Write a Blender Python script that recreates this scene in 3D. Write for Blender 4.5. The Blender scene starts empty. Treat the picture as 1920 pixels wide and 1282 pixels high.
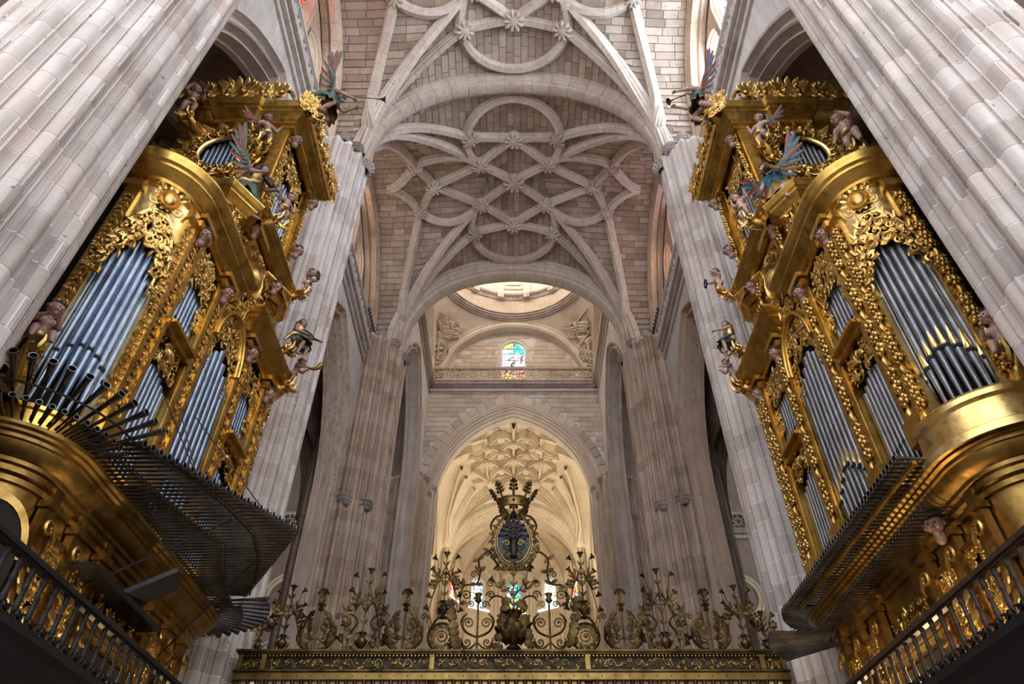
import bpy, bmesh, math, random
import numpy as np
from mathutils import Vector, Matrix

# ------------------------------------------------------------------ camera, sky, light, exposure
SC = bpy.context.scene
COL = SC.collection
cam_d = bpy.data.cameras.new('camera')
cam_d.sensor_width = 36.0
cam_d.lens = 1303.0 / 1920.0 * 36.0
cam_d.shift_x = -3.0 / 1920.0
cam_d.clip_end = 400
cam_o = bpy.data.objects.new('camera', cam_d)
cam_o.location = (0, 0, 1.6)
cam_o.rotation_euler = (math.radians(90 + 42.5), 0, 0)
COL.objects.link(cam_o)
SC.camera = cam_o

WLD = bpy.data.worlds.new('sky')
SC.world = WLD
WLD.use_nodes = True
_bg = WLD.node_tree.nodes['Background']
_bg.inputs[0].default_value = (0.96, 0.97, 1.0, 1)
_bg.inputs[1].default_value = 1.75
SC.view_settings.view_transform = 'Standard'
SC.view_settings.look = 'None'
SC.view_settings.gamma = 1.0
SC.view_settings.use_curve_mapping = False
SC.view_settings.exposure = 0.6
SC.cycles.use_denoising = True
SC.cycles.max_bounces = 6
SC.cycles.diffuse_bounces = 4
SC.cycles.use_adaptive_sampling = True
SC.cycles.adaptive_threshold = 0.06
SC.cycles.glossy_bounces = 3

def add_light(name, kind, loc, energy, color, size=1.0, target=None, spot=None):
    d = bpy.data.lights.new(name, kind)
    d.energy = energy; d.color = color
    if kind == 'AREA': d.size = size
    else: d.shadow_soft_size = size
    if spot: d.spot_size = math.radians(spot); d.spot_blend = 0.6
    o = bpy.data.objects.new(name, d); o.location = loc
    if target is not None:
        o.rotation_euler = (Vector(target) - Vector(loc)).to_track_quat('-Z', 'Y').to_euler()
    COL.objects.link(o)
    return o

# flood lamps of the chancel, standing on its cornice and out of sight behind the crossing arch
for _sx in (-1, 1):
    add_light('chancel_floodlight', 'SPOT', (_sx*4.6, 43.6, 21.5), 950, (1.0, 0.84, 0.62), 0.35, (-_sx*1.5, 50.5, 33), 130)
    add_light('chancel_floodlight', 'SPOT', (_sx*4.6, 51.5, 20.5), 700, (1.0, 0.84, 0.62), 0.35, (-_sx*2.0, 47, 33), 130)
add_light('apse_floodlight', 'POINT', (0, 57.2, 21.0), 240, (1.0, 0.84, 0.62), 0.4)

# ------------------------------------------------------------------ helpers
PI = math.pi
RNG = random.Random(7)

def V3(*a): return np.array(a, float)
def nrm(v):
    v = np.asarray(v, float); l = np.linalg.norm(v)
    return v / l if l > 1e-12 else v

class MB:
    """collects vertices and faces of one mesh"""
    def __init__(s): s.v = []; s.f = []
    def add(s, vs, fs):
        b = len(s.v)
        s.v.extend([tuple(map(float, q)) for q in vs])
        s.f.extend([tuple(b + i for i in q) for q in fs])
        return s
    def box(s, c, sz, ax=None):
        c = np.asarray(c, float); h = np.asarray(sz, float) / 2
        A = np.eye(3) if ax is None else np.asarray(ax, float)
        vs = [c + A[0]*h[0]*i + A[1]*h[1]*j + A[2]*h[2]*k for i in (-1, 1) for j in (-1, 1) for k in (-1, 1)]
        return s.add(vs, [(0,1,3,2),(4,6,7,5),(0,4,5,1),(2,3,7,6),(0,2,6,4),(1,5,7,3)])
    def tube(s, pts, rad, n=6, cap=True, flat=None):
        pts = [np.asarray(p, float) for p in pts]; m = len(pts)
        if not hasattr(rad, '__len__'): rad = [rad]*m
        if 3 <= m <= 9:      # round off coarse paths
            q, r = [], []
            for i in range(m-1):
                a, b, c, d = pts[max(i-1, 0)], pts[i], pts[i+1], pts[min(i+2, m-1)]
                for k in range(3):
                    t = k/3; q.append(0.5*(2*b+(c-a)*t+(2*a-5*b+4*c-d)*t*t+(3*b-3*c+d-a)*t**3)); r.append(rad[i]*(1-t)+rad[i+1]*t)
            pts, rad = q+[pts[-1]], r+[rad[-1]]; m = len(pts)
        T = [nrm(pts[min(i+1, m-1)] - pts[max(i-1, 0)]) for i in range(m)]
        a = V3(0, 0, 1) if abs(T[0][2]) < 0.9 else V3(1, 0, 0)
        N = nrm(np.cross(T[0], a)); vs = []
        for i in range(m):
            N = nrm(N - T[i]*np.dot(N, T[i])); B = np.cross(T[i], N)
            for k in range(n):
                q = 2*PI*k/n
                vs.append(pts[i] + rad[i]*(math.cos(q)*N + math.sin(q)*B))
        fs = [(i*n+k, i*n+(k+1) % n, (i+1)*n+(k+1) % n, (i+1)*n+k) for i in range(m-1) for k in range(n)]
        if cap: fs += [tuple(range(n))[::-1], tuple((m-1)*n+k for k in range(n))]
        return s.add(vs, fs)
    def lathe(s, prof, n=12, c=(0,0,0), ax=None, a0=0.0, a1=2*PI):
        """prof: (r, h); ax rows: x, y, up"""
        A = np.eye(3) if ax is None else np.asarray(ax, float); c = np.asarray(c, float)
        full = abs(a1-a0-2*PI) < 1e-6; nn = n if full else n+1; vs = []
        for r, h in prof:
            for k in range(nn):
                q = a0 + (a1-a0)*k/n
                vs.append(c + A[0]*r*math.cos(q) + A[1]*r*math.sin(q) + A[2]*h)
        m = len(prof); fs = []
        for i in range(m-1):
            for k in range(n):
                k2 = (k+1) % nn
                fs.append((i*nn+k, i*nn+k2, (i+1)*nn+k2, (i+1)*nn+k))
        return s.add(vs, fs)
    def grid(s, P, close_u=False):
        """P: rows x cols x 3"""
        P = np.asarray(P, float); m, n = P.shape[:2]
        fs = []
        for i in range(m-1):
            for k in range(n if close_u else n-1):
                k2 = (k+1) % n
                fs.append((i*n+k, i*n+k2, (i+1)*n+k2, (i+1)*n+k))
        return s.add(P.reshape(-1, 3), fs)
    def build(s, name, mat, parent=None, smooth=40, loc=None, **kw):
        me = bpy.data.meshes.new(name)
        me.from_pydata(s.v, [], s.f)
        return mk(name, me, mat, parent, smooth, loc, **kw)

def finish(me, mat, smooth):
    if mat is not None and not me.materials: me.materials.append(mat)
    if smooth:
        me.polygons.foreach_set('use_smooth', [True]*len(me.polygons))
        me.update()
        if smooth < 179: me.set_sharp_from_angle(angle=math.radians(smooth))
def mk(name, me, mat=None, parent=None, smooth=None, loc=None, **kw):
    finish(me, mat, smooth)
    o = bpy.data.objects.new(name, me)
    COL.objects.link(o)
    if parent is not None: o.parent = parent
    if loc is not None: o.location = loc
    for k, v in kw.items(): o[k] = v
    return o
def empty(name, loc=(0,0,0), **kw):
    o = bpy.data.objects.new(name, None); o.location = loc
    o.empty_display_size = 0.3
    COL.objects.link(o)
    for k, v in kw.items(): o[k] = v
    return o
def tag(o, label, cat, group=None, kind=None):
    o['label'] = label; o['category'] = cat
    if group: o['group'] = group
    if kind: o['kind'] = kind
    return o
def thing(name, label, cat, loc=(0,0,0), group=None, kind=None):
    return tag(empty(name, loc), label, cat, group, kind)

def sweep(mb, path, prof, ref, joints=None, closed=False):
    """sweep an open/closed 2-D profile (b, n) along a path; ref = normal direction(s) (n axis)"""
    path = [np.asarray(p, float) for p in path]; m = len(path); n = len(prof)
    secs = []
    for i in range(m):
        T = nrm(path[min(i+1, m-1)] - path[max(i-1, 0)])
        N = np.asarray(ref[i] if np.ndim(ref) == 2 else ref, float)
        N = nrm(N - T*np.dot(N, T)); B = np.cross(T, N)
        secs.append((path[i], B, N, T))
    rows = []
    acc = 0.0; nextj = joints if joints else None
    for i, (p, B, N, T) in enumerate(secs):
        if i: acc += np.linalg.norm(path[i] - path[i-1])
        rows.append([p + B*a + N*b for a, b in prof])
        if nextj and acc >= nextj and i < m-1:
            nextj += joints
            e = T*0.013
            rows.append([p + e*0.3 + B*a*0.955 + N*b*0.955 for a, b in prof])
            rows.append([p + e*1.4 + B*a*0.955 + N*b*0.955 for a, b in prof])
            rows.append([p + e*1.7 + B*a + N*b for a, b in prof])
    return mb.grid(rows, closed)

def plan_sweep(mb, path, prof, side=1, closed=False):
    """mitred moulding: path = plan points (x,y) ; prof = (out, z); out to the right of travel*side"""
    P = [np.asarray(p[:2], float) for p in path]; m = len(P); rows = []
    for i in range(m):
        if closed: a, b = P[(i-1) % m], P[(i+1) % m]
        else: a, b = P[max(i-1, 0)], P[min(i+1, m-1)]
        t1 = nrm(P[i]-a) if np.linalg.norm(P[i]-a) > 1e-9 else nrm(b-P[i])
        t2 = nrm(b-P[i]) if np.linalg.norm(b-P[i]) > 1e-9 else t1
        n1 = np.array([t1[1], -t1[0]])*side; n2 = np.array([t2[1], -t2[0]])*side
        nn = nrm(n1+n2); k = 1.0/max(0.35, float(np.dot(nn, n1)))
        rows.append([(P[i][0]+nn[0]*o*k, P[i][1]+nn[1]*o*k, z) for o, z in prof])
    if closed: rows.append(rows[0])
    return mb.grid(rows)

# ------------------------------------------------------------------ materials
def new_mat(name):
    m = bpy.data.materials.new(name); m.use_nodes = True
    nt = m.node_tree; b = nt.nodes['Principled BSDF']
    return m, nt, b
def N(nt, t, **kw):
    n = nt.nodes.new(t)
    for k, v in kw.items(): setattr(n, k, v)
    return n
def noise(nt, vec, scale, detail=4, rough=0.6):
    n = N(nt, 'ShaderNodeTexNoise'); n.inputs['Scale'].default_value = scale
    n.inputs['Detail'].default_value = detail; n.inputs['Roughness'].default_value = rough
    if vec is not None: nt.links.new(vec, n.inputs['Vector'])
    return n.outputs['Fac']
def ramp(nt, fac, stops):
    r = N(nt, 'ShaderNodeValToRGB'); e = r.color_ramp.elements
    while len(e) < len(stops): e.new(0.5)
    for x, (p, c) in zip(e, stops): x.position = p; x.color = (c[0], c[1], c[2], 1)
    nt.links.new(fac, r.inputs[0]); return r.outputs[0]
def mapping(nt, vec, sc):
    m = N(nt, 'ShaderNodeMapping'); m.inputs['Scale'].default_value = sc
    nt.links.new(vec, m.inputs['Vector']); return m.outputs[0]
def math_n(nt, op, a, b=None):
    m = N(nt, 'ShaderNodeMath', operation=op)
    for i, q in enumerate((a, b)):
        if q is None: continue
        if isinstance(q, (int, float)): m.inputs[i].default_value = q
        else: nt.links.new(q, m.inputs[i])
    return m.outputs[0]
def mixc(nt, fac, a, b, mode='MIX'):
    m = N(nt, 'ShaderNodeMix', data_type='RGBA', blend_type=mode)
    for s, q in ((m.inputs[0], fac), (m.inputs[6], a), (m.inputs[7], b)):
        if isinstance(q, (int, float)): s.default_value = q
        elif isinstance(q, tuple): s.default_value = (q[0], q[1], q[2], 1)
        else: nt.links.new(q, s)
    return m.outputs[2]
def bump(nt, b, h, strength, dist=0.02):
    n = N(nt, 'ShaderNodeBump'); n.inputs['Strength'].default_value = strength
    n.inputs['Distance'].default_value = dist
    nt.links.new(h, n.inputs['Height']); nt.links.new(n.outputs[0], b.inputs['Normal'])

def stone(name, cols, vary=0.16, streak=0.35, rough=0.85, pits=True, hue=None, island=False):
    m, nt, b = new_mat(name)
    g = N(nt, 'ShaderNodeNewGeometry'); oi = N(nt, 'ShaderNodeObjectInfo')
    pos = g.outputs['Position']
    rnd = math_n(nt, 'FRACT', math_n(nt, 'ADD', oi.outputs['Random'], g.outputs['Random Per Island'])) if island else oi.outputs['Random']
    base = ramp(nt, math_n(nt, 'ADD', math_n(nt, 'MULTIPLY', noise(nt, pos, 0.9, 4), 0.75), math_n(nt, 'MULTIPLY', rnd, 0.28)),
                [(0.30, cols[0]), (0.48, cols[1]), (0.66, cols[2])])
    st = noise(nt, mapping(nt, pos, (5.0, 5.0, 0.45)), 1.0, 4, 0.65)
    dark = ramp(nt, st, [(0.35, (1-streak,)*3), (0.62, (1, 1, 1))])
    col = mixc(nt, 1.0, base, dark, 'MULTIPLY')
    val = math_n(nt, 'ADD', math_n(nt, 'MULTIPLY', rnd, vary*2), 1-vary)
    hs = N(nt, 'ShaderNodeHueSaturation'); nt.links.new(val, hs.inputs['Value']); nt.links.new(col, hs.inputs['Color'])
    col = hs.outputs[0]
    if hue:   # some stones are of another colour
        r2 = math_n(nt, 'FRACT', math_n(nt, 'MULTIPLY', rnd, 7.31))
        mk_ = ramp(nt, r2, [(0.62, (0, 0, 0)), (0.9, (1, 1, 1))])
        col = mixc(nt, math_n(nt, 'MULTIPLY', mk_, 0.75), col, mixc(nt, 0.62, col, hue))
    if pits:
        vo = N(nt, 'ShaderNodeTexNoise'); vo.inputs['Scale'].default_value = 6.0; vo.inputs['Detail'].default_value = 2
        nt.links.new(pos, vo.inputs['Vector'])
        sp = ramp(nt, vo.outputs['Fac'], [(0.245, (0.45, 0.38, 0.33)), (0.285, (1, 1, 1))])
        col = mixc(nt, 1.0, col, sp, 'MULTIPLY')
    nt.links.new(col, b.inputs['Base Color'])
    b.inputs['Roughness'].default_value = rough
    b.inputs['Specular IOR Level'].default_value = 0.25
    bump(nt, b, noise(nt, pos, 9, 4, 0.7), 0.35, 0.03)
    return m
def plain(name, col, rough=0.6, metal=0.0, var=0.25, scale=6.0, bmp=0.2):
    m, nt, b = new_mat(name)
    g = N(nt, 'ShaderNodeNewGeometry'); f = noise(nt, g.outputs['Position'], scale, 4)
    c = ramp(nt, f, [(0.3, tuple(x*(1-var) for x in col)), (0.7, tuple(min(1, x*(1+var*0.6)) for x in col))])
    nt.links.new(c, b.inputs['Base Color'])
    b.inputs['Roughness'].default_value = rough; b.inputs['Metallic'].default_value = metal
    if bmp: bump(nt, b, noise(nt, g.outputs['Position'], scale*5, 3), bmp, 0.01)
    return m
def gilt(name, hi, lo, rough=0.28, patina=0.5, metal=1.0):
    m, nt, b = new_mat(name)
    g = N(nt, 'ShaderNodeNewGeometry'); pos = g.outputs['Position']
    f = noise(nt, pos, 2.4, 6, 0.65)
    c = ramp(nt, f, [(0.32, lo), (0.62, hi)])
    nt.links.new(c, b.inputs['Base Color'])
    r = N(nt, 'ShaderNodeMapRange'); nt.links.new(noise(nt, pos, 7, 4), r.inputs[0])
    r.inputs[1].default_value = 0.3; r.inputs[2].default_value = 0.7
    r.inputs[3].default_value = rough; r.inputs[4].default_value = rough+0.22
    nt.links.new(r.outputs[0], b.inputs['Roughness'])
    b.inputs['Metallic'].default_value = metal
    bump(nt, b, noise(nt, pos, 8, 3, 0.5), 0.22, 0.012)
    return m
def stained(name, seed, strength, palette, scale):
    """leaded glass with the daylight behind it"""
    m, nt, b = new_mat(name)
    g = N(nt, 'ShaderNodeNewGeometry'); pos = mapping(nt, g.outputs['Position'], (1, 1, 0.8))
    ad = N(nt, 'ShaderNodeVectorMath', operation='ADD'); nt.links.new(pos, ad.inputs[0]); ad.inputs[1].default_value = (seed*3.1, seed*1.7, seed)
    vo = N(nt, 'ShaderNodeTexVoronoi'); vo.inputs['Scale'].default_value = scale; nt.links.new(ad.outputs[0], vo.inputs['Vector'])
    big = N(nt, 'ShaderNodeTexVoronoi'); big.inputs['Scale'].default_value = scale*0.33; nt.links.new(ad.outputs[0], big.inputs['Vector'])
    s1 = N(nt, 'ShaderNodeSeparateColor'); nt.links.new(vo.outputs['Color'], s1.inputs[0])
    s2 = N(nt, 'ShaderNodeSeparateColor'); nt.links.new(big.outputs['Color'], s2.inputs[0])
    k = math_n(nt, 'ADD', math_n(nt, 'MULTIPLY', s1.outputs[0], 0.45), math_n(nt, 'MULTIPLY', s2.outputs[0], 0.55))
    r = N(nt, 'ShaderNodeValToRGB'); r.color_ramp.interpolation = 'CONSTANT'; e = r.color_ramp.elements
    while len(e) < len(palette): e.new(0.5)
    for x, (p, c) in zip(e, palette): x.position = p; x.color = (c[0], c[1], c[2], 1)
    nt.links.new(k, r.inputs[0])
    ed = N(nt, 'ShaderNodeTexVoronoi', feature='DISTANCE_TO_EDGE'); ed.inputs['Scale'].default_value = scale; nt.links.new(ad.outputs[0], ed.inputs['Vector'])
    lead = math_n(nt, 'GREATER_THAN', ed.outputs['Distance'], 0.055)
    nt.links.new(r.outputs[0], b.inputs['Emission Color'])
    nt.links.new(math_n(nt, 'MULTIPLY', lead, strength), b.inputs['Emission Strength'])
    b.inputs['Base Color'].default_value = (0.02, 0.02, 0.03, 1); b.inputs['Roughness'].default_value = 0.25
    return m

M = {}
M['pier'] = stone('pier_limestone', [(0.46, 0.39, 0.37), (0.56, 0.50, 0.47), (0.63, 0.58, 0.56)], 0.05, 0.22, hue=(0.57, 0.45, 0.40))
M['pier_dark'] = stone('crossing_limestone', [(0.44, 0.315, 0.235), (0.54, 0.415, 0.325), (0.61, 0.49, 0.405)], 0.03, 0.36, hue=(0.54, 0.41, 0.33))
M['mortar'] = plain('lime_mortar', (0.74, 0.71, 0.70), 0.9, 0, 0.12, 3)
M['mortar_warm'] = plain('warm_lime_mortar', (0.60, 0.50, 0.43), 0.9, 0, 0.12, 3)
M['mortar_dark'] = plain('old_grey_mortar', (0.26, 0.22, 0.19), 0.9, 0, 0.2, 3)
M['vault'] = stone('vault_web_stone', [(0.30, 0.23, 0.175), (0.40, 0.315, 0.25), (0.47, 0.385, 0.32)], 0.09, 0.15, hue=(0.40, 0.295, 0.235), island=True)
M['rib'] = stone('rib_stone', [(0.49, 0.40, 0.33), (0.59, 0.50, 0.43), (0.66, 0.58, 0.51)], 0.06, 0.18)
M['wall'] = stone('pale_wall_stone', [(0.52, 0.47, 0.45), (0.62, 0.58, 0.56), (0.68, 0.65, 0.63)], 0.05, 0.16)
M['moulding'] = stone('moulding_stone', [(0.42, 0.34, 0.30), (0.52, 0.45, 0.41), (0.60, 0.54, 0.50)], 0.06, 0.25)
M['jamb'] = stone('warm_stone_with_glow', [(0.52, 0.37, 0.26), (0.62, 0.47, 0.35), (0.69, 0.55, 0.43)], 0.05, 0.16)  # warm stone, its orange tint also holding the glow of the glass
M['ashlar'] = stone('grey_ashlar', [(0.45, 0.38, 0.34), (0.55, 0.48, 0.43), (0.63, 0.57, 0.52)], 0.10, 0.12, pits=False, hue=(0.56, 0.44, 0.36), island=True)
M['dome'] = stone('dome_stone', [(0.52, 0.42, 0.33), (0.62, 0.53, 0.44), (0.70, 0.62, 0.53)], 0.05, 0.10, pits=False)
M['chancel'] = stone('chancel_stone', [(0.60, 0.49, 0.35), (0.70, 0.60, 0.45), (0.78, 0.69, 0.55)], 0.05, 0.08, pits=False)
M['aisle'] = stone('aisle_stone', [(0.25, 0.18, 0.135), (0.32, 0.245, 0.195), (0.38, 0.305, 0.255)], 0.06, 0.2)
M['capital'] = stone('capital_stone', [(0.28, 0.24, 0.21), (0.40, 0.35, 0.31), (0.52, 0.47, 0.43)], 0.05, 0.2)
M['floor'] = stone('floor_stone', [(0.30, 0.24, 0.21), (0.40, 0.34, 0.30), (0.48, 0.42, 0.38)], 0.08, 0.1)
M['gold'] = gilt('gilded_wood', (0.74, 0.48, 0.13), (0.44, 0.25, 0.05), 0.24)
M['gold_carved'] = gilt('gilded_carving', (0.78, 0.53, 0.18), (0.42, 0.24, 0.06), 0.28)
M['gold_dark'] = gilt('dark_gilding_with_shade', (0.46, 0.29, 0.09), (0.20, 0.11, 0.03), 0.34)  # darker gilding; on the lower cases the tone stands in for shade
M['gold_pale'] = gilt('pale_gold_leaf', (0.82, 0.62, 0.28), (0.64, 0.43, 0.14), 0.20)
M['pipe'] = gilt('tin_pipe_metal', (0.25, 0.31, 0.41), (0.14, 0.175, 0.25), 0.27)
M['pipe_dark'] = gilt('aged_pipe_metal', (0.22, 0.225, 0.25), (0.12, 0.125, 0.14), 0.32)
M['reed'] = gilt('dark_reed_pipe_metal', (0.115, 0.11, 0.115), (0.05, 0.047, 0.05), 0.36)
M['bore'] = plain('pipe_bore', (0.012, 0.012, 0.014), 0.9, 0, 0.1, 5, 0)
M['rim'] = gilt('pipe_rim', (0.24, 0.24, 0.26), (0.12, 0.12, 0.14), 0.35)
M['void'] = plain('organ_interior_shade', (0.02, 0.016, 0.012), 0.95, 0, 0.2, 4, 0)  # near-black colour stands in for the shade inside the organ openings
M['wood_dark'] = plain('dark_walnut', (0.011, 0.008, 0.009), 0.6, 0, 0.4, 8)
M['wood_brown'] = plain('brown_walnut', (0.055, 0.028, 0.016), 0.55, 0, 0.35, 8)
M['iron_gilt'] = gilt('parcel_gilt_iron', (0.17, 0.115, 0.045), (0.028, 0.020, 0.014), 0.42)
M['iron'] = plain('wrought_iron', (0.035, 0.03, 0.028), 0.5, 0.6, 0.3, 10)
M['brass'] = gilt('frieze_gilding', (0.34, 0.23, 0.08), (0.18, 0.12, 0.04), 0.38)
M['shield_blue'] = plain('blue_shield_enamel', (0.012, 0.024, 0.040), 0.5, 0.0, 0.3, 3)
M['flesh'] = plain('painted_flesh', (0.30, 0.175, 0.14), 0.42, 0, 0.25, 5, 0.08)
M['flesh_pale'] = plain('pale_painted_flesh', (0.46, 0.30, 0.25), 0.42, 0, 0.2, 5, 0.08)
M['hair'] = plain('painted_brown_hair', (0.045, 0.025, 0.018), 0.6, 0, 0.4, 20, 0.5)
M['eye'] = plain('painted_eye', (0.012, 0.010, 0.010), 0.3, 0, 0.1, 5, 0)
M['lips'] = plain('painted_lips', (0.38, 0.09, 0.07), 0.5, 0, 0.1, 5, 0)
M['robe_green'] = plain('painted_green_robe', (0.055, 0.11, 0.085), 0.45, 0, 0.5, 5)
M['robe_blue'] = plain('painted_blue_robe', (0.035, 0.16, 0.28), 0.4, 0, 0.4, 5)
M['robe_gold'] = gilt('painted_gold_robe', (0.66, 0.50, 0.22), (0.28, 0.20, 0.09), 0.36)
M['feather_red'] = plain('painted_red_feathers', (0.26, 0.075, 0.05), 0.5, 0, 0.45, 8)
M['feather_green'] = plain('painted_green_feathers', (0.11, 0.14, 0.11), 0.5, 0, 0.45, 8)
M['feather_blue'] = plain('painted_blue_feathers', (0.06, 0.12, 0.20), 0.5, 0, 0.45, 8)
M['black'] = plain('black_plastic', (0.015, 0.015, 0.018), 0.4, 0, 0.2, 5, 0)
_W = (1.0, 1.0, 1.0)
PAL_NAVE = [(0.0, (0.05, 0.12, 0.55)), (0.26, (0.08, 0.25, 0.80)), (0.36, (1, 0.9, 0.7)), (0.45, (0.80, 0.08, 0.03)), (0.50, (1, 0.80, 0.40)), (0.57, (1.0, 0.50, 0.05)), (0.64, (1, 0.92, 0.75)), (0.78, (0.05, 0.40, 0.20)), (0.86, (0.10, 0.30, 0.85))]
PAL_WHITE = [(0.0, (0.25, 0.45, 0.9)), (0.22, (0.85, 0.92, 1)), (0.48, _W), (0.62, (1.0, 0.75, 0.25)), (0.72, _W), (0.86, (0.9, 0.2, 0.12))]
PAL_RED = [(0.0, (0.9, 0.05, 0.03)), (0.30, (1.0, 0.35, 0.02)), (0.42, _W), (0.60, (0.9, 0.06, 0.03)), (0.75, (0.10, 0.5, 0.75)), (0.86, _W)]
PAL_BLUE = [(0.0, (0.02, 0.25, 0.7)), (0.30, (0.02, 0.5, 0.8)), (0.45, (1.0, 0.7, 0.05)), (0.58, _W), (0.72, (0.05, 0.2, 0.5)), (0.86, (0.9, 0.1, 0.3))]
M['glass_nave'] = stained('stained_glass_clerestory', 1.3, 4.2, PAL_NAVE, 3.4)
M['glass_apse'] = stained('stained_glass_apse', 9.1, 1.9, [(0.0, (0.3, 0.55, 0.9)), (0.2, (1, 0.95, 0.8)), (0.42, (0.9, 0.95, 1)), (0.58, (1.0, 0.72, 0.25)), (0.68, (0.75, 0.85, 1)), (0.84, (0.85, 0.25, 0.15))], 4.0)
M['glass_sky'] = stained('pale_blue_sky_glass', 8.3, 18.0, [(0.0, (0.35, 0.6, 1.0)), (0.25, (0.86, 0.93, 1)), (0.75, (0.8, 0.9, 1)), (0.88, (0.25, 0.5, 1.0))], 3.0)
M['glass_drum'] = stained('clear_leaded_glass', 6.3, 60.0, [(0.0, (1, 0.9, 0.78)), (0.4, (1, 0.95, 0.88)), (0.7, (1, 0.88, 0.72))], 3.0)
M['glass_red'] = stained('stained_glass_fiery', 2.9, 2.0, PAL_RED, 3.6)
M['glass_white'] = stained('stained_glass_pale', 4.1, 3.2, PAL_WHITE, 3.4)
M['glass_blue'] = stained('stained_glass_blue_gold', 5.7, 1.7, PAL_BLUE, 3.8)
# ------------------------------------------------------------------ the building: floor, piers, vaults, walls
def struct(name, mb, mat, label, cat, parent=None, smooth=40, **kw):
    o = mb.build(name, mat, parent, smooth, kind='structure', **kw)
    o['label'] = label; o['category'] = cat
    return o
def struct_e(name, label, cat, loc=(0,0,0)):
    return thing(name, label, cat, loc, None, 'structure')

_f = MB().box((0, 27, -0.15), (44, 82, 0.3))
struct('floor', _f, M['floor'], 'worn stone slab floor running the length of the church', 'floor')

_w = struct_e('wall_west', 'unseen stone wall added to close and shade the choir behind the viewer', 'wall')
MB().box((0, -6.2, 4.2), (15, 0.5, 8.4)).build('wall_face', M['wall'], _w, None)  # unseen wall added to keep low light off the organ cases
BASE = 26.2
P1Y, P2Y, P3Y, P4Y = 5.65, 16.05, 27.9, 41.3

# ---- clustered piers, each built of fluted ashlar blocks
def pier_profile(R, units, sub):
    pts = []
    for u in range(units):
        a0 = 2*PI*u/units; w = 2*PI/units
        big = 0.095 if u % 2 == 0 else 0.055
        seq = [(0.00, 1.0), (0.06, 1.0), (0.07, 0.965), (0.16, 0.935), (0.25, 0.93), (0.34, 0.95), (0.35, 0.985), (0.40, 0.985), (0.41, 0.96)]
        n = 7
        for k in range(n):
            t = k/(n-1); seq.append((0.43+0.54*t, 0.965 + big*math.sin(PI*t)**0.75))
        seq.append((0.985, 0.965))
        for t, r in seq: pts.append((a0 + w*t, R*r))
    return pts
def make_pier(cx, cy, R, units, label, z1=BASE, course=0.52, nb=6, mat='pier', seed=1, z0=0.0, group=None):
    pier = struct_e('pier', label, 'pier', (cx, cy, 0))
    prof = pier_profile(R, units, 1); n = len(prof)
    rg = random.Random(seed)
    core = MB()
    dk = mat != 'pier'
    co_ = 0.004 if dk else 0.007
    rows = [[((r-co_)*math.cos(a), (r-co_)*math.sin(a), z) for a, r in prof] for z in (z0, z1)]
    core.grid(rows, True)
    core.build('mortar_core', M['mortar' if mat == 'pier' else 'mortar_warm'], pier, 30)
    variants = []
    g = (0.012 if dk else 0.024)/R
    for v in range(2):
        cuts = sorted(int((k + (0.5 if v else 0.0) + rg.uniform(-0.12, 0.12) + 0.13)*n/nb) for k in range(nb))
        ms = []
        for k in range(nb):
            i0 = cuts[k]; i1 = cuts[(k+1) % nb] + (n if k == nb-1 else 0)
            idx = range(i0, i1+1)
            pp = [(prof[i % n][0] + (2*PI if i >= n else 0), prof[i % n][1]) for i in idx]
            a_in0, a_in1 = pp[0][0]+g/2, pp[-1][0]-g/2
            pp = [(min(max(a, a_in0), a_in1), r) for a, r in pp]
            mb = MB(); m = len(pp); h = course-(0.012 if dk else 0.024)
            for z in (0, h): mb.v.extend([(r*math.cos(a), r*math.sin(a), z) for a, r in pp])
            for z in (0, h): mb.v.extend([((r-0.05)*math.cos(a), (r-0.05)*math.sin(a), z) for a, r in pp])
            for i in range(m-1):
                mb.f.append((i, i+1, m+i+1, m+i))
                mb.f.append((i+1, i, 2*m+i, 2*m+i+1))
                mb.f.append((m+i, m+i+1, 3*m+i+1, 3*m+i))
            mb.f.append((0, m, 3*m, 2*m)); mb.f.append((m-1, 3*m-1, 4*m-1, 2*m-1))
            me = bpy.data.meshes.new('stone_block'); me.from_pydata(mb.v, [], mb.f); finish(me, M[mat], 30)
            ms.append(me)
        variants.append(ms)
    nc = int((z1-z0)/course)
    for c in range(nc):
        for me in variants[c % 2]:
            mk('stone_block', me, None, pier, None, (0, 0, z0 + c*course + 0.010))
    return pier
def capital(pier, cx, cy, ang, R, z, w=0.34, h=0.42, mat='capital'):
    """little leaf capital where a shaft ends; in the pier's own coordinates"""
    mb = MB(); e = V3(math.cos(ang), math.sin(ang), 0); s = V3(-e[1], e[0], 0)
    c = e*R + V3(0, 0, z)
    mb.lathe([(w*0.62, 0), (w*0.70, 0.03), (w*0.62, 0.06), (w*0.66, h*0.5), (w*0.9, h*0.85), (w*0.98, h*0.9), (w*0.98, h), (0.02, h)], 12, c)
    for row in range(2):
        for k in range(7):
            q = ang + (k-3+0.5*row)*0.42
            d = V3(math.cos(q), math.sin(q), 0)
            p0 = c + d*w*0.64 + V3(0, 0, 0.06+row*h*0.36); p1 = c + d*w*0.86 + V3(0, 0, 0.06+(row+0.75)*h*0.42); p2 = c + d*w*1.08 + V3(0, 0, 0.03+(row+0.7)*h*0.42)
            mb.tube([p0, p1, p2], [0.05, 0.075, 0.045], 5)
    return mb.build('capital', M[mat], pier, 50)

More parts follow.
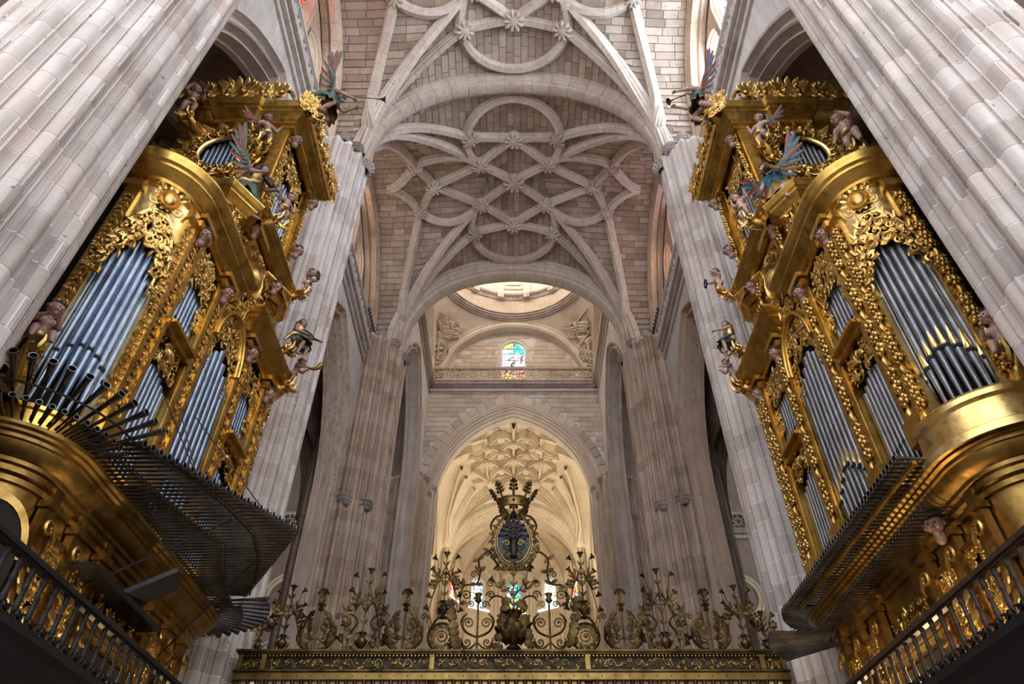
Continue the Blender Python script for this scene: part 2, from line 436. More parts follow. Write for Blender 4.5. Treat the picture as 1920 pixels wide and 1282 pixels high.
PIERS = {}
for sx, side in ((-1, 'violin'), (1, 'cherub')):
    nm = 'near the long fan of horizontal trumpets' if sx < 0 else 'beside the rounded golden gallery'
    PIERS[(1, sx)] = make_pier(sx*7.3, P1Y, 1.30, 16, 'huge pale fluted pier in the foreground, ' + ('bluish white, before the organ with dark wooden balustrade' if sx < 0 else 'pinkish brown, before the organ with brown balustrade'), seed=3+sx)
    PIERS[(2, sx)] = make_pier(sx*7.3, P2Y, 1.30, 16, 'tall fluted pier at the far end of the ' + ('organ with the lute player' if sx < 0 else 'organ with the gold-mouthed pipes'), seed=7+sx)
    PIERS[(3, sx)] = make_pier(sx*7.6, P3Y, 1.78, 24, 'broad clustered crossing pier behind the screen, ' + ('beyond the dark fan of trumpets' if sx < 0 else 'beyond the short row of trumpets'), mat='pier_dark', seed=11+sx)
    PIERS[(4, sx)] = make_pier(sx*7.05, P4Y, 1.55, 20, 'far crossing pier beside the lit chancel arch, ' + ('on the side of the red lancet at its sill' if sx < 0 else 'on the side of the green and red lancet'), mat='pier_dark', seed=13+sx)
    for j, R in ((1, 1.30), (2, 1.30), (3, 1.78), (4, 1.55)):
        fa = 0.0 if sx < 0 else PI
        for da, dz, w in ((0.0, 0.0, 0.40), (0.62, 0.25, 0.26), (-0.62, 0.25, 0.26), (1.1, 0.45, 0.2), (-1.1, 0.45, 0.2)):
            capital(PIERS[(j, sx)], 0, 0, fa+da, R*0.93, BASE-0.55+dz, w)
        MB().lathe([(R*0.93, BASE-0.75), (R*0.90, BASE-0.02), (0.05, BASE+0.02)], 20).build('springer_block', M['rib'], PIERS[(j, sx)], 40)
        if j < 4:
            rs = MB()
            for dy in (-0.5, -0.25, 0.0, 0.25, 0.5): rs.tube([(sx*(0.62+0.25*abs(dy)), dy, BASE-0.4), (sx*(0.62+0.25*abs(dy)), dy, 33.6)], 0.16, 8)
            rs.box((sx*1.0, 0, BASE+3.5), (0.7, 1.2, 8.0)); rs.build('wall_shaft', M['jamb'], PIERS[(j, sx)], 40)
    if True:
        # capitals of the arcade shafts
        fa = -PI/2
        for da in (-0.45, 0.25, 0.8):
            capital(PIERS[(3, sx)], 0, 0, fa + da*(1 if sx < 0 else -1), 1.70, 16.3, 0.30, 0.46)
        capital(PIERS[(4, sx)], 0, 0, fa+(1.2 if sx < 0 else -1.2), 1.50, 25.0, 0.2, 0.4)

# ---- vaults
RIB0 = [(-0.17, -0.06), (-0.17, 0.10), (-0.12, 0.13), (-0.13, 0.20), (-0.07, 0.25), (-0.08, 0.33), (0.08, 0.33), (0.07, 0.25), (0.13, 0.20), (0.12, 0.13), (0.17, 0.10), (0.17, -0.06)]
def scale_prof(p, a, b): return [(x*a, y*b) for x, y in p]
RIB = scale_prof(RIB0, 1.38, 1.2)
def arch_prof(w, d):
    h = w/2
    return [(-h, -0.1), (-h, 0.25*d), (-h*0.86, 0.28*d), (-h*0.84, 0.42*d), (-h*0.66, 0.52*d), (-h*0.62, 0.72*d), (-h*0.45, 0.78*d), (-h*0.42, 0.95*d), (-h*0.28, d),
            (h*0.28, d), (h*0.42, 0.95*d), (h*0.45, 0.78*d), (h*0.62, 0.72*d), (h*0.66, 0.52*d), (h*0.84, 0.42*d), (h*0.86, 0.28*d), (h, 0.25*d), (h, -0.1)]
def sell(t, n=2.3):
    t = min(1.0, abs(t)); return (1 - t**n)**(1/n)
def zA(x, a=6.55, base=BASE, rise=6.9): return base + rise*sell(x/a) - 0.22*abs(x)/a
class Vault:
    def __init__(s, yc, hb, base=BASE, a=6.55, riseA=6.9, riseB=6.75, dome=0.55):
        s.yc, s.hb, s.base, s.a, s.rA, s.rB, s.dome = yc, hb, base, a, riseA, riseB, dome
        s.b = hb-0.35
    def parts(s, x, dy):
        return zA(x, s.a, s.base, s.rA), s.base + s.rB*sell(dy/s.b, 2.2) - 0.2*abs(dy)/s.b
    def z(s, x, y):
        dy = y - s.yc; A, B = s.parts(x, dy)
        k = 0.45; h = max(k-abs(A-B), 0.0)/k
        z = max(A, B) + h*h*k*0.25
        return z + s.dome*max(0, 1-(x/s.a)**2)*max(0, 1-(dy/s.b)**2)
    def n(s, x, y):
        e = 0.03
        return nrm(V3((s.z(x+e, y)-s.z(x-e, y))/(2*e), (s.z(x, y+e)-s.z(x, y-e))/(2*e), -1))   # points down, into the room
    def p(s, x, dy, off=0.0):
        y = s.yc+dy; q = V3(x, y, s.z(x, y))
        return q + (s.n(x, y)*off if off else 0)
def boss(vault_obj, p, n, r, mat):
    mb = MB(); n = nrm(n); u = nrm(np.cross(n, V3(0.3, 1, 0.1))); w = np.cross(n, u)
    ax = [u, w, n]
    mb.lathe([(r*0.95, -0.15), (r, 0.12), (r*0.9, 0.20), (r*0.62, 0.22), (r*0.60, 0.32), (r*0.35, 0.38), (0.01, 0.39)], 14, p, ax)
    for k in range(9):
        q = 2*PI*k/9; d = u*math.cos(q)+w*math.sin(q)
        mb.tube([p+d*r*0.45+n*0.34, p+d*r*0.85+n*0.32, p+d*r*1.08+n*0.16], [r*0.12, r*0.2, r*0.11], 5)
    return mb.build('boss', mat, vault_obj, 50)
def rib_on(vt, obj, plan, mat, prof=RIB, joints=0.75, off=0.0, name='rib'):
    """plan: list of (x, dy) ; follows the vault"""
    path, ref = [], []
    for x, dy in plan:
        n = vt.n(x, vt.yc+dy); path.append(vt.p(x, dy, off)); ref.append(n)
    # smooth the frames
    ref = np.array(ref); 
    for _ in range(3): ref[1:-1] = (ref[:-2]+ref[1:-1]*2+ref[2:])/4
    mb = MB(); sweep(mb, path, prof, ref, joints)
    return mb.build(name, mat, obj, 35)
def line(a, b, n, dense_end=False):
    out = []
    for i in range(n+1):
        t = i/n
        if dense_end: t = math.sin(t*PI/2)
        out.append((a[0]+(b[0]-a[0])*t, a[1]+(b[1]-a[1])*t))
    return out
def arc(c, r, a0, a1, n=14): return [(c[0]+r*math.cos(a0+(a1-a0)*i/n), c[1]+r*math.sin(a0+(a1-a0)*i/n)) for i in range(n+1)]

def web_bricks(vt, obj, dymin, mat, brick=(0.82, 0.34), xlim=7.9, seed=1, keep=300):
    """stone courses of the vault web; the largest in view are single parts"""
    rg = random.Random(seed); bricks = []
    def bnd(x, dy): A, B = vt.parts(x, dy); return A-B
    def course_positions(fn, lo, hi, step):
        out = [lo]; t = lo; acc = 0; e = 0.01
        while t < hi:
            d = math.hypot(e, fn(t+e)-fn(t)); acc += d; t += e
            if acc >= step: out.append(t); acc = 0
        return out
    def emit(corners, cen, cls):
        P = []
        for x, dy in corners:
            if (bnd(x, dy) > 0) != cls:
                lo, hi = 0.0, 1.0
                for _ in range(9):
                    m = (lo+hi)/2; xx = cen[0]+(x-cen[0])*m; yy = cen[1]+(dy-cen[1])*m
                    if (bnd(xx, yy) > 0) == cls: lo = m
                    else: hi = m
                x = cen[0]+(x-cen[0])*lo; dy = cen[1]+(dy-cen[1])*lo
            P.append((x, dy))
        dep = rg.uniform(0.035, 0.06)
        lower = [vt.p(x, d, dep) for x, d in P]; upper = [vt.p(x, d, -0.02) for x, d in P]
        bricks.append((lower+upper, cen))
    g = 0.013
    # severies whose courses run along the church
    for sgn in (-1, 1):
        xs = course_positions(lambda x: zA(x, vt.a, vt.base, vt.rA), 0.0, 6.45, brick[1])
        for i in range(len(xs)-1):
            y = -vt.b - rg.random()*brick[0]
            while y < vt.b:
                L = brick[0]*rg.uniform(0.7, 1.25); y2 = y+L
                a, b = max(y, -vt.b), min(y2, vt.b)
                cx, cy = sgn*(xs[i]+xs[i+1])/2, (a+b)/2
                if b-a > 0.12 and cy > dymin and bnd(cx, cy) > 0.02:
                    x0, x1 = sgn*(xs[i]+g), sgn*(xs[i+1]-g)
                    c = [(x0, a+g), (x1, a+g), (x1, b-g), (x0, b-g)]
                    emit(c if sgn > 0 else c[::-1], (cx, cy), True)
                y = y2
        # lateral severies, courses across
        ys = course_positions(lambda y: vt.parts(0, y)[1], 0.0, vt.b-0.02, brick[1])
        for i in range(len(ys)-1):
            for sy in (-1, 1):
                x = 0.0 - rg.random()*brick[0]
                while x < xlim:
                    L = brick[0]*rg.uniform(0.7, 1.25); x2 = min(x+L, xlim)
                    a = max(x, 0)
                    cx, cy = sgn*(a+x2)/2, sy*(ys[i]+ys[i+1])/2
                    if x2-a > 0.12 and cy > dymin and bnd(cx, cy) < -0.02:
                        y0, y1 = sy*(ys[i]+g), sy*(ys[i+1]-g)
                        xx0, xx1 = sgn*(a+g), sgn*(x2-g)
                        c = [(xx0, y0), (xx1, y0), (xx1, y1), (xx0, y1)]
                        emit(c if sgn*sy > 0 else c[::-1], (cx, cy), False)
                    x += L
    bricks.sort(key=lambda b: np.linalg.norm(np.mean(np.array(b[0]), axis=0) - V3(0, 0, 1.6)) + 0.6*abs(b[1][0]))
    F = [(3, 2, 1, 0), (0, 1, 5, 4), (1, 2, 6, 5), (2, 3, 7, 6), (3, 0, 4, 7)]
    rest = MB()
    for i, (vs, c) in enumerate(bricks):
        if i < keep: MB().add(vs, F).build('web_stone', mat, obj, None)
        else: rest.add(vs, F)
    if rest.v: rest.build('web_stones', mat, obj, None, kind='stuff')
    return len(bricks)

def star_vault(yc, hb, label, near):
    vt = Vault(yc, hb); k = hb/5.92
    obj = struct_e('ceiling', label, 'vault', (0, 0, 0))
    X = np.linspace(-8.45, 8.45, 65); Yv = np.linspace(-hb, hb, 45)
    rows = [[vt.p(x, min(max(d, -vt.b), vt.b)) + V3(0, d - min(max(d, -vt.b), vt.b), 0.0) for x in X] for d in Yv]
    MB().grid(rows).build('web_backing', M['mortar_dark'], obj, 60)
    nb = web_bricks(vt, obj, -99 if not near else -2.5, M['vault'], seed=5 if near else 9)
    C = (6.35, hb-0.32); A = (2.3, 3.05*k); B = (0, 2.75*k); D = (1.85, 1.32*k); E = (4.3, 0); F = (5.15, 1.5*k); O = (0, 0); G = (6.75, 0)
    sgs = [(i, j) for i in (-1, 1) for j in (-1, 1)]
    m2 = lambda p, s: (p[0]*s[0], p[1]*s[1])
    for s in sgs:
        for pl, n in (([C, A], 26), ([C, D], 30), ([C, F], 26)):
            pts = line(m2(pl[1], s), m2(pl[0], s), n, True)
            mb_path = pts
            path = [vt.p(*q) for q in mb_path]; ref = np.array([vt.n(q[0], vt.yc+q[1]) for q in mb_path])
            e = path[-1].copy(); e[2] = BASE-0.1
            path.append(e); r = ref[-1].copy(); ref = np.vstack([ref, [nrm(V3(-s[0], -s[1]*0.8, -0.02))]])
            for _ in range(4): ref[1:-1] = (ref[:-2]+ref[1:-1]*2+ref[2:])/4
            mb = MB(); sweep(mb, path, RIB, ref, 0.75); mb.build('rib', M['rib'], obj, 35)
        rib_on(vt, obj, line(m2(A, s), m2(B, s), 6), M['rib'])
        rib_on(vt, obj, line(m2(D, s), m2(O, s), 6), M['rib'])
        rib_on(vt, obj, line(m2(F, s), m2(E, s), 6), M['rib'])
        rib_on(vt, obj, line(m2(B, s), m2(D, s), 6) + line(m2(D, s), m2(E, s), 7)[1:], M['rib'])
        # lateral foils
        a0 = math.atan2(1.32*k, 1.85-3.6); a1 = math.atan2(1.5*k, 5.15-3.6)
        rr = 2.17
        rib_on(vt, obj, [m2((3.6+rr*math.cos(q)*1.0, rr*math.sin(q)*k), s) for q in np.linspace(a0, a1, 14)], M['rib'])
        rib_on(vt, obj, [m2((F[0]+(G[0]-F[0])*t, F[1]*(1-t)**1.6), s) for t in np.linspace(0, 1, 9)], M['rib'])
    for j in (-1, 1):
        q0 = math.atan2((1.32-2.75)*k, 1.85)
        pts = [(2.45*math.cos(q), j*(2.75*k+2.45*math.sin(q)*k)) for q in np.linspace(q0, PI-q0, 40)]
        rib_on(vt, obj, pts, M['rib'])
    for nd, r in ((O, 0.52), (A, 0.42), (B, 0.44), (D, 0.40), (E, 0.40), (F, 0.36)):
        seen = set()
        for s in sgs:
            q = m2(nd, s)
            q = (round(q[0]+0.0, 4)+0.0, round(q[1], 4)+0.0)
            if q in seen: continue
            seen.add(q)
            if near and q[1] < -1: continue
            n = vt.n(q[0], vt.yc+q[1]); boss(obj, vt.p(q[0], q[1], 0.12), n, r, M['rib'])
    return vt, obj
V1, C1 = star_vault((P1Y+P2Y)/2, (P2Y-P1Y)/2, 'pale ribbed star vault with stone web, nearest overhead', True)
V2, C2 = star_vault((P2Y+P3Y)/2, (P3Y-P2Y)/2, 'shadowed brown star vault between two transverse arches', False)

def half_arch(a, rise, base, y, n=44, cusp=0.22, ex=2.3):
    pts = []
    for i in range(n+1):
        t = -1+2*i/n; q = math.sin(t*PI/2)
        x = a*q; pts.append(V3(x, y, base + rise*sell(q, ex) - cusp*abs(q)))
    return pts
def trans_arch(y, w, d, label, mat, a=6.55, rise=6.9, base=BASE):
    mb = MB(); path = half_arch(a, rise, base, y)
    ref = np.array([nrm(V3(-p[0], 0, -(p[2]-base)*0.9-0.4)) for p in path])
    path = [V3(path[0][0], y, base-0.3)] + path + [V3(path[-1][0], y, base-0.3)]
    ref = np.vstack([[V3(1, 0, 0)], ref, [V3(-1, 0, 0)]])
    sweep(mb, path, arch_prof(w, d), ref, 0.85)
    return struct('transverse_arch', mb, mat, label, 'arch', None, 30)
trans_arch(P1Y, 1.1, 0.62, 'moulded stone arch across the nave directly overhead', M['rib'])
trans_arch(P2Y, 1.1, 0.62, 'bright moulded arch dividing the two star vaults', M['rib'])
trans_arch(P3Y, 1.7, 0.75, 'dark moulded arch opening the nave to the crossing dome', M['rib'], 6.7, 6.9)

# ---- nave side walls: pointed arcade, string, gallery rail, clerestory
def pointed(s, h, n=24):
    """pointed arch from (-s,0) over (0,h) to (s,0)"""
    r = (s*s+h*h)/(2*s); out = []
    a1 = math.atan2(h, r-s)
    for i in range(n+1):
        q = a1*i/n; out.append((-(s-r) - r*math.cos(q), r*math.sin(q)))
    return out + [(-x, z) for x, z in out[::-1][1:]]
def wall_with_arch(mb, P, u0, u1, z0, z1, uc, s, zs, h):
    """front face of a wall with a pointed opening; P(u, z) -> point"""
    ar = pointed(s, h)
    left = [(-s, z0-zs)] + ar + [(s, z0-zs)]
    outer = []
    for x, z in left:
        outer.append((x, z))
    # columns above the arch
    def quad(a, b, c, d): mb.add([P(*a), P(*b), P(*c), P(*d)], [(0, 1, 2, 3)])
    for (xa, za), (xb, zb) in zip(ar[:-1], ar[1:]):
        quad((uc+xa, zs+za), (uc+xb, zs+zb), (uc+xb, z1), (uc+xa, z1))
    quad((u0, z0), (uc-s, z0), (uc-s, z1), (u0, z1))
    quad((uc+s, z0), (u1, z0), (u1, z1), (uc+s, z1))
def arch_orders(mb, P, uc, s, zs, h, z0, orders):
    """stepped mouldings: list of (radial inset, depth) following the opening; P(u, z, d)"""
    base = pointed(1.0, 1.0, 28)
    rows = []
    for ins, dep in orders:
        ss, hh = s-ins, h-ins*1.02
        ar = pointed(ss, hh, 28)
        pts = [(-ss, z0-zs)] + ar + [(ss, z0-zs)]
        rows.append([P(uc+x, zs+z, dep) for x, z in pts])
    mb.grid(rows)
ORD = [(-0.12, -0.05), (0.0, -0.05), (0.03, 0.08), (0.10, 0.20), (0.20, 0.20), (0.24, 0.10), (0.30, 0.07), (0.36, 0.12), (0.38, 0.30), (0.44, 0.42), (0.52, 0.42), (0.54, 0.34), (0.60, 0.34), (0.63, 0.50), (0.66, 0.72), (0.72, 0.74), (0.74, 0.95)]
GZ = 25.55
def tracery_mesh(name, w, h, t):
    """pierced gothic panel with an oval ring, four curling bars and a frame"""
    mb = MB(); r = 0.045
    f = 0.05
    for (c, s) in (((0, 0, f/2), (w, t, f)), ((0, 0, h-f/2), (w, t, f)), ((-w/2+f/4, 0, h/2), (f/2, t, h)), ((w/2-f/4, 0, h/2), (f/2, t, h))): mb.box(c, s)
    ring = [(0.20*w*math.cos(q), 0, h/2+0.22*h*math.sin(q)) for q in np.linspace(0, 2*PI, 13)]
    mb.tube(ring, r*0.9, 5, False)
    for sx in (-1, 1):
        for sz in (-1, 1):
            pts = [(sx*0.14*w, 0, h/2+sz*0.15*h), (sx*0.30*w, 0, h/2+sz*0.20*h), (sx*0.42*w, 0, h/2+sz*0.34*h), (sx*0.34*w, 0, h/2+sz*0.44*h), (sx*0.22*w, 0, h/2+sz*0.36*h)]
            mb.tube(pts, [r, r, r, r*0.9, r*0.6], 5)
        mb.tube([(sx*0.20*w, 0, h/2), (sx*0.48*w, 0, h/2)], r, 5)
    for sz in (-1, 1): mb.tube([(0, 0, h/2+sz*0.22*h), (0, 0, h/2+sz*0.48*h)], r, 5)
    me = bpy.data.meshes.new(name); me.from_pydata(mb.v, [], mb.f); return me
def lancet(name, mat_glass, P, uc, z0, z1, w, label, mull=1, frame=0.28, mat_frame=None, panes=None, kind='round', depth=0.35):
    """arched window: splayed frame, glass and bars; P(u, z, d) with d into the wall"""
    o = struct_e(name, label, 'window')
    s = w/2; hs = z1-z0-s
    def outl(e):
        ss = s+e
        pts = [(-ss, -e*0.5)] + [(-ss*math.cos(q), hs+ss*math.sin(q)*(1.0 if kind == 'round' else 1.25)) for q in np.linspace(0, PI, 21)] + [(ss, -e*0.5)]
        return pts
    mb = MB(); rows = []
    for e, d in ((frame, -0.06), (frame*0.8, -0.06), (frame*0.75, 0.03), (frame*0.5, 0.08), (frame*0.45, 0.16), (frame*0.2, 0.2), (0.0, depth), (-0.03, depth+0.05)):
        rows.append([P(uc+x, z0+z, d) for x, z in outl(e)])
    mb.grid(rows)
    mb.add([rows[0][0], rows[0][-1], P(uc+s, z0, depth+0.05), P(uc-s, z0, depth+0.05)], [(0, 1, 2, 3)])
    mb.build('window_frame', mat_frame or M['jamb'], o, 40)
    pts = outl(-0.01)
    g = MB(); g.add([P(uc+x, z0+z, depth+0.03) for x, z in pts], [tuple(range(len(pts)))])
    g.build('pane', mat_glass, o, None)
    b = MB()
    for k in range(mull):
        u = -s + w*(k+1)/(mull+1)
        b.tube([P(uc+u, z0, depth), P(uc+u, z1-(0.0 if abs(u) < 0.01 else s*0.3), depth)], 0.035, 5)
    nz = int((z1-z0)/0.62)
    for k in range(1, nz):
        z = z0+(z1-z0)*k/nz
        hw = s if z-z0 < hs else math.sqrt(max(0, s*s-(z-z0-hs)**2))
        b.tube([P(uc-hw, z, depth), P(uc+hw, z, depth)], 0.018, 4)
    b.build('glazing_bar', M['iron'], o, None)
    return o
WIN_N = 0
for sx in (-1, 1):
    side = 'left' if sx < 0 else 'right'
    wx = 7.55
    wl = 'bluish white nave wall of plain stone above the arcade, ' + ('behind the organ with the lute player' if sx < 0 else 'behind the organ with gold-mouthed pipes')
    wall = struct_e('wall_'+side, wl, 'wall')
    for b_i, (ya, yb) in enumerate(((P1Y, P2Y), (P2Y, P3Y))):
        yc = (ya+yb)/2; s = 4.35 if b_i == 0 else 4.5
        P = lambda u, z, d=0.0, sx=sx: V3(sx*(wx+d), u, z)
        mb = MB(); wall_with_arch(mb, P, ya, yb, 0, 25.0, yc, s, 16.7, 6.9)
        mb.build('wall_face', M['wall'], wall, None)
        mb = MB(); arch_orders(mb, P, yc, s, 16.7, 6.9, 0, ORD)
        mb.build('arcade_arch', M['moulding'] if b_i == 0 else M['pier_dark'], wall, 35)
        # spandrel of the aisle side
        mb = MB(); wall_with_arch(mb, lambda u, z: P(u, z, 0.95), ya-1.5, yb+1.5, 0, 26, yc, s-0.72, 16.7, 6.9-0.75)
        mb.build('aisle_wall_face', M['aisle'], wall, None)
        # string courses
        for z, w_, h_ in ((24.35, 0.10, 0.12), (24.95, 0.16, 0.18), (25.25, 0.30, 0.30)):
            MB().box((sx*(wx+0.2-w_/2), yc, z), (w_+0.4, yb-ya, h_)).build('string_course', M['moulding'], wall, None)
        # gallery floor and pierced rail
        MB().box((sx*(wx+0.55), yc, 25.46), (1.5, yb-ya, 0.18)).build('gallery_floor', M['moulding'], wall, None)
        rail = tag(empty('gallery_balustrade', (sx*(wx+0.02), 0, 0)), 'pierced stone gallery rail under the ' + ('clerestory' if b_i else 'nearest clerestory') + ' windows, ' + ('above the lute playing angel' if sx < 0 else 'above the raised-arm cherub') + (' and beyond' if b_i else ', closest bay'), 'balustrade')
        n = 10 if b_i == 0 else 11; w = (yb-ya-1.6)/n
        me = tracery_mesh('tracery_panel', w, 1.05, 0.13); finish(me, M['wall'], 50)
        for k in range(n):
            o = mk('tracery_panel', me, None, rail, None, (0, ya+0.8+w*(k+0.5), GZ)); o.rotation_euler = (0, 0, PI/2)
        MB().box((0, yc, GZ+1.12), (0.26, yb-ya-1.4, 0.14)).build('handrail', M['wall'], rail, None)
        # clerestory wall with three windows
        cx = 8.35
        Pc = lambda u, z, d=0.0, sx=sx: V3(sx*(cx+d), u, z)
        wins = [(yc-2.7*(0.9 if b_i == 0 else 1), 27.2, 30.9, 1.35), (yc, 27.2, 32.4, 2.0), (yc+2.7*(0.9 if b_i == 0 else 1), 27.2, 30.9, 1.35)]
        mb = MB(); us = [ya-0.2]
        for (uc, za, zb, w_) in wins: us += [uc-w_/2-0.2, uc+w_/2+0.2]
        us.append(yb+0.2)
        for i in range(len(us)-1):
            if i % 2 == 0:
                mb.add([Pc(us[i], 25, 0), Pc(us[i+1], 25, 0), Pc(us[i+1], 34.5, 0), Pc(us[i], 34.5, 0)], [(0, 1, 2, 3)])
            else:
                uc, za, zb, w_ = wins[i//2]; sw = w_/2+0.2; hs = zb-za-w_/2
                mb.add([Pc(us[i], 25), Pc(us[i+1], 25), Pc(us[i+1], za), Pc(us[i], za)], [(0, 1, 2, 3)])
                pts = [(-sw*math.cos(q), za+hs+sw*math.sin(q)) for q in np.linspace(0, PI, 17)]
                for (xa, z_a), (xb, z_b) in zip(pts[:-1], pts[1:]):
                    mb.add([Pc(uc+xa, z_a), Pc(uc+xb, z_b), Pc(uc+xb, 34.5), Pc(uc+xa, 34.5)], [(0, 1, 2, 3)])
        mb.build('clerestory_wall', M['jamb'], wall, None)
        for wi, (uc, za, zb, w_) in enumerate(wins):
            WIN_N += 1
            gl = M['glass_red'] if (b_i == 0 and sx < 0 and wi == 1) else ((M['glass_sky'] if sx > 0 else M['glass_white']) if b_i == 0 else M['glass_nave'])
            where = ('high in the nearest bay' if b_i == 0 else 'high in the bay before the crossing') + (' over the lute player\'s organ' if sx < 0 else ' over the gold-mouthed pipes')
            lancet('window_%d' % WIN_N, gl, Pc, uc, za, zb, w_, ('small ' if wi != 1 else 'tall central ') + 'stained glass lancet ' + where + (', nearer flank' if wi == 0 else ', farther flank' if wi == 2 else ''), mull=1 if wi == 1 else 0)
        # wall rib round the lunette and slender shafts
        vt = V1 if b_i == 0 else V2
        path = [V3(sx*8.2, vt.yc+d, vt.z(8.2, vt.yc+d)) for d in np.sin(np.linspace(-1, 1, 41)*PI/2)*vt.b*0.985]
        path = [path[0]*V3(1, 1, 0)+V3(0, 0, 25.6)] + path + [path[-1]*V3(1, 1, 0)+V3(0, 0, 25.6)]
        mb = MB(); sweep(mb, path, scale_prof(RIB0, 2.2, 1.6), V3(-sx, 0, 0), 0.8); mb.build('wall_rib', M['jamb'], wall, 35)
        mb = MB()
        pth = [V3(sx*7.75, vt.yc+d, vt.z(7.75, vt.yc+d)) for d in np.sin(np.linspace(-1, 1, 41)*PI/2)*vt.b*0.985]
        refs = [nrm(V3(0, vt.yc-p[1], -(p[2]-BASE)*0.8-0.3)) for p in pth]
        pth = [pth[0]*V3(1, 1, 0)+V3(0, 0, 25.6)] + pth + [pth[-1]*V3(1, 1, 0)+V3(0, 0, 25.6)]
        refs = np.array([refs[0]*V3(1, 1, 0)] + refs + [refs[-1]*V3(1, 1, 0)])
        sweep(mb, pth, scale_prof(RIB0, 1.6, 1.5), refs, 0.8); mb.build('wall_rib', M['jamb'], wall, 35)

# ---- aisles (dim) beyond the arcade, with their own ribbed vaults
for sx in (-1, 1):
    side = 'north' if sx < 0 else 'south'
    aw = struct_e('wall_aisle_'+side, 'dim aisle wall and vault beyond the arcade, ' + ('past the lute player' if sx < 0 else 'past the dark-haired kneeling angel'), 'wall')
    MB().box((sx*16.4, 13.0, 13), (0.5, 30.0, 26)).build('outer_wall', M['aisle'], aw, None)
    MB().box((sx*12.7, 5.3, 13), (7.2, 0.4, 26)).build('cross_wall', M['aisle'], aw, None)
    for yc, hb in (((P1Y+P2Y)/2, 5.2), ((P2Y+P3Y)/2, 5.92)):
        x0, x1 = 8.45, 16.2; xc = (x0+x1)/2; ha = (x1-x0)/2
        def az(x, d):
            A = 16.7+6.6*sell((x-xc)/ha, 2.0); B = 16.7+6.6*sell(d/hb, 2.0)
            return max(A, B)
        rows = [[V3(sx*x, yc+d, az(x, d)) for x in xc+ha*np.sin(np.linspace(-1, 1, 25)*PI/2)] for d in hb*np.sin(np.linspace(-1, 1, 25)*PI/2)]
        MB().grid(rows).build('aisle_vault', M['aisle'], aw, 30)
        def arib(pts):
            path = [V3(sx*x, yc+d, az(x, d)) for x, d in pts]
            ref = np.array([nrm(V3(sx*(xc-p[0]*sx), yc-p[1], -(p[2]-16.7)*1.2-0.4)) for p in path])
            mb = MB(); sweep(mb, path, scale_prof(RIB, 1.1, 1.0), ref, 0.8); mb.build('aisle_rib', M['aisle'], aw, 35)
        for i in (-1, 1):
            for j in (-1, 1):
                t = np.sin(np.linspace(0, 1, 20)*PI/2)
                arib([(xc+i*ha*0.98*q, j*hb*0.98*q) for q in t])
                arib([(xc+i*ha*(0.98*q), j*hb*(0.45+0.53*q)) for q in t])
                arib([(xc+i*ha*(0.42+0.56*q), j*hb*0.98*q) for q in t])
    for yy in (P2Y, P3Y+0.3):
        path = [V3(sx*(12.7+3.6*q), yy, 16.7+6.6*sell(q, 2.0)) for q in np.sin(np.linspace(-1, 1, 31)*PI/2)]
        path = path + [path[-1]*V3(1, 1, 0)]
        ref = np.array([nrm(V3(sx*12.7-p[0], 0, -max(0, p[2]-16.7))) if p[2] > 1 else nrm(V3(sx*12.7-p[0], 0, 0)) for p in path])
        mb = MB(); sweep(mb, path, arch_prof(1.3, 0.6), ref, 0.8); mb.build('aisle_arch', M['aisle'], aw, 35)
        sp = MB(); ap = [V3(sx*(12.7+3.6*q), yy, 16.7+6.6*sell(q, 2.0)) for q in np.sin(np.linspace(-1, 1, 31)*PI/2)]
        ap = [V3(sx*8.4, yy, 16.7)] + ap + [V3(sx*16.4, yy, 16.7)]
        for a_, b_ in zip(ap[:-1], ap[1:]): sp.add([a_, b_, V3(b_[0], yy, 34.0), V3(a_[0], yy, 34.0)], [(0, 1, 2, 3)])
        sp.build('spandrel', M['aisle'], aw, None)
# ------------------------------------------------------------------ crossing: arches, pendentives, drum and dome
XC, XH = 34.4, 5.95          # centre and half width of the crossing
EY = 40.4                    # its east wall
def ashlar(obj, P, u0, u1, z0, z1, course, blen, inside, mat, seed, keep=300, th=0.05, name='stone_block', warp=None):
    """flat coursed masonry; P(u, z, d); inside(u, z) -> keep this stone"""
    rg = random.Random(seed); bl = []
    nz = int(round((z1-z0)/course)); ch = (z1-z0)/nz; g = 0.014
    for i in range(nz):
        za, zb = z0+i*ch, z0+(i+1)*ch
        u = u0 - rg.random()*blen
        while u < u1:
            L = blen*rg.uniform(0.65, 1.3); a, b = max(u, u0), min(u+L, u1); u += L
            if b-a < 0.1 or not inside((a+b)/2, (za+zb)/2): continue
            d = rg.uniform(0.0, 0.015)
            q = [(a+g, za+g), (b-g, za+g), (b-g, zb-g), (a+g, zb-g)]
            bl.append([P(x, z, -th-d) for x, z in q] + [P(x, z, 0.01) for x, z in q])
    F = [(0, 1, 2, 3), (1, 0, 4, 5), (2, 1, 5, 6), (3, 2, 6, 7), (0, 3, 7, 4)]
    rest = MB()
    bl.sort(key=lambda b: np.linalg.norm(np.mean(np.array(b), axis=0)-V3(0, 0, 1.6)))
    for i, vs in enumerate(bl):
        if i < keep: MB().add(vs, F).build(name, mat, obj, None)
        else: rest.add(vs, F)
    if rest.v: rest.build(name+'s', mat, obj, None, kind='stuff')
    return len(bl)
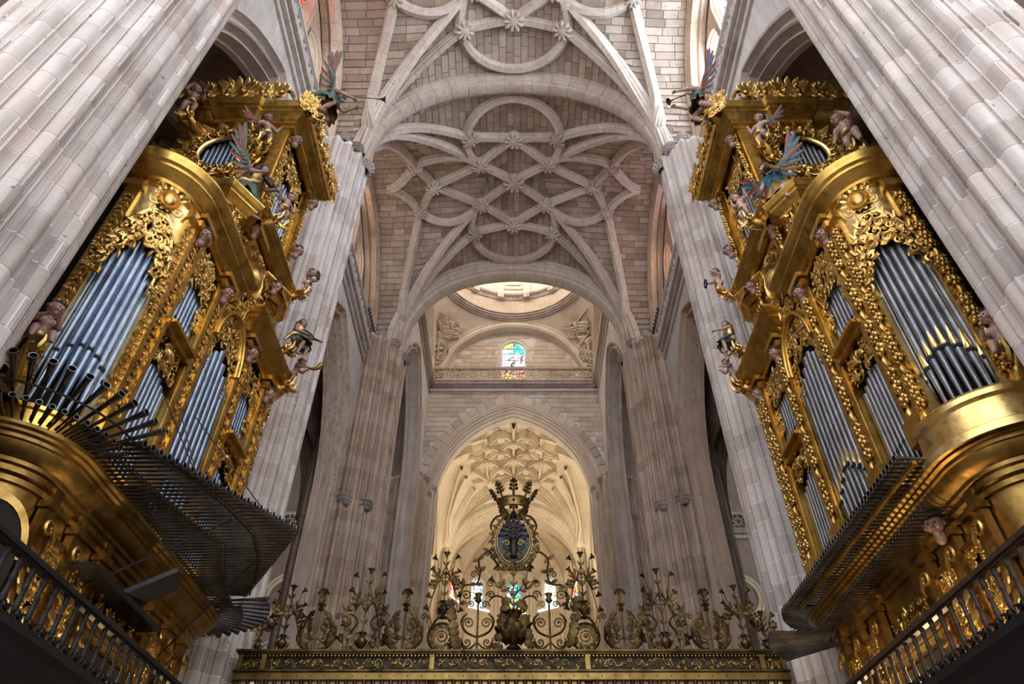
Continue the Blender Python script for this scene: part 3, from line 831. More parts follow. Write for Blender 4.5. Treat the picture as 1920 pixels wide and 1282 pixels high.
def voussoirs(obj, P, uc, zs, s, h, wid, n, mat, d0=-0.08):
    out = pointed(s+wid, h+wid*1.05, 60); inn = pointed(s, h, 60)
    k = len(inn)-1
    for i in range(n):
        a, b = i/n+0.0012, (i+1)/n-0.0012
        def at(c, t):
            x = t*k; j = min(int(x), k-1); f = x-j
            return (c[j][0]*(1-f)+c[j+1][0]*f, c[j][1]*(1-f)+c[j+1][1]*f)
        q = [at(inn, a), at(inn, b), at(out, b), at(out, a)]
        vs = [P(uc+x, zs+z, d0) for x, z in q] + [P(uc+x, zs+z, 0.01) for x, z in q]
        MB().add(vs, [(3, 2, 1, 0), (0, 1, 5, 4), (1, 2, 6, 5), (2, 3, 7, 6), (3, 0, 4, 7)]).build('voussoir', mat, obj, None)
def in_pointed(x, z, s, h):
    if abs(x) >= s or z < 0: return abs(x) < s and z < 0
    r = (s*s+h*h)/(2*s); return (abs(x)+r-s)**2+z*z < r*r

east = struct_e('wall_east', 'grey coursed stone wall over the lit chancel arch, below the gallery rail', 'wall')
PE = lambda u, z, d=0.0: V3(u, EY+d, z)
ES, EH, EZ = 5.95, 7.6, 25.1
mb = MB(); wall_with_arch(mb, PE, -7.2, 7.2, 0, 34.6, 0, ES, EZ, EH); mb.build('wall_face', M['mortar'], east, None)
ashlar(east, PE, -6.4, 6.4, 25.0, 33.4, 0.42, 1.05, lambda u, z: not in_pointed(u, z-EZ, ES+0.52, EH+0.55), M['ashlar'], 21)
voussoirs(east, PE, 0, EZ, ES-0.02, EH-0.02, 0.62, 30, M['ashlar'])
mb = MB(); arch_orders(mb, PE, 0, ES, EZ, EH, 0, [(-0.02, -0.10), (0.06, -0.10), (0.09, 0.05), (0.16, 0.08), (0.20, 0.20), (0.30, 0.22), (0.33, 0.40), (0.42, 0.45), (0.46, 0.62), (0.58, 0.66), (0.60, 0.95), (0.68, 1.0), (0.70, 1.6)])
mb.build('chancel_arch', M['ashlar'], east, 35)
for z, o_, h_ in ((33.45, 0.10, 0.16), (33.62, 0.18, 0.14), (34.05, 0.22, 0.16), (34.25, 0.36, 0.24), (34.42, 0.44, 0.12)):
    MB().box((0, EY-o_/2+0.1, z), (12.6, o_+0.2, h_)).build('cornice_moulding', M['moulding'], east, None)
rail = tag(empty('crossing_balustrade', (0, EY-0.35, 34.48)), 'pierced stone balustrade under the round-headed lunette window of the crossing', 'balustrade')
n = 14; w = 12.1/n
me = tracery_mesh('tracery_panel', w, 1.0, 0.14); finish(me, M['dome'], 50)
for k in range(n): mk('tracery_panel', me, None, rail, None, (-6.05+w*(k+0.5), 0, 0))
MB().box((0, 0, 1.06), (12.2, 0.26, 0.14)).build('handrail', M['dome'], rail, None)

cross = struct_e('ceiling_crossing', 'pale crossing dome with its ring cornice, carved pendentives and drum', 'dome')
Z0 = 35.0; RR = math.hypot(XH, XH); ZR = Z0+XH
def lunette(P, wall, lit):
    """wall behind a semicircular arch, from the gallery up to the ring; P(u, z, d)"""
    n = 32
    mb = MB(); rows = []
    for r, d in ((XH, 0.0), (XH-0.10, 0.0), (XH-0.12, 0.06), (XH-0.45, 0.08), (XH-0.47, 0.14), (XH-0.55, 0.16), (XH-0.60, 0.9)):
        rows.append([P(r*math.cos(q), Z0+r*math.sin(q), d) for q in np.linspace(0, PI, n)])
    mb.grid(rows); mb.build('lunette_arch', M['dome'], wall, 40)
for face, lab in ((0, 'east'), (1, 'west'), (2, 'north'), (3, 'south')):
    if face == 0: PL = lambda u, z, d=0.0: V3(u, XC+XH+d, z)
    elif face == 1: PL = lambda u, z, d=0.0: V3(-u, XC-XH-d, z)
    elif face == 2: PL = lambda u, z, d=0.0: V3(-XH-d, XC+u, z)
    else: PL = lambda u, z, d=0.0: V3(XH+d, XC-u, z)
    lunette(PL, cross, face == 0)
    for s_ in (-1, 1): MB().add([PL(s_*5.36, 34.4, 0.35), PL(s_*6.1, 34.4, 0.35), PL(s_*6.1, 35.7, 0.35), PL(s_*5.36, 35.7, 0.35)], [(0, 1, 2, 3)]).build('lunette_foot', M['dome'], cross, None)
    w_, zb, zt = 1.75, 35.2, 39.45
    mb = MB()
    sw = w_/2; hs = zt-zb-sw
    R_ = XH-0.5
    arcp = [(-R_*math.cos(q), R_*math.sin(q)) for q in np.linspace(0, PI, 41)]
    def top(x): return Z0+math.sqrt(max(0, R_*R_-x*x))
    xs = [-R_*math.cos(q) for q in np.linspace(0, PI/2, 14)]
    xs = [x for x in xs if x < -sw-0.05] + [-sw]
    for a, b in zip(xs[:-1], xs[1:]):
        for s in (1, -1): mb.add([PL(s*a, 34, 0.9), PL(s*b, 34, 0.9), PL(s*b, top(b), 0.9), PL(s*a, top(a), 0.9)], [(0, 1, 2, 3)])
    pts = [(-sw*math.cos(q), zb+hs+sw*math.sin(q)) for q in np.linspace(0, PI, 17)]
    for (xa, za), (xb, zb_) in zip(pts[:-1], pts[1:]): mb.add([PL(xa, za, 0.9), PL(xb, zb_, 0.9), PL(xb, top(xb), 0.9), PL(xa, top(xa), 0.9)], [(0, 1, 2, 3)])
    mb.add([PL(-sw, 34, 0.9), PL(sw, 34, 0.9), PL(sw, zb, 0.9), PL(-sw, zb, 0.9)], [(0, 1, 2, 3)])
    mb.build('lunette_backing', M['mortar'] if face == 0 else M['dome'], cross, None)
    if face == 0:
        ashlar(cross, lambda u, z, d=0.0: PL(u, z, 0.9+d), -R_, R_, 34.6, 40.6, 0.42, 1.1, lambda u, z: (abs(u)+0.45)**2+(z-Z0+0.1)**2 < R_*R_ and not (abs(u) < sw+0.5 and z < zt+0.25), M['dome'], 33, keep=120)
        # the coloured window: single panes between bars
        WIN_N += 1
        wo = struct_e('window_%d' % WIN_N, 'round-headed stained glass window in red, white, turquoise and orange above the crossing balustrade', 'window')
        Pw = lambda u, z, d=0.0: PL(u, z, 0.9+d)
        rows = []
        for e, d in ((0.30, -0.05), (0.24, -0.05), (0.20, 0.05), (0.10, 0.10), (0.02, 0.30)):
            ss = sw+e
            rows.append([Pw(-ss, zb, d)] + [Pw(-ss*math.cos(q), zb+hs+ss*math.sin(q), d) for q in np.linspace(0, PI, 21)] + [Pw(ss, zb, d)])
        MB().grid(rows).build('window_frame', M['dome'], wo, 40)
        cols = [[(1, 0.95, 0.9), (1, 1, 1)], [(1, 0.45, 0.03), (1, 0.25, 0.10)], [(0.95, 0.30, 0.30), (0.9, 0.25, 0.35)], [(1, 0.93, 0.95), (1, 0.85, 0.9)], [(1, 1, 1), (0.85, 0.75, 0.95)], [(0.95, 0.85, 0.9), (0.03, 0.65, 0.72)], [(1.0, 0.80, 0.10), (0.05, 0.6, 0.65)]]
        zl = [zb, 35.6, 36.3, 37.0, 37.65, 38.3, 38.85, zt]
        for i in range(7):
            for j in (0, 1):
                m = stained('stained_pane', 10+i*2+j, 1.7, [(0.0, cols[i][j]), (0.42, (1, 1, 1)), (0.52, cols[i][j]), (0.72, cols[i][1-j]), (0.84, tuple(c*0.6 for c in cols[i][j]))], 3.4)
                za, zz = zl[i]+0.02, zl[i+1]-0.02
                def hw(z): return sw if z < zb+hs else math.sqrt(max(0.0, sw*sw-(z-zb-hs)**2))
                zs_ = np.linspace(za, zz, 7)
                inn = [(0.02, z) for z in zs_[::-1]]; out = [(max(0.03, hw(z)-0.01), z) for z in zs_]
                pg = [((-x if j == 0 else x), z) for x, z in out+inn]
                MB().add([Pw(x, z, 0.28) for x, z in pg], [tuple(range(len(pg)))]).build('pane', m, wo, None)
        b = MB().tube([Pw(0, zb, 0.26), Pw(0, zt, 0.26)], 0.03, 5)
        for z in zl[1:-1]:
            h_ = sw if z < zb+hs else math.sqrt(max(0, sw*sw-(z-zb-hs)**2)); b.tube([Pw(-h_, z, 0.26), Pw(h_, z, 0.26)], 0.025, 5)
        b.build('glazing_bar', M['iron'], wo, None)
    else:
        WIN_N += 1
        lancet('window_%d' % WIN_N, M['glass_white'], lambda u, z, d=0.0: PL(u, z, 0.9+d), 0, zb, zt, w_, 'pale lunette window of the crossing facing ' + lab, mull=1)
for q_ in ((0, 41.2, 34.5, 16, 1.9, 0.2), (0, 27.7, 34.5, 16, 1.9, 0.2), (7.2, 34.4, 34.5, 2.0, 15, 0.2), (-7.2, 34.4, 34.5, 2.0, 15, 0.2)):
    MB().box(q_[:3], q_[3:]).build('gallery_floor', M['moulding'], cross, None)
for i in (-1, 1):
    for j in (-1, 1): MB().box((i*6.95, XC+j*6.95, 38), (2.06, 2.06, 8)).build('corner_mass', M['dome'], cross, None)
# pendentives
for qi in range(4):
    rows = []
    for z in np.linspace(Z0, ZR, 18):
        r = math.sqrt(max(0, RR*RR-(z-Z0)**2)); a = math.acos(min(1, XH/r))
        rows.append([V3(r*math.cos(q), XC+r*math.sin(q), z) for q in qi*PI/2+np.linspace(a, PI/2-a, 18)])
    MB().grid(rows).build('pendentive', M['dome'], cross, 60)
# ring cornice, drum with framed panels, upper cornice, dome
ring = MB(); ctr = (0, XC, 0)
ring.lathe([(XH+0.25, ZR-0.12), (XH-0.05, ZR-0.10), (XH-0.10, ZR), (XH-0.22, ZR+0.03), (XH-0.24, ZR+0.14), (XH-0.34, ZR+0.17), (XH-0.36, ZR+0.30), (XH-0.46, ZR+0.34), (XH-0.46, ZR+0.44), (XH-0.1, ZR+0.5)], 72, ctr)
ring.build('ring_cornice', M['moulding'], cross, 30)
dr = MB().lathe([(XH-0.10, ZR+0.4), (XH-0.10, ZR+2.2)], 72, ctr); dr.build('drum_base', M['dome'], cross, 60)
uc_ = MB().lathe([(XH-0.1, ZR+2.1), (XH-0.2, ZR+2.15), (XH-0.3, ZR+2.35), (XH-0.5, ZR+2.45), (XH-0.55, ZR+2.6), (XH-0.15, ZR+2.7)], 72, ctr)
uc_.build('drum_cornice', M['moulding'], cross, 30)
up = MB().lathe([(XH-0.15, ZR+2.6), (XH-0.15, ZR+8.0), (XH-0.35, ZR+8.2), (XH-0.6, ZR+9.5), (XH-1.6, ZR+11.6), (XH-3.3, ZR+13.2), (1.2, ZR+13.9)], 72, ctr)
up.build('drum_wall', M['dome'], cross, 40)
for k in range(16):
    q = 2*PI*(k+0.5)/16; e = V3(math.cos(q), math.sin(q), 0); s = V3(-e[1], e[0], 0)
    MB().box(V3(0, XC, ZR+5.2)+e*(XH-0.2), (0.22, 0.55, 5.2), [e, s, V3(0, 0, 1)]).build('drum_pilaster', M['dome'], cross, None)
    MB().box(V3(0, XC, ZR+2.3)+e*(XH-0.42), (0.36, 0.5, 0.5), [e, s, V3(0, 0, 1)]).build('drum_console', M['moulding'], cross, None)
for k in range(8):
    q = 2*PI*k/8 + PI/2; e = V3(math.cos(q), math.sin(q), 0); s = V3(-e[1], e[0], 0); c = V3(0, XC, 0)+e*(XH-0.22)
    fr = MB(); zz0, zz1, hw = ZR+3.5, ZR+7.2, 0.85
    for a, b, sz in ((0, zz0, (0.2, 2*hw+0.3, 0.22)), (0, zz1, (0.2, 2*hw+0.3, 0.22)), (-hw, (zz0+zz1)/2, (0.2, 0.2, zz1-zz0)), (hw, (zz0+zz1)/2, (0.2, 0.2, zz1-zz0)), (0, zz0+0.45, (0.16, 2*hw-0.5, 0.1)), (0, zz1-0.45, (0.16, 2*hw-0.5, 0.1)), (-hw+0.4, (zz0+zz1)/2, (0.16, 0.1, zz1-zz0-0.9)), (hw-0.4, (zz0+zz1)/2, (0.16, 0.1, zz1-zz0-0.9))):
        fr.box(c+s*a+V3(0, 0, b), sz, [e, s, V3(0, 0, 1)])
    fr.build('panel_frame', M['dome'], cross, None)
    if k % 2 == 1:
        MB().box(c+V3(0, 0, (zz0+zz1)/2)-e*0.02, (0.06, 1.1, 2.7), [e, s, V3(0, 0, 1)]).build('drum_pane', M['glass_drum'], cross, None)
# carved relief figures on the pendentives: rays, drapery, wreath and cloud scrolls
for qi, lab in ((0, 'beside the turquoise side of the window'), (1, 'beside the orange-flecked side of the window'), (2, 'over the nave, north corner'), (3, 'over the nave, south corner')):
    rg = random.Random(40+qi); mb = MB()
    mid = qi*PI/2+PI/4
    def S(a, z, off=0.0):
        r = math.sqrt(max(0.01, RR*RR-(z-Z0)**2)); p = V3(r*math.cos(mid+a), r*math.sin(mid+a), z-Z0)
        p = p*(1-off/RR); return V3(p[0], p[1]+XC, p[2]+Z0)
    def st(pts, r): mb.tube([S(a, z, o) for a, z, o in pts], r, 6)
    sg = 1 if qi in (0, 2) else -1
    for k in range(26):     # torso and drapery folds
        a0 = rg.uniform(-0.05, 0.05); z0_ = rg.uniform(36.3, 39.0); wv = 0.02+0.03*(z0_-35.5)
        st([(a0+rg.uniform(-wv, wv), z0_, 0.02), (a0+rg.uniform(-wv, wv), z0_+0.35, 0.16), (a0+rg.uniform(-wv, wv), z0_+0.75, 0.12), (a0+rg.uniform(-wv, wv)*1.6, z0_+1.05, 0.02)], [0.05, 0.13, 0.11, 0.03])
    st([(0.0, 39.15, 0.10), (0.0, 39.35, 0.26), (0.0, 39.6, 0.26), (0.0, 39.75, 0.10)], [0.10, 0.17, 0.17, 0.10])
    for q in range(2):
        d = sg if q == 0 else -sg
        st([(0.02*d, 38.9, 0.1), (0.07*d, 38.75, 0.24), (0.12*d, 38.95, 0.22), (0.15*d, 39.25, 0.14)], [0.11, 0.10, 0.085, 0.06])
        for j in range(6): st([(0.03*d, 39.0-0.05*j, 0.02), (0.08*d+0.012*j*d, 39.45-0.10*j, 0.14), (0.17*d-0.008*j*d, 39.75-0.16*j, 0.06), (0.20*d-0.012*j*d, 39.8-0.2*j, 0.0)], [0.05, 0.08, 0.06, 0.02])
    st([(0.0, 38.2, 0.1), (0.05*sg, 37.9, 0.26), (0.03*sg, 37.2, 0.22), (0.06*sg, 36.6, 0.1)], [0.13, 0.12, 0.10, 0.06])
    st([(-0.02*sg, 38.2, 0.1), (-0.06*sg, 37.7, 0.24), (-0.03*sg, 37.0, 0.18), (-0.03*sg, 36.4, 0.08)], [0.13, 0.12, 0.09, 0.05])
    for k in range(9):      # rays
        q = -0.9+k*0.3; st([(0.03*math.sin(q)*sg, 39.6+0.35*math.cos(q)*0.6, 0.1), (0.14*math.sin(q)*sg+0.02, 39.6+0.75*math.cos(q), 0.05)], [0.05, 0.02])
    st([(0.085*math.cos(t), 37.4+0.75*math.sin(t), 0.12) for t in np.linspace(0, 2*PI, 20)], 0.09)
    for k in range(10):
        z_ = 35.5+0.14*k; a = 0.022*math.sin(k*1.9); st([(a-0.03, z_, 0.0), (a, z_+0.12, 0.14), (a+0.03, z_, 0.0)], [0.04, 0.09, 0.04])
    mb.build('pendentive_relief', M['dome'], cross, 60)

# side walls of the crossing with tall arches to the transepts
for sx in (-1, 1):
    w_ = struct_e('wall_crossing_'+('north' if sx < 0 else 'south'), 'side wall of the crossing over the tall transept arch, ' + ('nearer the red lancet' if sx < 0 else 'nearer the green and red lancet'), 'wall')
    PS = lambda u, z, d=0.0, sx=sx: V3(sx*(6.25+d), u, z)
    mb = MB(); wall_with_arch(mb, PS, P3Y, EY+0.6, 0, 34.6, XC+0.1, 4.7, 25.2, 7.4); mb.build('wall_face', M['wall'], w_, None)
    mb = MB(); arch_orders(mb, PS, XC+0.1, 4.7, 25.2, 7.4, 0, ORD); mb.build('transept_arch', M['moulding'], w_, 35)
    for z, o_, h_ in ((33.5, 0.10, 0.16), (34.05, 0.22, 0.16), (34.3, 0.40, 0.3)):
        MB().box((sx*(6.25-o_/2+0.1), XC, z), (o_+0.2, 12.4, h_)).build('cornice_moulding', M['moulding'], w_, None)
    # transept: end wall, ceiling, east wall with arch and round window
    tr = struct_e('wall_transept_'+('north' if sx < 0 else 'south'), 'transept wall with round window and cornice seen between piers, ' + ('past the fan of trumpets' if sx < 0 else 'past the short trumpets'), 'wall')
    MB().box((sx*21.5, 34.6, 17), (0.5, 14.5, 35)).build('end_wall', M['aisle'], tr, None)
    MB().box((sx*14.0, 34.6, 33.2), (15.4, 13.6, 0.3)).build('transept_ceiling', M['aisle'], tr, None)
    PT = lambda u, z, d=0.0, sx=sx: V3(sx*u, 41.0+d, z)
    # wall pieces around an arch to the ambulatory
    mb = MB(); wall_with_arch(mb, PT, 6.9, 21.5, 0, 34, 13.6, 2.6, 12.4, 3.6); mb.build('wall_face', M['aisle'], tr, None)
    mb = MB(); arch_orders(mb, PT, 13.6, 2.6, 12.4, 3.6, 0, [(-0.1, -0.06), (0, -0.06), (0.1, 0.1), (0.3, 0.15), (0.32, 0.5), (0.55, 0.55), (0.6, 1.2)]); mb.build('ambulatory_arch', M['wall'], tr, 35)
    orr = MB(); c = PT(13.5, 18.4, -0.05); ax = [V3(1, 0, 0), V3(0, 0, 1), V3(0, -1, 0)]
    orr.lathe([(1.55, 0.0), (1.5, 0.14), (1.35, 0.18), (1.28, 0.1), (1.1, 0.12), (1.02, -0.3), (0.95, -0.6)], 32, c, ax); orr.build('round_window_moulding', M['chancel'], tr, 40)
    MB().lathe([(1.0, -0.45), (0.01, -0.45)], 32, c, ax).build('round_window_recess', M['chancel'], tr, None)
    for z, o_, h_ in ((22.3, 0.2, 0.25), (22.6, 0.35, 0.3), (23.9, 0.25, 0.2)):
        MB().box((sx*14.7, 41.0-o_/2, z), (13.0, o_, h_)).build('cornice_moulding', M['moulding'], tr, None)
    me = tracery_mesh('tracery_panel', 0.95, 1.05, 0.12); finish(me, M['moulding'], 50)
    for k in range(8): mk('tracery_panel', me, None, tr, None, (sx*(9.6+0.97*k), 40.78, 22.78))
    MB().box((sx*14.8, 46.2, 10), (13.5, 0.3, 22)).build('ambulatory_wall', M['chancel'], tr, None)
    WIN_N += 1
    lancet('window_%d' % WIN_N, M['glass_white'], lambda u, z, d=0.0, sx=sx: V3(sx*u, 46.0+d, z), 14.2, 8.5, 13.2, 2.2, 'bright ambulatory window low behind the screen finials, ' + ('past the fan of trumpets' if sx < 0 else 'past the short trumpets'))

# ------------------------------------------------------------------ chancel: net vault, arch, polygonal apse
chv = struct_e('ceiling_chancel', 'warmly lit net vault of the chancel with hanging bosses', 'vault')
CH0, CH1 = 42.0, 54.0
class CV(Vault):
    pass
VC = CV((CH0+CH1)/2, 6.0, base=24.6, a=6.1, riseA=8.1, riseB=8.0, dome=0.5)
X = np.linspace(-6.3, 6.3, 61); Yv = np.linspace(-6, 6, 55)
rows = [[VC.p(x, min(max(d, -VC.b), VC.b))+V3(0, d-min(max(d, -VC.b), VC.b), 0) for x in X] for d in Yv]
MB().grid(rows).build('vault_web', M['chancel'], chv, 60)
CR = scale_prof(RIB0, 1.05, 1.65)
nodes = {}
LX, LY = 1.45, 1.65
# ridge and lattice of the net
rib_on(VC, chv, line((0, -4.9), (0, 4.9), 24), M['chancel'], CR, None)
def inside_net(x, y): return abs(x)/4.7 + abs(y)/5.6 < 1.12 and abs(x) < 4.5 and abs(y) < 5.0
segs = set()
for i in range(-4, 5):
    for j in range(-4, 5):
        if (i+j) % 2: continue
        x, y = i*LX*0.78, j*LY*0.78
        if not inside_net(x, y): continue
        for di, dj in ((1, 1), (1, -1)):
            x2, y2 = (i+di)*LX*0.78, (j+dj)*LY*0.78
            if inside_net(x2, y2): segs.add((x, y, x2, y2))
        nodes[(i, j)] = (x, y)
for (x, y, x2, y2) in segs: rib_on(VC, chv, line((x, y), (x2, y2), 4), M['chancel'], CR, None)
for i in (-2, 2):
    x = i*LX*0.78
    rib_on(VC, chv, line((x, -3.6), (x, 3.6), 12), M['chancel'], scale_prof(CR, 0.8, 0.8), None)
for j in (-2, 0, 2):
    y = j*LY*0.78
    rib_on(VC, chv, line((-3.4, y), (3.4, y), 12), M['chancel'], scale_prof(CR, 0.8, 0.8), None)
for (i, j), (x, y) in nodes.items():
    n = VC.n(x, VC.yc+y); p = VC.p(x, y, 0.42)
    u = nrm(np.cross(n, V3(0.2, 1, 0))); w = np.cross(n, u); r = 0.31 if i else 0.36
    mb = MB().lathe([(r*0.55, -0.25), (r*0.6, 0.15), (r*0.9, 0.2), (r*1.0, 0.32), (r*0.85, 0.36), (r, 0.44), (r*0.8, 0.55), (r*0.45, 0.57), (r*0.4, 0.62), (0.01, 0.63)], 12, p, [u, w, n])
    mb.build('boss', M['chancel'], chv, 45)
for sx in (-1, 1):
    for sy in (-1, 1):
        C = (5.75*sx, 5.5*sy)
        for q in ((1.13, 4.95), (1.13*2, 3.86), (1.13*3, 3.0), (1.13*3.5, 2.0), (4.3, 1.0)):
            tgt = (q[0]*sx, q[1]*sy)
            pts = line(tgt, C, 24, True)
            path = [VC.p(*p) for p in pts]; ref = np.array([VC.n(p[0], VC.yc+p[1]) for p in pts])
            e = path[-1].copy(); e[2] = 22; path.append(e); ref = np.vstack([ref, [nrm(V3(-sx, -sy*0.8, 0))]])
            for _ in range(4): ref[1:-1] = (ref[:-2]+ref[1:-1]*2+ref[2:])/4
            mb = MB(); sweep(mb, path, CR, ref, None); mb.build('rib', M['chancel'], chv, 35)
for sx in (-1, 1):
    cw = struct_e('wall_chancel_'+('north' if sx < 0 else 'south'), 'pale lit side wall of the chancel with slanting stone frames, ' + ('beside the red lancet' if sx < 0 else 'beside the green and red lancet'), 'wall')
    MB().box((sx*6.6, 49.5, 16), (0.5, 17, 33)).build('wall_face', M['chancel'], cw, None)
    for y in (42.6, 44.6, 47, 50.2, 52.6): MB().tube([(sx*6.3, y, 0), (sx*6.3, y, 25)], 0.22, 10).build('wall_shaft', M['chancel'], cw, 40)
    for z in (16.5, 20.5, 21.2): MB().box((sx*6.25, 48, z), (0.4, 12, 0.25)).build('string_course', M['chancel'], cw, None)
    WIN_N += 1
    lancet('window_%d' % WIN_N, M['glass_white'], lambda u, z, d=0.0, sx=sx: V3(sx*(6.34+d), u, z), 48.0, 23.0, 30.2, 3.0, 'window in the chancel side wall, edge-on, ' + ('beside the red lancet' if sx < 0 else 'beside the green and red lancet'), mull=2, depth=0.02, mat_frame=M['chancel'])
# arch before the apse
mb = MB(); path = half_arch(6.1, 7.3, 24.6, 54.2)
ref = np.array([nrm(V3(-p[0], 0, -(p[2]-24.6)*0.9-0.4)) for p in path])
path = [V3(path[0][0], 54.2, 0)] + path + [V3(path[-1][0], 54.2, 0)]; ref = np.vstack([[V3(1, 0, 0)], ref, [V3(-1, 0, 0)]])
sweep(mb, path, arch_prof(1.5, 0.75), ref, 0.9)
struct('chancel_transverse_arch', mb, M['chancel'], 'broad lit arch behind the crown of the screen, before the apse', 'arch', None, 30)
mb = MB(); top_ = half_arch(6.1, 7.3, 24.6, 54.2)
for a, b in zip(top_[:-1], top_[1:]): mb.add([a, b, V3(b[0], 54.2, 34.5), V3(a[0], 54.2, 34.5)], [(0, 1, 2, 3)])
mb.build('arch_spandrel', M['chancel'], chv, None)

apse = struct_e('wall_apse', 'polygonal apse wall with tall moulded window bays behind the screen', 'wall')
AC, AR = 57.6, 6.0
angs = [0, 25, 57.5, 90, 122.5, 155, 180]
cor = [V3(-AR, 54.2, 0), V3(-AR, 57.8, 0)] + [V3(AR*math.cos(math.radians(a)), AC+AR*math.sin(math.radians(a)), 0) for a in (163-0, 138, 106, 74, 42, 17)][0:]
cor = [V3(AR*math.cos(math.radians(a)), AC+AR*math.sin(math.radians(a)), 0) for a in (190, 170, 139, 106.5, 73.5, 41, 10, -10)]
APX = V3(0, 57.4, 32.3)
wl = {2: ('red and gold', 'glass_red', 'outermost on the side of the fan of trumpets'), 3: ('mostly white', 'glass_apse', 'between the red lancet and the blue one'), 4: ('blue and yellow', 'glass_blue', 'exactly behind the lilies of the central vase'), 5: ('pale white', 'glass_apse', 'between the blue lancet and the green one'), 6: ('red and green', 'glass_red', 'outermost on the side of the gold-mouthed pipes')}
for i in range(len(cor)-1):
    a, b = cor[i], cor[i+1]; t = nrm(b-a); L = np.linalg.norm(b-a); nn = V3(t[1], -t[0], 0)     # outward
    if np.dot(nn, (a+b)/2-V3(0, AC, 0)) < 0: nn = -nn
    PA = lambda u, z, d=0.0, a=a, t=t, nn=nn: a+t*u+nn*d+V3(0, 0, z)
    if 1 <= i <= 5:
        c = L/2; w_ = 1.3; sw = w_/2+0.45
        mb = MB()
        z0w, z1w = 26.5, 29.15
        hs = z1w-z0w-w_/2
        for (u0, u1) in ((0, c-sw), (c+sw, L)): mb.add([PA(u0, 0), PA(u1, 0), PA(u1, 33), PA(u0, 33)], [(0, 1, 2, 3)])
        mb.add([PA(c-sw, 0), PA(c+sw, 0), PA(c+sw, z0w-0.4), PA(c-sw, z0w-0.4)], [(0, 1, 2, 3)])
        pts = [(-sw*math.cos(q), z0w+hs+sw*math.sin(q)) for q in np.linspace(0, PI, 15)]
        for (xa, za), (xb, zb) in zip(pts[:-1], pts[1:]): mb.add([PA(c+xa, za), PA(c+xb, zb), PA(c+xb, 33), PA(c+xa, 33)], [(0, 1, 2, 3)])
        mb.build('wall_bay', M['chancel'], apse, None)
        tx = wl[i+1]; WIN_N += 1
        lancet('window_%d' % WIN_N, M[tx[1]], PA, c, z0w, z1w, w_, tx[0] + ' stained lancet low in the apse, ' + tx[2], mull=0, frame=0.5, mat_frame=M['chancel'], depth=0.55)
        mb = MB()
        for e, d in ((0.75, 0.12), (0.95, 0.10), (1.15, 0.13)):
            ss = w_/2+e
            if ss > L/2-0.1: continue
            pts = [PA(c-ss, 14, -0.02)] + [PA(c-ss*math.cos(q), z0w+hs+ss*math.sin(q)*1.15, -0.02) for q in np.linspace(0, PI, 21)] + [PA(c+ss, 14, -0.02)]
            mb.tube(pts, d*0.8, 6)
        for uu in np.linspace(0.25, L-0.25, 9): mb.tube([PA(uu, 12, -0.03), PA(uu, 25.9, -0.03)], 0.055, 6)
        for zz in (25.9, 24.6): mb.tube([PA(0, zz, -0.04), PA(L, zz, -0.04)], 0.09, 6)
        mb.build('bay_moulding', M['chancel'], apse, 50)
    else:
        MB().add([PA(0, 0), PA(L, 0), PA(L, 33), PA(0, 33)], [(0, 1, 2, 3)]).build('wall_bay', M['chancel'], apse, None)
    # vault cell of the apse
    rows = []
    for s in np.linspace(0, 1, 13):
        r_ = []
        for u in np.linspace(0, 1, 9):
            p = a+(b-a)*u; h = 28.3+(2.0*math.sin(PI*u)**0.42)
            q = V3(p[0], p[1], 0)*(1-s)+V3(APX[0], APX[1], 0)*s
            z = h+(APX[2]-h)*math.sin(s*PI/2)**(0.8 if 0 < u < 1 else 0.75)
            r_.append(V3(q[0], q[1], z))
        rows.append(r_)
    MB().grid(rows).build('apse_vault_cell', M['chancel'], apse, 60)
    path = [];
    for s in np.sin(np.linspace(0, 1, 20)*PI/2)[::-1]:
        s = 1-s; path.append(V3(a[0]*(1-s)+APX[0]*s, a[1]*(1-s)+APX[1]*s, 28.2+(APX[2]-28.2)*math.sin(s*PI/2)**0.75))
    path = [V3(a[0], a[1], 10)] + path
    ref = np.array([nrm(V3(APX[0]-p[0]+1e-4, APX[1]-p[1], -(p[2]-28)*1.2-0.1 if p[2] > 28 else 0)) for p in path])
    mb = MB(); sweep(mb, path, scale_prof(RIB0, 1.3, 1.2), ref, None); mb.build('apse_rib', M['chancel'], apse, 35)
boss(apse, APX, V3(0, 0, -1), 0.45, M['chancel'])
rows = [[V3(x, y, 31.4 + 0.3*(1-(x/6)**2)) for x in np.linspace(-6, 6, 9)] for y in (54.0, 57.6)]
mb = MB()
top_ = half_arch(6.0, 6.6, 24.6, 54.4); 
rows = [[V3(p[0], 54.4+3.3*s, p[2]+0.8*s) for p in top_] for s in np.linspace(0, 1, 8)]
MB().grid(rows).build('apse_vault_cell', M['chancel'], apse, 60)
# ------------------------------------------------------------------ carving vocabulary
def scroll(mb, o, e1, e2, n, size, turns=1.35, hand=1, rad=0.03, lift=0.02, tail=0.9):
    """a volute with a tail, lying on the plane e1/e2 and standing proud along n"""
    pts, rr = [], []; m = 15
    for i in range(m):
        t = i/(m-1); q = t*turns*2*PI; r = size*(1-t)**0.9*0.62+size*0.05
        pts.append(o + e1*hand*(r*math.cos(q)) + e2*(r*math.sin(q)) + n*(lift+size*0.22*t)); rr.append(rad*(1.0-0.45*t))
    if tail:
        p0 = pts[0]; pts = [p0 - e2*size*tail + e1*hand*size*0.15 + n*lift*0.3, p0 - e2*size*tail*0.5 + e1*hand*size*0.10 + n*lift] + pts; rr = [rad*0.35, rad*0.9] + rr
    mb.tube(pts, rr, 5)
    mb.lathe([(size*0.13, 0), (size*0.15, size*0.05), (0.001, size*0.14)], 6, pts[-1], [e1, e2, n])
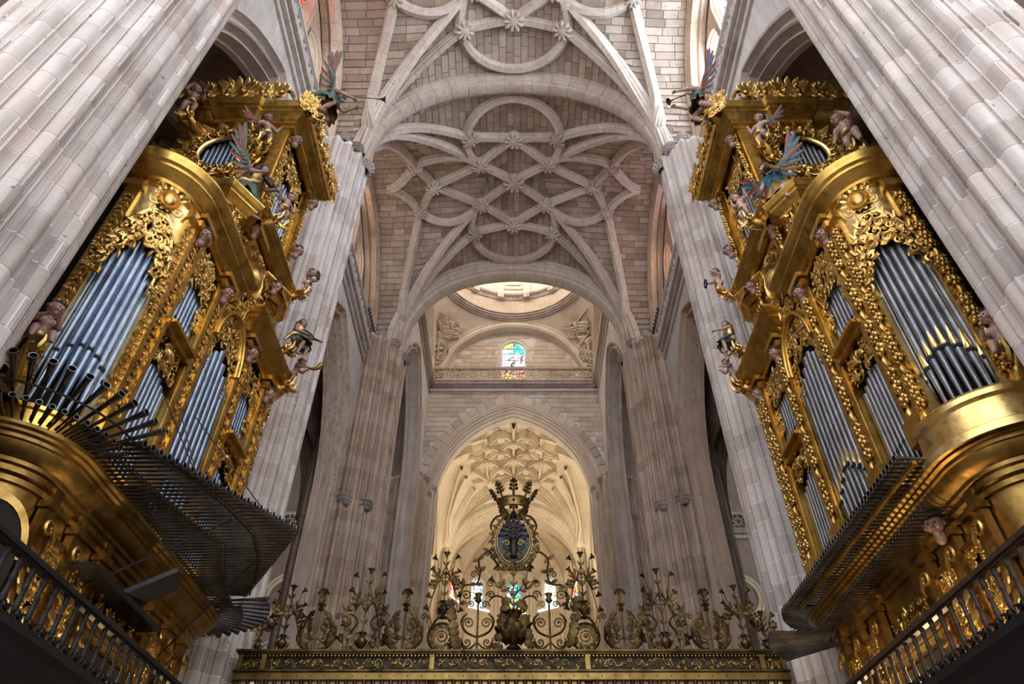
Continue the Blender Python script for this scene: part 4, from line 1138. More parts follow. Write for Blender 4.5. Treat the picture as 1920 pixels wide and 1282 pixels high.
def leaf(mb, o, d, n, L, W, curl=0.6, ridge=0.25):
    """acanthus leaf: d direction, n out of the surface; lobed edge, curling tip"""
    d = nrm(d); n = nrm(n - d*np.dot(n, d)); s = np.cross(d, n); m = 7; rows = []
    for i in range(m):
        t = i/(m-1); w = W*(math.sin(PI*(0.12+0.86*t))**0.8)*(1.0 if i % 2 else 0.66)
        q = curl*t*t*1.6; c = o + d*L*(t-0.12*curl*t*t) + n*(L*0.5*q*0.55 + 0.012 + L*0.12*math.sin(PI*t))
        rows.append([c - s*w + n*(-W*ridge*0.5), c - s*w*0.45 + n*W*ridge*0.35, c + n*W*ridge*(-0.1), c + s*w*0.45 + n*W*ridge*0.35, c + s*w + n*(-W*ridge*0.5)])
    mb.grid(rows)
def blob(mb, c, r, n=6, ax=None, sq=1.0):
    mb.lathe([(0.001, -r*sq), (r*0.72, -r*0.66*sq), (r, 0), (r*0.72, r*0.66*sq), (0.001, r*sq)], n, c, ax)
def carve(mb, o, e1, e2, n, w, h, seed, dens=1.0, rad=None, sym=True):
    """field of mirrored scrolls, leaves and rosettes filling w x h about o"""
    rg = random.Random(seed); sz = min(w, h)
    k = max(4, int(dens*11)); rad = (rad or sz*0.055)*0.68
    for i in range(k):
        u, v = rg.uniform(0.06, 0.42)*w, rg.uniform(-0.42, 0.42)*h; s = sz*rg.uniform(0.15, 0.27); a = rg.uniform(0, 2*PI); hd = rg.choice((-1, 1))
        for m in ((1, -1) if sym else (1,)):
            f1 = (e1*math.cos(a)*m + e2*math.sin(a)); f2 = (-e1*math.sin(a)*m + e2*math.cos(a))
            scroll(mb, o+e1*u*m+e2*v, f1, f2, n, s, rg.uniform(1.0, 1.4), hd*m, rad*rg.uniform(0.75, 1.15), rad*0.6)
    for i in range(int(k*1.9)):
        u, v = rg.uniform(0.0, 0.46)*w, rg.uniform(-0.46, 0.46)*h; a = rg.uniform(0, 2*PI); L = sz*rg.uniform(0.16, 0.30)
        for m in ((1, -1) if sym else (1,)):
            leaf(mb, o+e1*u*m+e2*v, e1*m*math.cos(a)+e2*math.sin(a), n, L, L*0.30, rg.uniform(0.3, 0.9))
def shell(mb, o, e1, e2, n, r, k=9, spread=1.25):
    for i in range(k):
        a = -spread+2*spread*i/(k-1); d = e2*math.cos(a)+e1*math.sin(a)
        mb.tube([o+n*r*0.10, o+d*r*0.55+n*r*0.30, o+d*r*0.92+n*r*0.20, o+d*r*1.05+n*r*0.05], [r*0.03, r*0.085, r*0.13, r*0.05], 5)
    blob(mb, o+n*r*0.12, r*0.16, 7)
def cartouche(mb, o, e1, e2, n, w, h, seed=1):
    rg = random.Random(seed)
    mb.lathe([(0.001, 0.20*w), (0.16*w, 0.18*w), (0.26*w, 0.10*w), (0.30*w, 0.02*w), (0.36*w, 0.12*w), (0.40*w, 0.0)], 16, o, [e1, e2*(h/w), n])
    for i in range(14):
        a = 2*PI*i/14; d = e1*math.cos(a)*w*0.40+e2*math.sin(a)*h*0.40
        leaf(mb, o+d*0.95, d, n, w*rg.uniform(0.16, 0.28), w*0.075, rg.uniform(0.4, 1.0))
    for s in (-1, 1):
        for t in (-0.38, 0.40): scroll(mb, o+e1*s*w*0.42+e2*t*h, e1, e2*(1 if t > 0 else -1), n, w*0.22, 1.2, s, w*0.035, w*0.05)
    shell(mb, o+e2*h*0.46, e1, e2, n, w*0.22)
def garland(mb, top, down, n, L, w, seed, fruit):
    """hanging strip: bunches of fruit and leaves, or scrolling foliage"""
    rg = random.Random(seed); s = np.cross(down, n); t = 0.0; step = w*(0.95 if fruit else 0.75); i = 0
    while t < L-step*0.4:
        o = top+down*(t+step*0.5)
        if fruit:
            if i % 4 == 3:
                for sg in (-1, 1): leaf(mb, o, down*0.7+s*sg*0.5, n, step*0.8, w*0.2, 0.7)
                mb.tube([o-down*step*0.5+n*0.02, o+n*w*0.22, o+down*step*0.5+n*0.02], [w*0.08, w*0.2, w*0.08], 6)
            else:
                for k in range(7):
                    a = 2*PI*k/6+rg.random()*0.4; rr = w*(0.30 if k else 0.0)
                    blob(mb, o+s*rr*math.cos(a)+down*rr*math.sin(a)+n*w*(0.16 if k else 0.30), w*rg.uniform(0.15, 0.21), 6)
                for sg in (-1, 1):
                    leaf(mb, o, s*sg+down*rg.uniform(-0.5, 0.5), n, w*0.62, w*0.18, 0.5); leaf(mb, o-down*step*0.2, s*sg*0.8-down*0.6, n, w*0.5, w*0.15, 0.6)
        else:
            sg = 1 if i % 2 else -1
            scroll(mb, o+s*sg*w*0.12, s*sg, down*-1, n, w*0.42, 1.15, 1, w*0.085, w*0.06)
            for k in range(3): leaf(mb, o+s*rg.uniform(-0.2, 0.2)*w, s*rg.choice((-1, 1))+down*rg.uniform(-0.6, 1.0), n, w*rg.uniform(0.45, 0.7), w*0.17, rg.uniform(0.4, 0.9))
        t += step; i += 1
CORN = [(0.0, 0.0), (0.06, 0.0), (0.06, 0.06), (0.10, 0.09), (0.16, 0.10), (0.16, 0.20), (0.22, 0.24), (0.30, 0.34), (0.36, 0.38), (0.36, 0.46), (0.42, 0.50), (0.46, 0.60), (0.48, 0.64), (0.48, 0.70), (0.0, 0.74)]
def corn(s_out=1.0, s_h=1.0, z=0.0): return [(o*s_out, z+h*s_h) for o, h in CORN]

# ------------------------------------------------------------------ the two organs
def flue_mesh(r, zf, zm, zt, gold_mouth, mb):
    """one facade pipe: conical foot, mouth with lips, cylindrical body, open top"""
    mb.lathe([(r*0.22, zf), (r*0.30, zf+0.03), (r, zm), (r, zt), (r*0.86, zt), (r*0.84, zt-0.25)], 14)
def build_pipe(org, m, y, z0, zt, r, mat, sx, face, gold=False, foot=None):
    """face = outward direction in plan"""
    foot = foot or min(0.75, (zt-z0)*0.24); mb = MB()
    flue_mesh(r, 0, foot, zt-z0, gold, mb)
    o = mb.build('organ_pipe', mat, org, 40, (sx*m, y, z0))
    # mouth: raised upper lip over a dark slit
    e = nrm(V3(sx*face[0], face[1], 0)); s = V3(-e[1], e[0], 0); zz = foot
    lip = MB(); hw = r*(0.85 if gold else 0.62); hh = r*(5.2 if gold else 2.3)
    rows = []
    for z in np.linspace(0, 1, 5):
        wz = hw*((1-z)*0.98+0.02) if gold else hw*(1-0.3*z)
        rows.append([e*math.sqrt(max(0, r*r-x*x))*1.0+e*r*0.05+s*x+V3(0, 0, zz+0.03+(hh if gold else hh*0.55)*z) for x in np.linspace(-wz, wz, 5)])
    lip.grid(rows)
    lip.build('mouth', M['gold_pale'] if gold else mat, o, None)
    MB().box(e*r*0.93+V3(0, 0, zz-0.02), (r*0.3, hw*2, 0.05), [e, s, V3(0, 0, 1)]).build('mouth_slit', M['bore'], o, None)
    return o
def reed_mesh():
    """horizontal trumpet of unit length along +x: thin boot, flaring resonator, open bell"""
    mb = MB()
    A = [V3(0, 1, 0), V3(0, 0, 1), V3(1, 0, 0)]
    mb.lathe([(0.001, 0.0), (0.018, 0.0), (0.020, 0.08), (0.012, 0.10), (0.020, 0.30), (0.036, 0.80), (0.050, 0.975), (0.058, 1.0), (0.050, 1.0), (0.034, 0.85), (0.001, 0.84)], 10, (0, 0, 0), A)
    me = bpy.data.meshes.new('trumpet_pipe'); me.from_pydata(mb.v, [], mb.f); finish(me, M['reed'], 40)
    rb = MB().lathe([(0.050, 0.995), (0.060, 1.0), (0.058, 1.006), (0.047, 1.004), (0.050, 0.995)], 12, (0, 0, 0), A)
    rm = bpy.data.meshes.new('bell_rim'); rm.from_pydata(rb.v, [], rb.f); finish(rm, M['rim'], 40)
    return me, rm
REED, RIMM = reed_mesh()
def trumpet(org, base, d, L, thick=1.0):
    o = mk('trumpet_pipe', REED, None, org, None, tuple(base))
    d = nrm(d); q = Vector(d).to_track_quat('X', 'Z'); o.rotation_mode = 'QUATERNION'; o.rotation_quaternion = q; o.scale = (L, thick, thick)
    mk('bell_rim', RIMM, None, o)
    return o
def plan_band(sx, pts): return [(sx*m, y) for m, y in pts]

def organ(sx):
    left = sx < 0
    org = thing('pipe_organ', 'tall gilded baroque organ with a long fan of dark horizontal trumpets' if left else 'tall gilded baroque organ with gold-mouthed pipes and a rounded corner gallery', 'organ', (0, 0, 0), 'facing baroque organs')
    W = lambda m, y, z: V3(sx*m, y, z)
    IN = V3(-sx, 0, 0); AL = V3(0, 1, 0); UP = V3(0, 0, 1); WE = V3(0, -1, 0); OUTX = V3(sx, 0, 0)
    G, GC, GD, GP = M['gold'], M['gold_carved'], M['gold_dark'], M['gold_pale']
    side = 1 if left else -1
    seed0 = 100 if left else 300
    FM = 6.05; CX, CY, CRd = 6.85, 8.15, 0.80      # facade plane, corner circle
    YF = 13.3; CY2 = 13.3
    def rnd_path(extra, start=-90, end=0, far=True):
        """plan line of the front: near rounded corner, straight front, far rounded corner"""
        p = [(CX+0.9, CY-CRd-extra)] + [(CX-(CRd+extra)*math.sin(math.radians(a)), CY-(CRd+extra)*math.cos(math.radians(a))) for a in np.linspace(0, 90, 13)]
        if far: p += [(CX-(CRd+extra)*math.cos(math.radians(a)), CY2+(CRd+extra)*math.sin(math.radians(a))) for a in np.linspace(0, 90, 13)] + [(CX+0.9, CY2+CRd+extra)]
        return plan_band(sx, p)
    def prism(path_pts, z0, z1, name, mat, smooth=40):
        mb = MB(); mb.grid([[(x, y, z) for x, y in path_pts] for z in (z0, z1)]); return mb.build(name, mat, org, smooth)
    # --- near-black sheets painting the shade inside the case
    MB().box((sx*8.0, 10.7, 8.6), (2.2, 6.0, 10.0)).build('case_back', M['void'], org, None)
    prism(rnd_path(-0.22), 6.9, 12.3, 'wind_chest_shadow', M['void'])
    # --- lower case, in the gilding darkened for shade
    low = rnd_path(-0.14)
    prism(low, 3.62, 6.4, 'lower_case', GD)
    MB().box((sx*7.1, 10.7, 3.75), (1.6, 7.0, 0.3)).build('lower_plinth', GD, org, None)
    # big cornice that carries the horizontal pipes
    mb = MB(); plan_sweep(mb, rnd_path(-0.14), [(0, 6.22), (0.05, 6.23), (0.06, 6.30), (0.12, 6.33), (0.13, 6.40), (0.18, 6.42), (0.19, 6.47), (0.28, 6.51), (0.34, 6.57), (0.36, 6.63), (0.40, 6.64), (0.40, 6.69), (0.45, 6.71), (0.45, 6.75), (0.50, 6.77), (0.50, 6.82), (0.05, 6.83)], side)
    mb.build('gallery_cornice', GD, org, 30)
    mb = MB(); plan_sweep(mb, rnd_path(-0.08), [(0.0, 6.75), (0.02, 7.25), (0.06, 7.27), (0.06, 7.33), (-0.2, 7.34)], side); mb.build('wind_chest_front', G, org, 30)
    # lower panels on the front, each with its own frame and carving
    lm = FM+0.08
    ys = [8.2, 8.95, 9.75, 11.65, 12.45, 13.2]
    for k, y in enumerate(ys):
        b = MB().box(W(lm-0.03, y, 4.9), (0.12, 0.20, 3.0)); b.box(W(lm-0.05, y, 6.16), (0.18, 0.28, 0.10)); b.box(W(lm-0.05, y, 3.75), (0.18, 0.26, 0.3))
        b.build('lower_pilaster', GD, org, None)
        mb = MB(); scroll(mb, W(lm-0.12, y, 5.85), AL, UP, IN, 0.20, 1.3, 1, 0.032, 0.03); 
        for q in range(6): leaf(mb, W(lm-0.09, y, 5.6-0.13*q), -UP+AL*(0.5 if q % 2 else -0.5), IN, 0.32, 0.1, 0.8)
        mb.build('console_bracket', GC, org, 50)
    for k in (0, 1, 3, 4):
        yc, w = (ys[k]+ys[k+1])/2, ys[k+1]-ys[k]-0.28
        fr = MB()
        for (dy, dz, sy, sz) in ((0, 1.0, w, 0.08), (0, -1.0, w, 0.08), (-w/2, 0, 0.07, 2.0), (w/2, 0, 0.07, 2.0)): fr.box(W(lm-0.04, yc+dy, 4.85+dz), (0.12, sy, sz))
        fr.build('panel_frame', GD, org, None)
        mb = MB(); carve(mb, W(lm-0.03, yc, 5.35), AL, UP, IN, w*0.95, 1.15, seed0+k, 2.2, 0.045); mb.build('panel_carving', GC, org, 60)
        mb = MB(); carve(mb, W(lm-0.03, yc, 4.45), AL, UP, IN, w*0.95, 0.95, seed0+k+9, 1.8, 0.045); mb.build('panel_carving', GC, org, 60)
    # keyboard recess in the middle, its shade a black panel
    MB().box(W(lm-0.01, 10.7, 4.35), (0.06, 1.55, 1.5)).build('console_recess', M['void'], org, None)
    MB().box(W(lm-0.22, 10.7, 5.28), (0.5, 1.7, 0.10)).build('console_hood', M['wood_brown'], org, None)
    fr = MB()
    for (dy, dz, sy, sz) in ((0, 0.82, 1.7, 0.1), (0, -0.78, 1.7, 0.1), (-0.82, 0, 0.1, 1.6), (0.82, 0, 0.1, 1.6)): fr.box(W(lm-0.06, 10.7+dy, 4.35+dz), (0.14, sy, sz))
    fr.build('console_frame', GP, org, None)
    mb = MB(); carve(mb, W(lm-0.03, 10.7, 5.62), AL, UP, IN, 1.5, 0.42, seed0+31, 1.2, 0.035); mb.build('panel_carving', GC, org, 60)
    mb = MB(); mb.lathe([(0.30, 0), (0.34, 0.03), (0.30, 0.06), (0.02, 0.05)], 18, W(lm-0.06, 10.35, 4.55), [AL, UP*0.8, IN]); mb.build('console_mirror', M['gold_pale'], org, 40)
    # rounded corner niche under the near tower
    mb = MB(); cn = [(CX-(CRd-0.08)*math.sin(math.radians(a)), CY-(CRd-0.08)*math.cos(math.radians(a))) for a in np.linspace(0, 90, 13)]
    for zz, rr in ((4.0, 0.05), (5.45, 0.05)): mb.tube([W(m_, y_, zz) for m_, y_ in cn], rr, 6)
    mb.build('corner_moulding', GD, org, 50)
    dg = nrm(V3(-sx*0.7, -0.72, 0)); dt = nrm(np.cross(UP, dg)); co = W(CX-(CRd-0.10)*0.70, CY-(CRd-0.10)*0.72, 4.7)
    mb = MB(); carve(mb, co, dt, UP, dg, 0.62, 1.1, seed0+41, 1.2, 0.03); mb.build('corner_carving', GC, org, 60)
    if left:
        # arched recess, its shade painted as a black sheet, with a mask under the curved gallery
        rows = [[co+dt*(0.52*math.cos(q))*s+UP*(0.62+0.75*math.sin(q)*s)+dg*0.05 for q in np.linspace(0, PI, 17)] for s in (1.0, 0.86)]
        mb = MB().grid(rows); mb.build('recess_arch', GD, org, 40)
        MB().add([co+dt*(0.46*math.cos(q))+UP*(0.62+0.66*math.sin(q))+dg*0.03 for q in np.linspace(0, PI, 17)]+[co-dt*0.46-UP*0.4+dg*0.03, co+dt*0.46-UP*0.4+dg*0.03], [tuple(range(19))]).build('recess', M['void'], org, None)
    # --- main storey: pilasters
    py = [8.32, 9.78, 11.62, 13.08]
    pil = []
    for k, y in enumerate(py):
        b = MB().box(W(FM-0.02, y, 9.8), (0.20, 0.46, 5.0)); b.box(W(FM-0.08, y, 7.5), (0.30, 0.50, 0.4)); b.box(W(FM-0.08, y, 12.0), (0.32, 0.52, 0.16)); b.box(W(FM-0.10, y, 12.2), (0.38, 0.56, 0.12))
        b.box(W(FM-0.12, y-0.17, 9.8), (0.08, 0.10, 4.5)); b.box(W(FM-0.12, y+0.17, 9.8), (0.08, 0.10, 4.5))
        b.build('pilaster', G, org, None)
        mb = MB(); garland(mb, W(FM-0.12, y, 11.75), -UP, IN, 4.2, 0.27 if not left else 0.19, seed0+50+k, not left)
        mb.build('garland' if not left else 'foliage_strip', GC, org, 60)
    # corner uprights of the near tower (turned 45 degrees) and of the far one
    for a in (6, 84):
        for far in (0, 1):
            ar = math.radians(a); m_, y_ = CX-CRd*math.sin(ar), (CY-CRd*math.cos(ar)) if not far else (CY2+CRd*math.cos(ar))
            e = nrm(V3(-sx*math.sin(ar), (-1 if not far else 1)*math.cos(ar), 0)); s = nrm(np.cross(UP, e))
            b = MB().box(W(m_, y_, 9.8)+e*0.02, (0.16, 0.26, 5.0), [e, s, UP]); b.box(W(m_, y_, 12.05)+e*0.05, (0.28, 0.34, 0.16), [e, s, UP]); b.box(W(m_, y_, 7.45)+e*0.05, (0.24, 0.30, 0.3), [e, s, UP])
            b.build('tower_upright', GP if not far else G, org, None)
            mb = MB(); garland(mb, W(m_, y_, 11.8)+e*0.11, -UP, e, 4.3, 0.23 if not left else 0.16, seed0+70+a+far, not left); mb.build('garland' if not left else 'foliage_strip', GC, org, 60)
    PM = M['pipe'] if left else M['pipe_dark']
    # near tower pipes on the rounded corner
    n = 8
    for i in range(n):
        a = math.radians(13+64*i/(n-1)); t = i/(n-1)
        top = 10.05+1.0*t if True else 0
        top = 10.2+0.85*math.sin(PI*(0.25+0.5*t))
        build_pipe(org, CX-(CRd-0.05)*math.sin(a), CY-(CRd-0.05)*math.cos(a), 7.30, top, 0.061 + 0.004*i if left else 0.076-0.003*i, PM, sx, (-math.sin(a), -math.cos(a)), not left, 0.62+0.55*math.sin(PI*(0.1+0.8*t)))
    for i in range(7):
        a = math.radians(15+60*i/6)
        build_pipe(org, CX-(CRd-0.05)*math.sin(a), CY2+(CRd-0.05)*math.cos(a), 7.30, 10.4, 0.085, PM, sx, (-math.sin(a), math.cos(a)), not left)
    # arch and openwork over the near tower pipes, following the round corner
    def CP(a, z, off=0.0, far=False):
        ar = math.radians(a); rr = CRd+off
        return W(CX-rr*math.sin(ar), (CY-rr*math.cos(ar)) if not far else (CY2+rr*math.cos(ar)), z)
    for far in (False, True):
        rows = []
        for z_ in np.linspace(0, 1, 9): rows.append([CP(a, 11.0+ (1-abs((a-45)/39.0)**2.2)*0.55 + (12.25-11.0-(1-abs((a-45)/39.0)**2.2)*0.55)*z_, 0.04, far) for a in np.linspace(8, 82, 19)])
        MB().grid(rows).build('tower_tympanum', GP, org, 60)
        mb = MB()
        for off, dz, rr in ((0.07, 0.0, 0.045), (0.06, 0.09, 0.03)): mb.tube([CP(a, 10.35+ (1-abs((a-45)/39.0)**2.2)*1.2 + dz, off, far) for a in np.linspace(7, 83, 23)], rr, 6)
        mb.build('tower_arch', GP, org, 60)
        mb = MB()
        for i, a in enumerate(np.linspace(12, 78, 9)):
            ar = math.radians(a); e = nrm(V3(-sx*math.sin(ar), (1 if far else -1)*math.cos(ar), 0)); s = nrm(np.cross(UP, e)); zt = 10.15+(1-abs((a-45)/39.0)**2.2)*1.38
            for q in range(4):
                scroll(mb, CP(a, zt-0.08-0.20*q, 0.07, far), s, UP*(1 if q % 2 else -1), e, 0.17, 1.2, 1 if a < 45 else -1, 0.032, 0.02)
                leaf(mb, CP(a, zt-0.05-0.2*q, 0.05, far), -UP+s*(0.8 if (i+q) % 2 else -0.8), e, 0.26, 0.09, 0.7)
        mb.build('openwork_carving', GC, org, 60)
        ar = PI/4; e = nrm(V3(-sx, (1 if far else -1), 0)); s = nrm(np.cross(UP, e))
        mb = MB(); cartouche(mb, CP(45, 11.95, 0.10, far), s, UP, e, 0.5, 0.62, seed0+5); mb.build('cartouche', GC, org, 60)
    # flat bays of two storeys
    for k, (ya, yb) in enumerate(((py[0]+0.24, py[1]-0.24), (py[2]+0.24, py[3]-0.24))):
        yc, w = (ya+yb)/2, yb-ya
        n = 8
        for i in range(n):
            y = ya+w*(i+0.5)/n; t = abs(i-(n-1)/2)/((n-1)/2)
            build_pipe(org, FM+0.05, y, 7.30, 9.30-0.25*t, w/n*0.46, PM, sx, (-1, 0), False)
            build_pipe(org, FM+0.05, y, 10.02, 11.55-0.35*t, w/n*0.42, PM, sx, (-1, 0), False)
        b = MB().box(W(FM-0.04, yc, 9.86), (0.26, w, 0.14)); b.box(W(FM-0.08, yc, 9.96), (0.36, w, 0.07)); b.build('bay_transom', G, org, None)
        mb = MB(); carve(mb, W(FM-0.03, yc, 9.50), AL, UP, IN, w*0.98, 0.55, seed0+80+k, 1.1, 0.035); shell(mb, W(FM-0.06, yc, 9.42), AL, UP, IN, 0.22); mb.build('openwork_carving', GC, org, 60)
        mb = MB(); carve(mb, W(FM-0.03, yc, 11.62), AL, UP, IN, w*0.98, 0.8, seed0+84+k, 1.5, 0.04)
        mb.build('openwork_carving', GC, org, 60)
        for s_ in (-1, 1): mb = MB(); carve(mb, W(FM-0.02, yc+s_*w*0.40, 10.95), AL, UP, IN, 0.26, 0.9, seed0+86+k, 1.0, 0.03); mb.build('openwork_carving', GC, org, 60)
    # central bay
    ya, yb = py[1]+0.24, py[2]-0.24; yc, w = (ya+yb)/2, yb-ya
    n = 7 if left else 8
    for i in range(n):
        y = ya+w*(i+0.5)/n; t = abs(i-(n-1)/2)/((n-1)/2)
        build_pipe(org, FM-0.02, y, 7.30, 11.1-0.55*t, w/n*0.48, PM, sx, (-1, 0), not left, 0.70+0.45*(1-t))
    mb = MB()
    for rr, off in ((0.07, 0.1), (0.05, 0.18)): mb.tube([W(FM-off, yc-(w/2+0.02)*math.cos(q), 11.0+1.05*math.sin(q)) for q in np.linspace(0, PI, 23)], rr, 6)
    mb.build('bay_arch', G, org, 60)
    mb = MB(); carve(mb, W(FM-0.06, yc, 11.55), AL, UP, IN, w*0.9, 0.85, seed0+91, 1.8, 0.04)
    mb.build('openwork_carving', GC, org, 60)
    for s_ in (-1, 1): mb = MB(); carve(mb, W(FM-0.05, yc+s_*w*0.42, 10.8), AL, UP, IN, 0.32, 1.0, seed0+92, 1.2, 0.035); mb.build('openwork_carving', GC, org, 60)
    # --- main entablature with broken cornice (near part and far part), lower in the middle
    near_c = plan_band(sx, [(CX+0.9, CY-CRd)] + [(CX-CRd*math.sin(math.radians(a)), CY-CRd*math.cos(math.radians(a))) for a in np.linspace(0, 90, 13)] + [(FM, py[1]+0.22)])
    near_c = near_c + [(sx*(FM+0.6), py[1]+0.22)]
    far_c = plan_band(sx, [(FM+0.6, py[2]-0.22), (FM, py[2]-0.22)] + [(CX-CRd*math.cos(math.radians(a)), CY2+CRd*math.sin(math.radians(a))) for a in np.linspace(0, 90, 13)] + [(CX+0.9, CY2+CRd)])
    for pth in (near_c, far_c):
        mb = MB(); plan_sweep(mb, pth, corn(0.95, 0.85, 12.2), side); mb.build('main_cornice', G, org, 30)
        mb = MB(); plan_sweep(mb, pth, [(-0.1, 12.82), (-0.05, 12.9), (-0.9, 12.95)], side); mb.build('cornice_top', GD, org, 30)
    # small pedestals with curved cornices left and right of the middle
    for (y0, y1) in ((9.0, 9.75), (11.65, 12.55)):
        b = MB().box(W(6.75, (y0+y1)/2, 13.5), (1.5, y1-y0, 1.4)); b.build('attic_block', GD, org, None)
        pth = plan_band(sx, [(7.3, y0), (6.2, y0), (5.98, (y0+y1)/2), (6.2, y1), (7.3, y1)])
        mb = MB(); plan_sweep(mb, pth, corn(0.8, 0.75, 13.75), side); mb.build('attic_cornice', G, org, 25)
        mb = MB(); carve(mb, W(6.0, (y0+y1)/2, 13.35), AL, UP, IN, 0.7, 0.9, seed0+95, 1.2, 0.035); mb.build('attic_carving', GC, org, 60)
    # --- body under the castle, with cartouche
    MB().box(W(7.2, 10.72, 13.5), (2.4, 2.0, 2.6)).build('attic_body', G, org, None)
    mb = MB(); cartouche(mb, W(5.96, 10.72, 13.3), AL, UP, IN, 1.0, 1.25, seed0+6); carve(mb, W(5.98, 10.72, 12.5), AL, UP, IN, 1.7, 0.7, seed0+97, 1.3, 0.04); mb.build('cartouche', GC, org, 60)
    for y in (9.86, 11.58):
        mb = MB(); garland(mb, W(5.96, y, 14.4), -UP, IN, 1.9, 0.28, seed0+98, not left); mb.build('garland', GC, org, 60)
    cas = plan_band(sx, [(8.9, 9.85), (5.98, 9.85), (5.98, 12.15), (8.9, 12.15)])
    mb = MB(); plan_sweep(mb, cas, corn(0.7, 0.6, 14.35), side); mb.build('castle_base_cornice', G, org, 30)
    # curved bracket under the front of the castle
    for y in (9.95, 11.9):
        rows = [[W(6.0-0.42*math.sin(q), y+dy, 14.35-0.55*(1-math.cos(q))) for q in np.linspace(PI/2, 0, 9)] for dy in (-0.35, 0.35)]
        rows = [rows[0], rows[1]]
        MB().grid(rows).build('castle_bracket', G, org, 50)
    # --- castle: upper box with pipes in front and an oval of pipes on its near side
    cb = MB()
    def quadw(mb_, a, b, c, d): mb_.add([a, b, c, d], [(0, 1, 2, 3)])
    MB().box(W(7.6, 11.0, 16.6), (2.6, 1.7, 3.6)).build('castle_interior', M['void'], org, None)
    for y in (9.98, 12.02):
        b = MB().box(W(6.06, y, 16.6), (0.22, 0.26, 3.7)); b.box(W(6.02, y, 18.35), (0.36, 0.40, 0.14)); b.box(W(6.02, y, 14.95), (0.34, 0.38, 0.25)); b.build('castle_pilaster', G, org, None)
        mb = MB(); garland(mb, W(5.93, y, 18.2), -UP, IN, 3.0, 0.24, seed0+110, not left); mb.build('garland' if not left else 'foliage_strip', GC, org, 60)
    fr = MB(); 
    for (dy, w_) in ((-0.74, 0.30), (0.74, 0.30)): fr.box(W(6.14, 11.0+dy, 16.6), (0.14, w_, 3.6))
    fr.box(W(6.14, 11.0, 17.95), (0.14, 1.7, 0.9)); fr.box(W(6.14, 11.0, 14.95), (0.14, 1.7, 0.35)); fr.build('castle_front', G, org, None)
    for i in range(8):
        y = 10.42+1.16*(i+0.5)/8; t = abs(i-3.5)/3.5
        build_pipe(org, 6.12, y, 15.12, 17.3-0.5*t, 0.062, PM, sx, (-1, 0), False)
    mb = MB(); carve(mb, W(6.02, 11.0, 17.55), AL, UP, IN, 1.25, 0.8, seed0+120, 1.6, 0.035)
    mb.build('openwork_carving', GC, org, 60)
    for s_ in (-1, 1): mb = MB(); carve(mb, W(6.04, 11.0+s_*0.62, 16.3), AL, UP, IN, 0.3, 1.9, seed0+121, 2.2, 0.03); mb.build('openwork_carving', GC, org, 60)
    mb = MB(); mb.tube([W(6.02, 11.0-0.6*math.cos(q), 17.0+0.55*math.sin(q)) for q in np.linspace(0, PI, 17)], 0.035, 6)
    mb.build('castle_arch', GC, org, 60)
    # near side (facing west) with oval
    OY = 9.92; OM, OZ, OA, OB = 7.45, 17.25, 0.62, 0.66
    mb = MB(); th = np.linspace(0, 2*PI, 41); rows = []
    def rect_at(q):
        c, s = math.cos(q), math.sin(q); t = min(1.45/abs(c) if abs(c) > 1e-6 else 9e9, (1.25 if s > 0 else 2.55)/abs(s) if abs(s) > 1e-6 else 9e9); return t*c, t*s
    for f in np.linspace(0, 1, 6):
        r_ = []
        for q in th:
            rx, rz = rect_at(q); r_.append(W(OM+OA*math.cos(q)*(1-f)+rx*f, OY, OZ+OB*math.sin(q)*(1-f)+rz*f))
        rows.append(r_)
    mb.grid(rows); mb.build('castle_side_panel', G, org, None)
    mb = MB(); mb.tube([W(OM+(OA+0.03)*math.cos(q), OY-0.05, OZ+(OB+0.03)*math.sin(q)) for q in th], 0.07, 6, False); mb.build('oval_frame', GP, org, 60)
    for i in range(10):
        m_ = OM-OA+2*OA*(i+0.5)/10
        h = OB*math.sqrt(max(0.05, 1-((m_-OM)/OA)**2))
        build_pipe(org, m_, OY+0.12, OZ-h-0.35, OZ+h+0.05, 0.058, PM, sx, (0, -1), False)
    mb = MB()
    for i in range(18):
        q = 2*PI*i/18; d = V3(sx*math.cos(q), 0, math.sin(q)); t_ = nrm(np.cross(WE, d)); o = W(OM+(OA+0.18)*math.cos(q), OY-0.04, OZ+(OB+0.18)*math.sin(q))
        scroll(mb, o+d*0.10, t_, d, WE, 0.36, 1.3, 1 if i % 2 else -1, 0.042, 0.05); scroll(mb, o+t_*0.1, -t_, d, WE, 0.20, 1.2, 1, 0.032, 0.08); leaf(mb, o, d+t_*0.4, WE, 0.52, 0.15, 0.9); leaf(mb, o, d-t_*0.7, WE, 0.42, 0.12, 0.8); leaf(mb, o, -d*0.2+t_, WE, 0.30, 0.1, 0.7)
        if not left: blob(mb, o+d*0.16+WE*0.1, 0.09, 7)
    mb.build('oval_carving', GC, org, 60)
    for s_ in (-1, 1): mb = MB(); carve(mb, W(OM+s_*0.85, OY-0.03, OZ-1.3), OUTX, UP, WE, 0.9, 1.3, seed0+130, 1.6, 0.045); mb.build('side_carving', GC, org, 60)
    mb = MB(); carve(mb, W(OM, OY-0.03, OZ-1.15), OUTX, UP, WE, 0.9, 0.7, seed0+131, 1.3, 0.045); mb.build('side_carving', GC, org, 60)
    b = MB().box(W(6.1, OY-0.04, 16.6), (0.26, 0.16, 3.7)); b.build('castle_side_pilaster', G, org, None)
    # entablature of the castle and crest
    cas2 = plan_band(sx, [(9.0, 9.90), (7.9, 9.90), (7.85, 9.80), (7.05, 9.80), (7.0, 9.90), (5.98, 9.90), (5.98, 12.10), (9.0, 12.10)])
    mb = MB(); plan_sweep(mb, cas2, corn(1.05, 1.0, 18.35), side); mb.build('castle_cornice', G, org, 30)
    MB().box(W(7.4, 11.0, 18.9), (3.2, 2.4, 0.3)).build('castle_roof', GD, org, None)
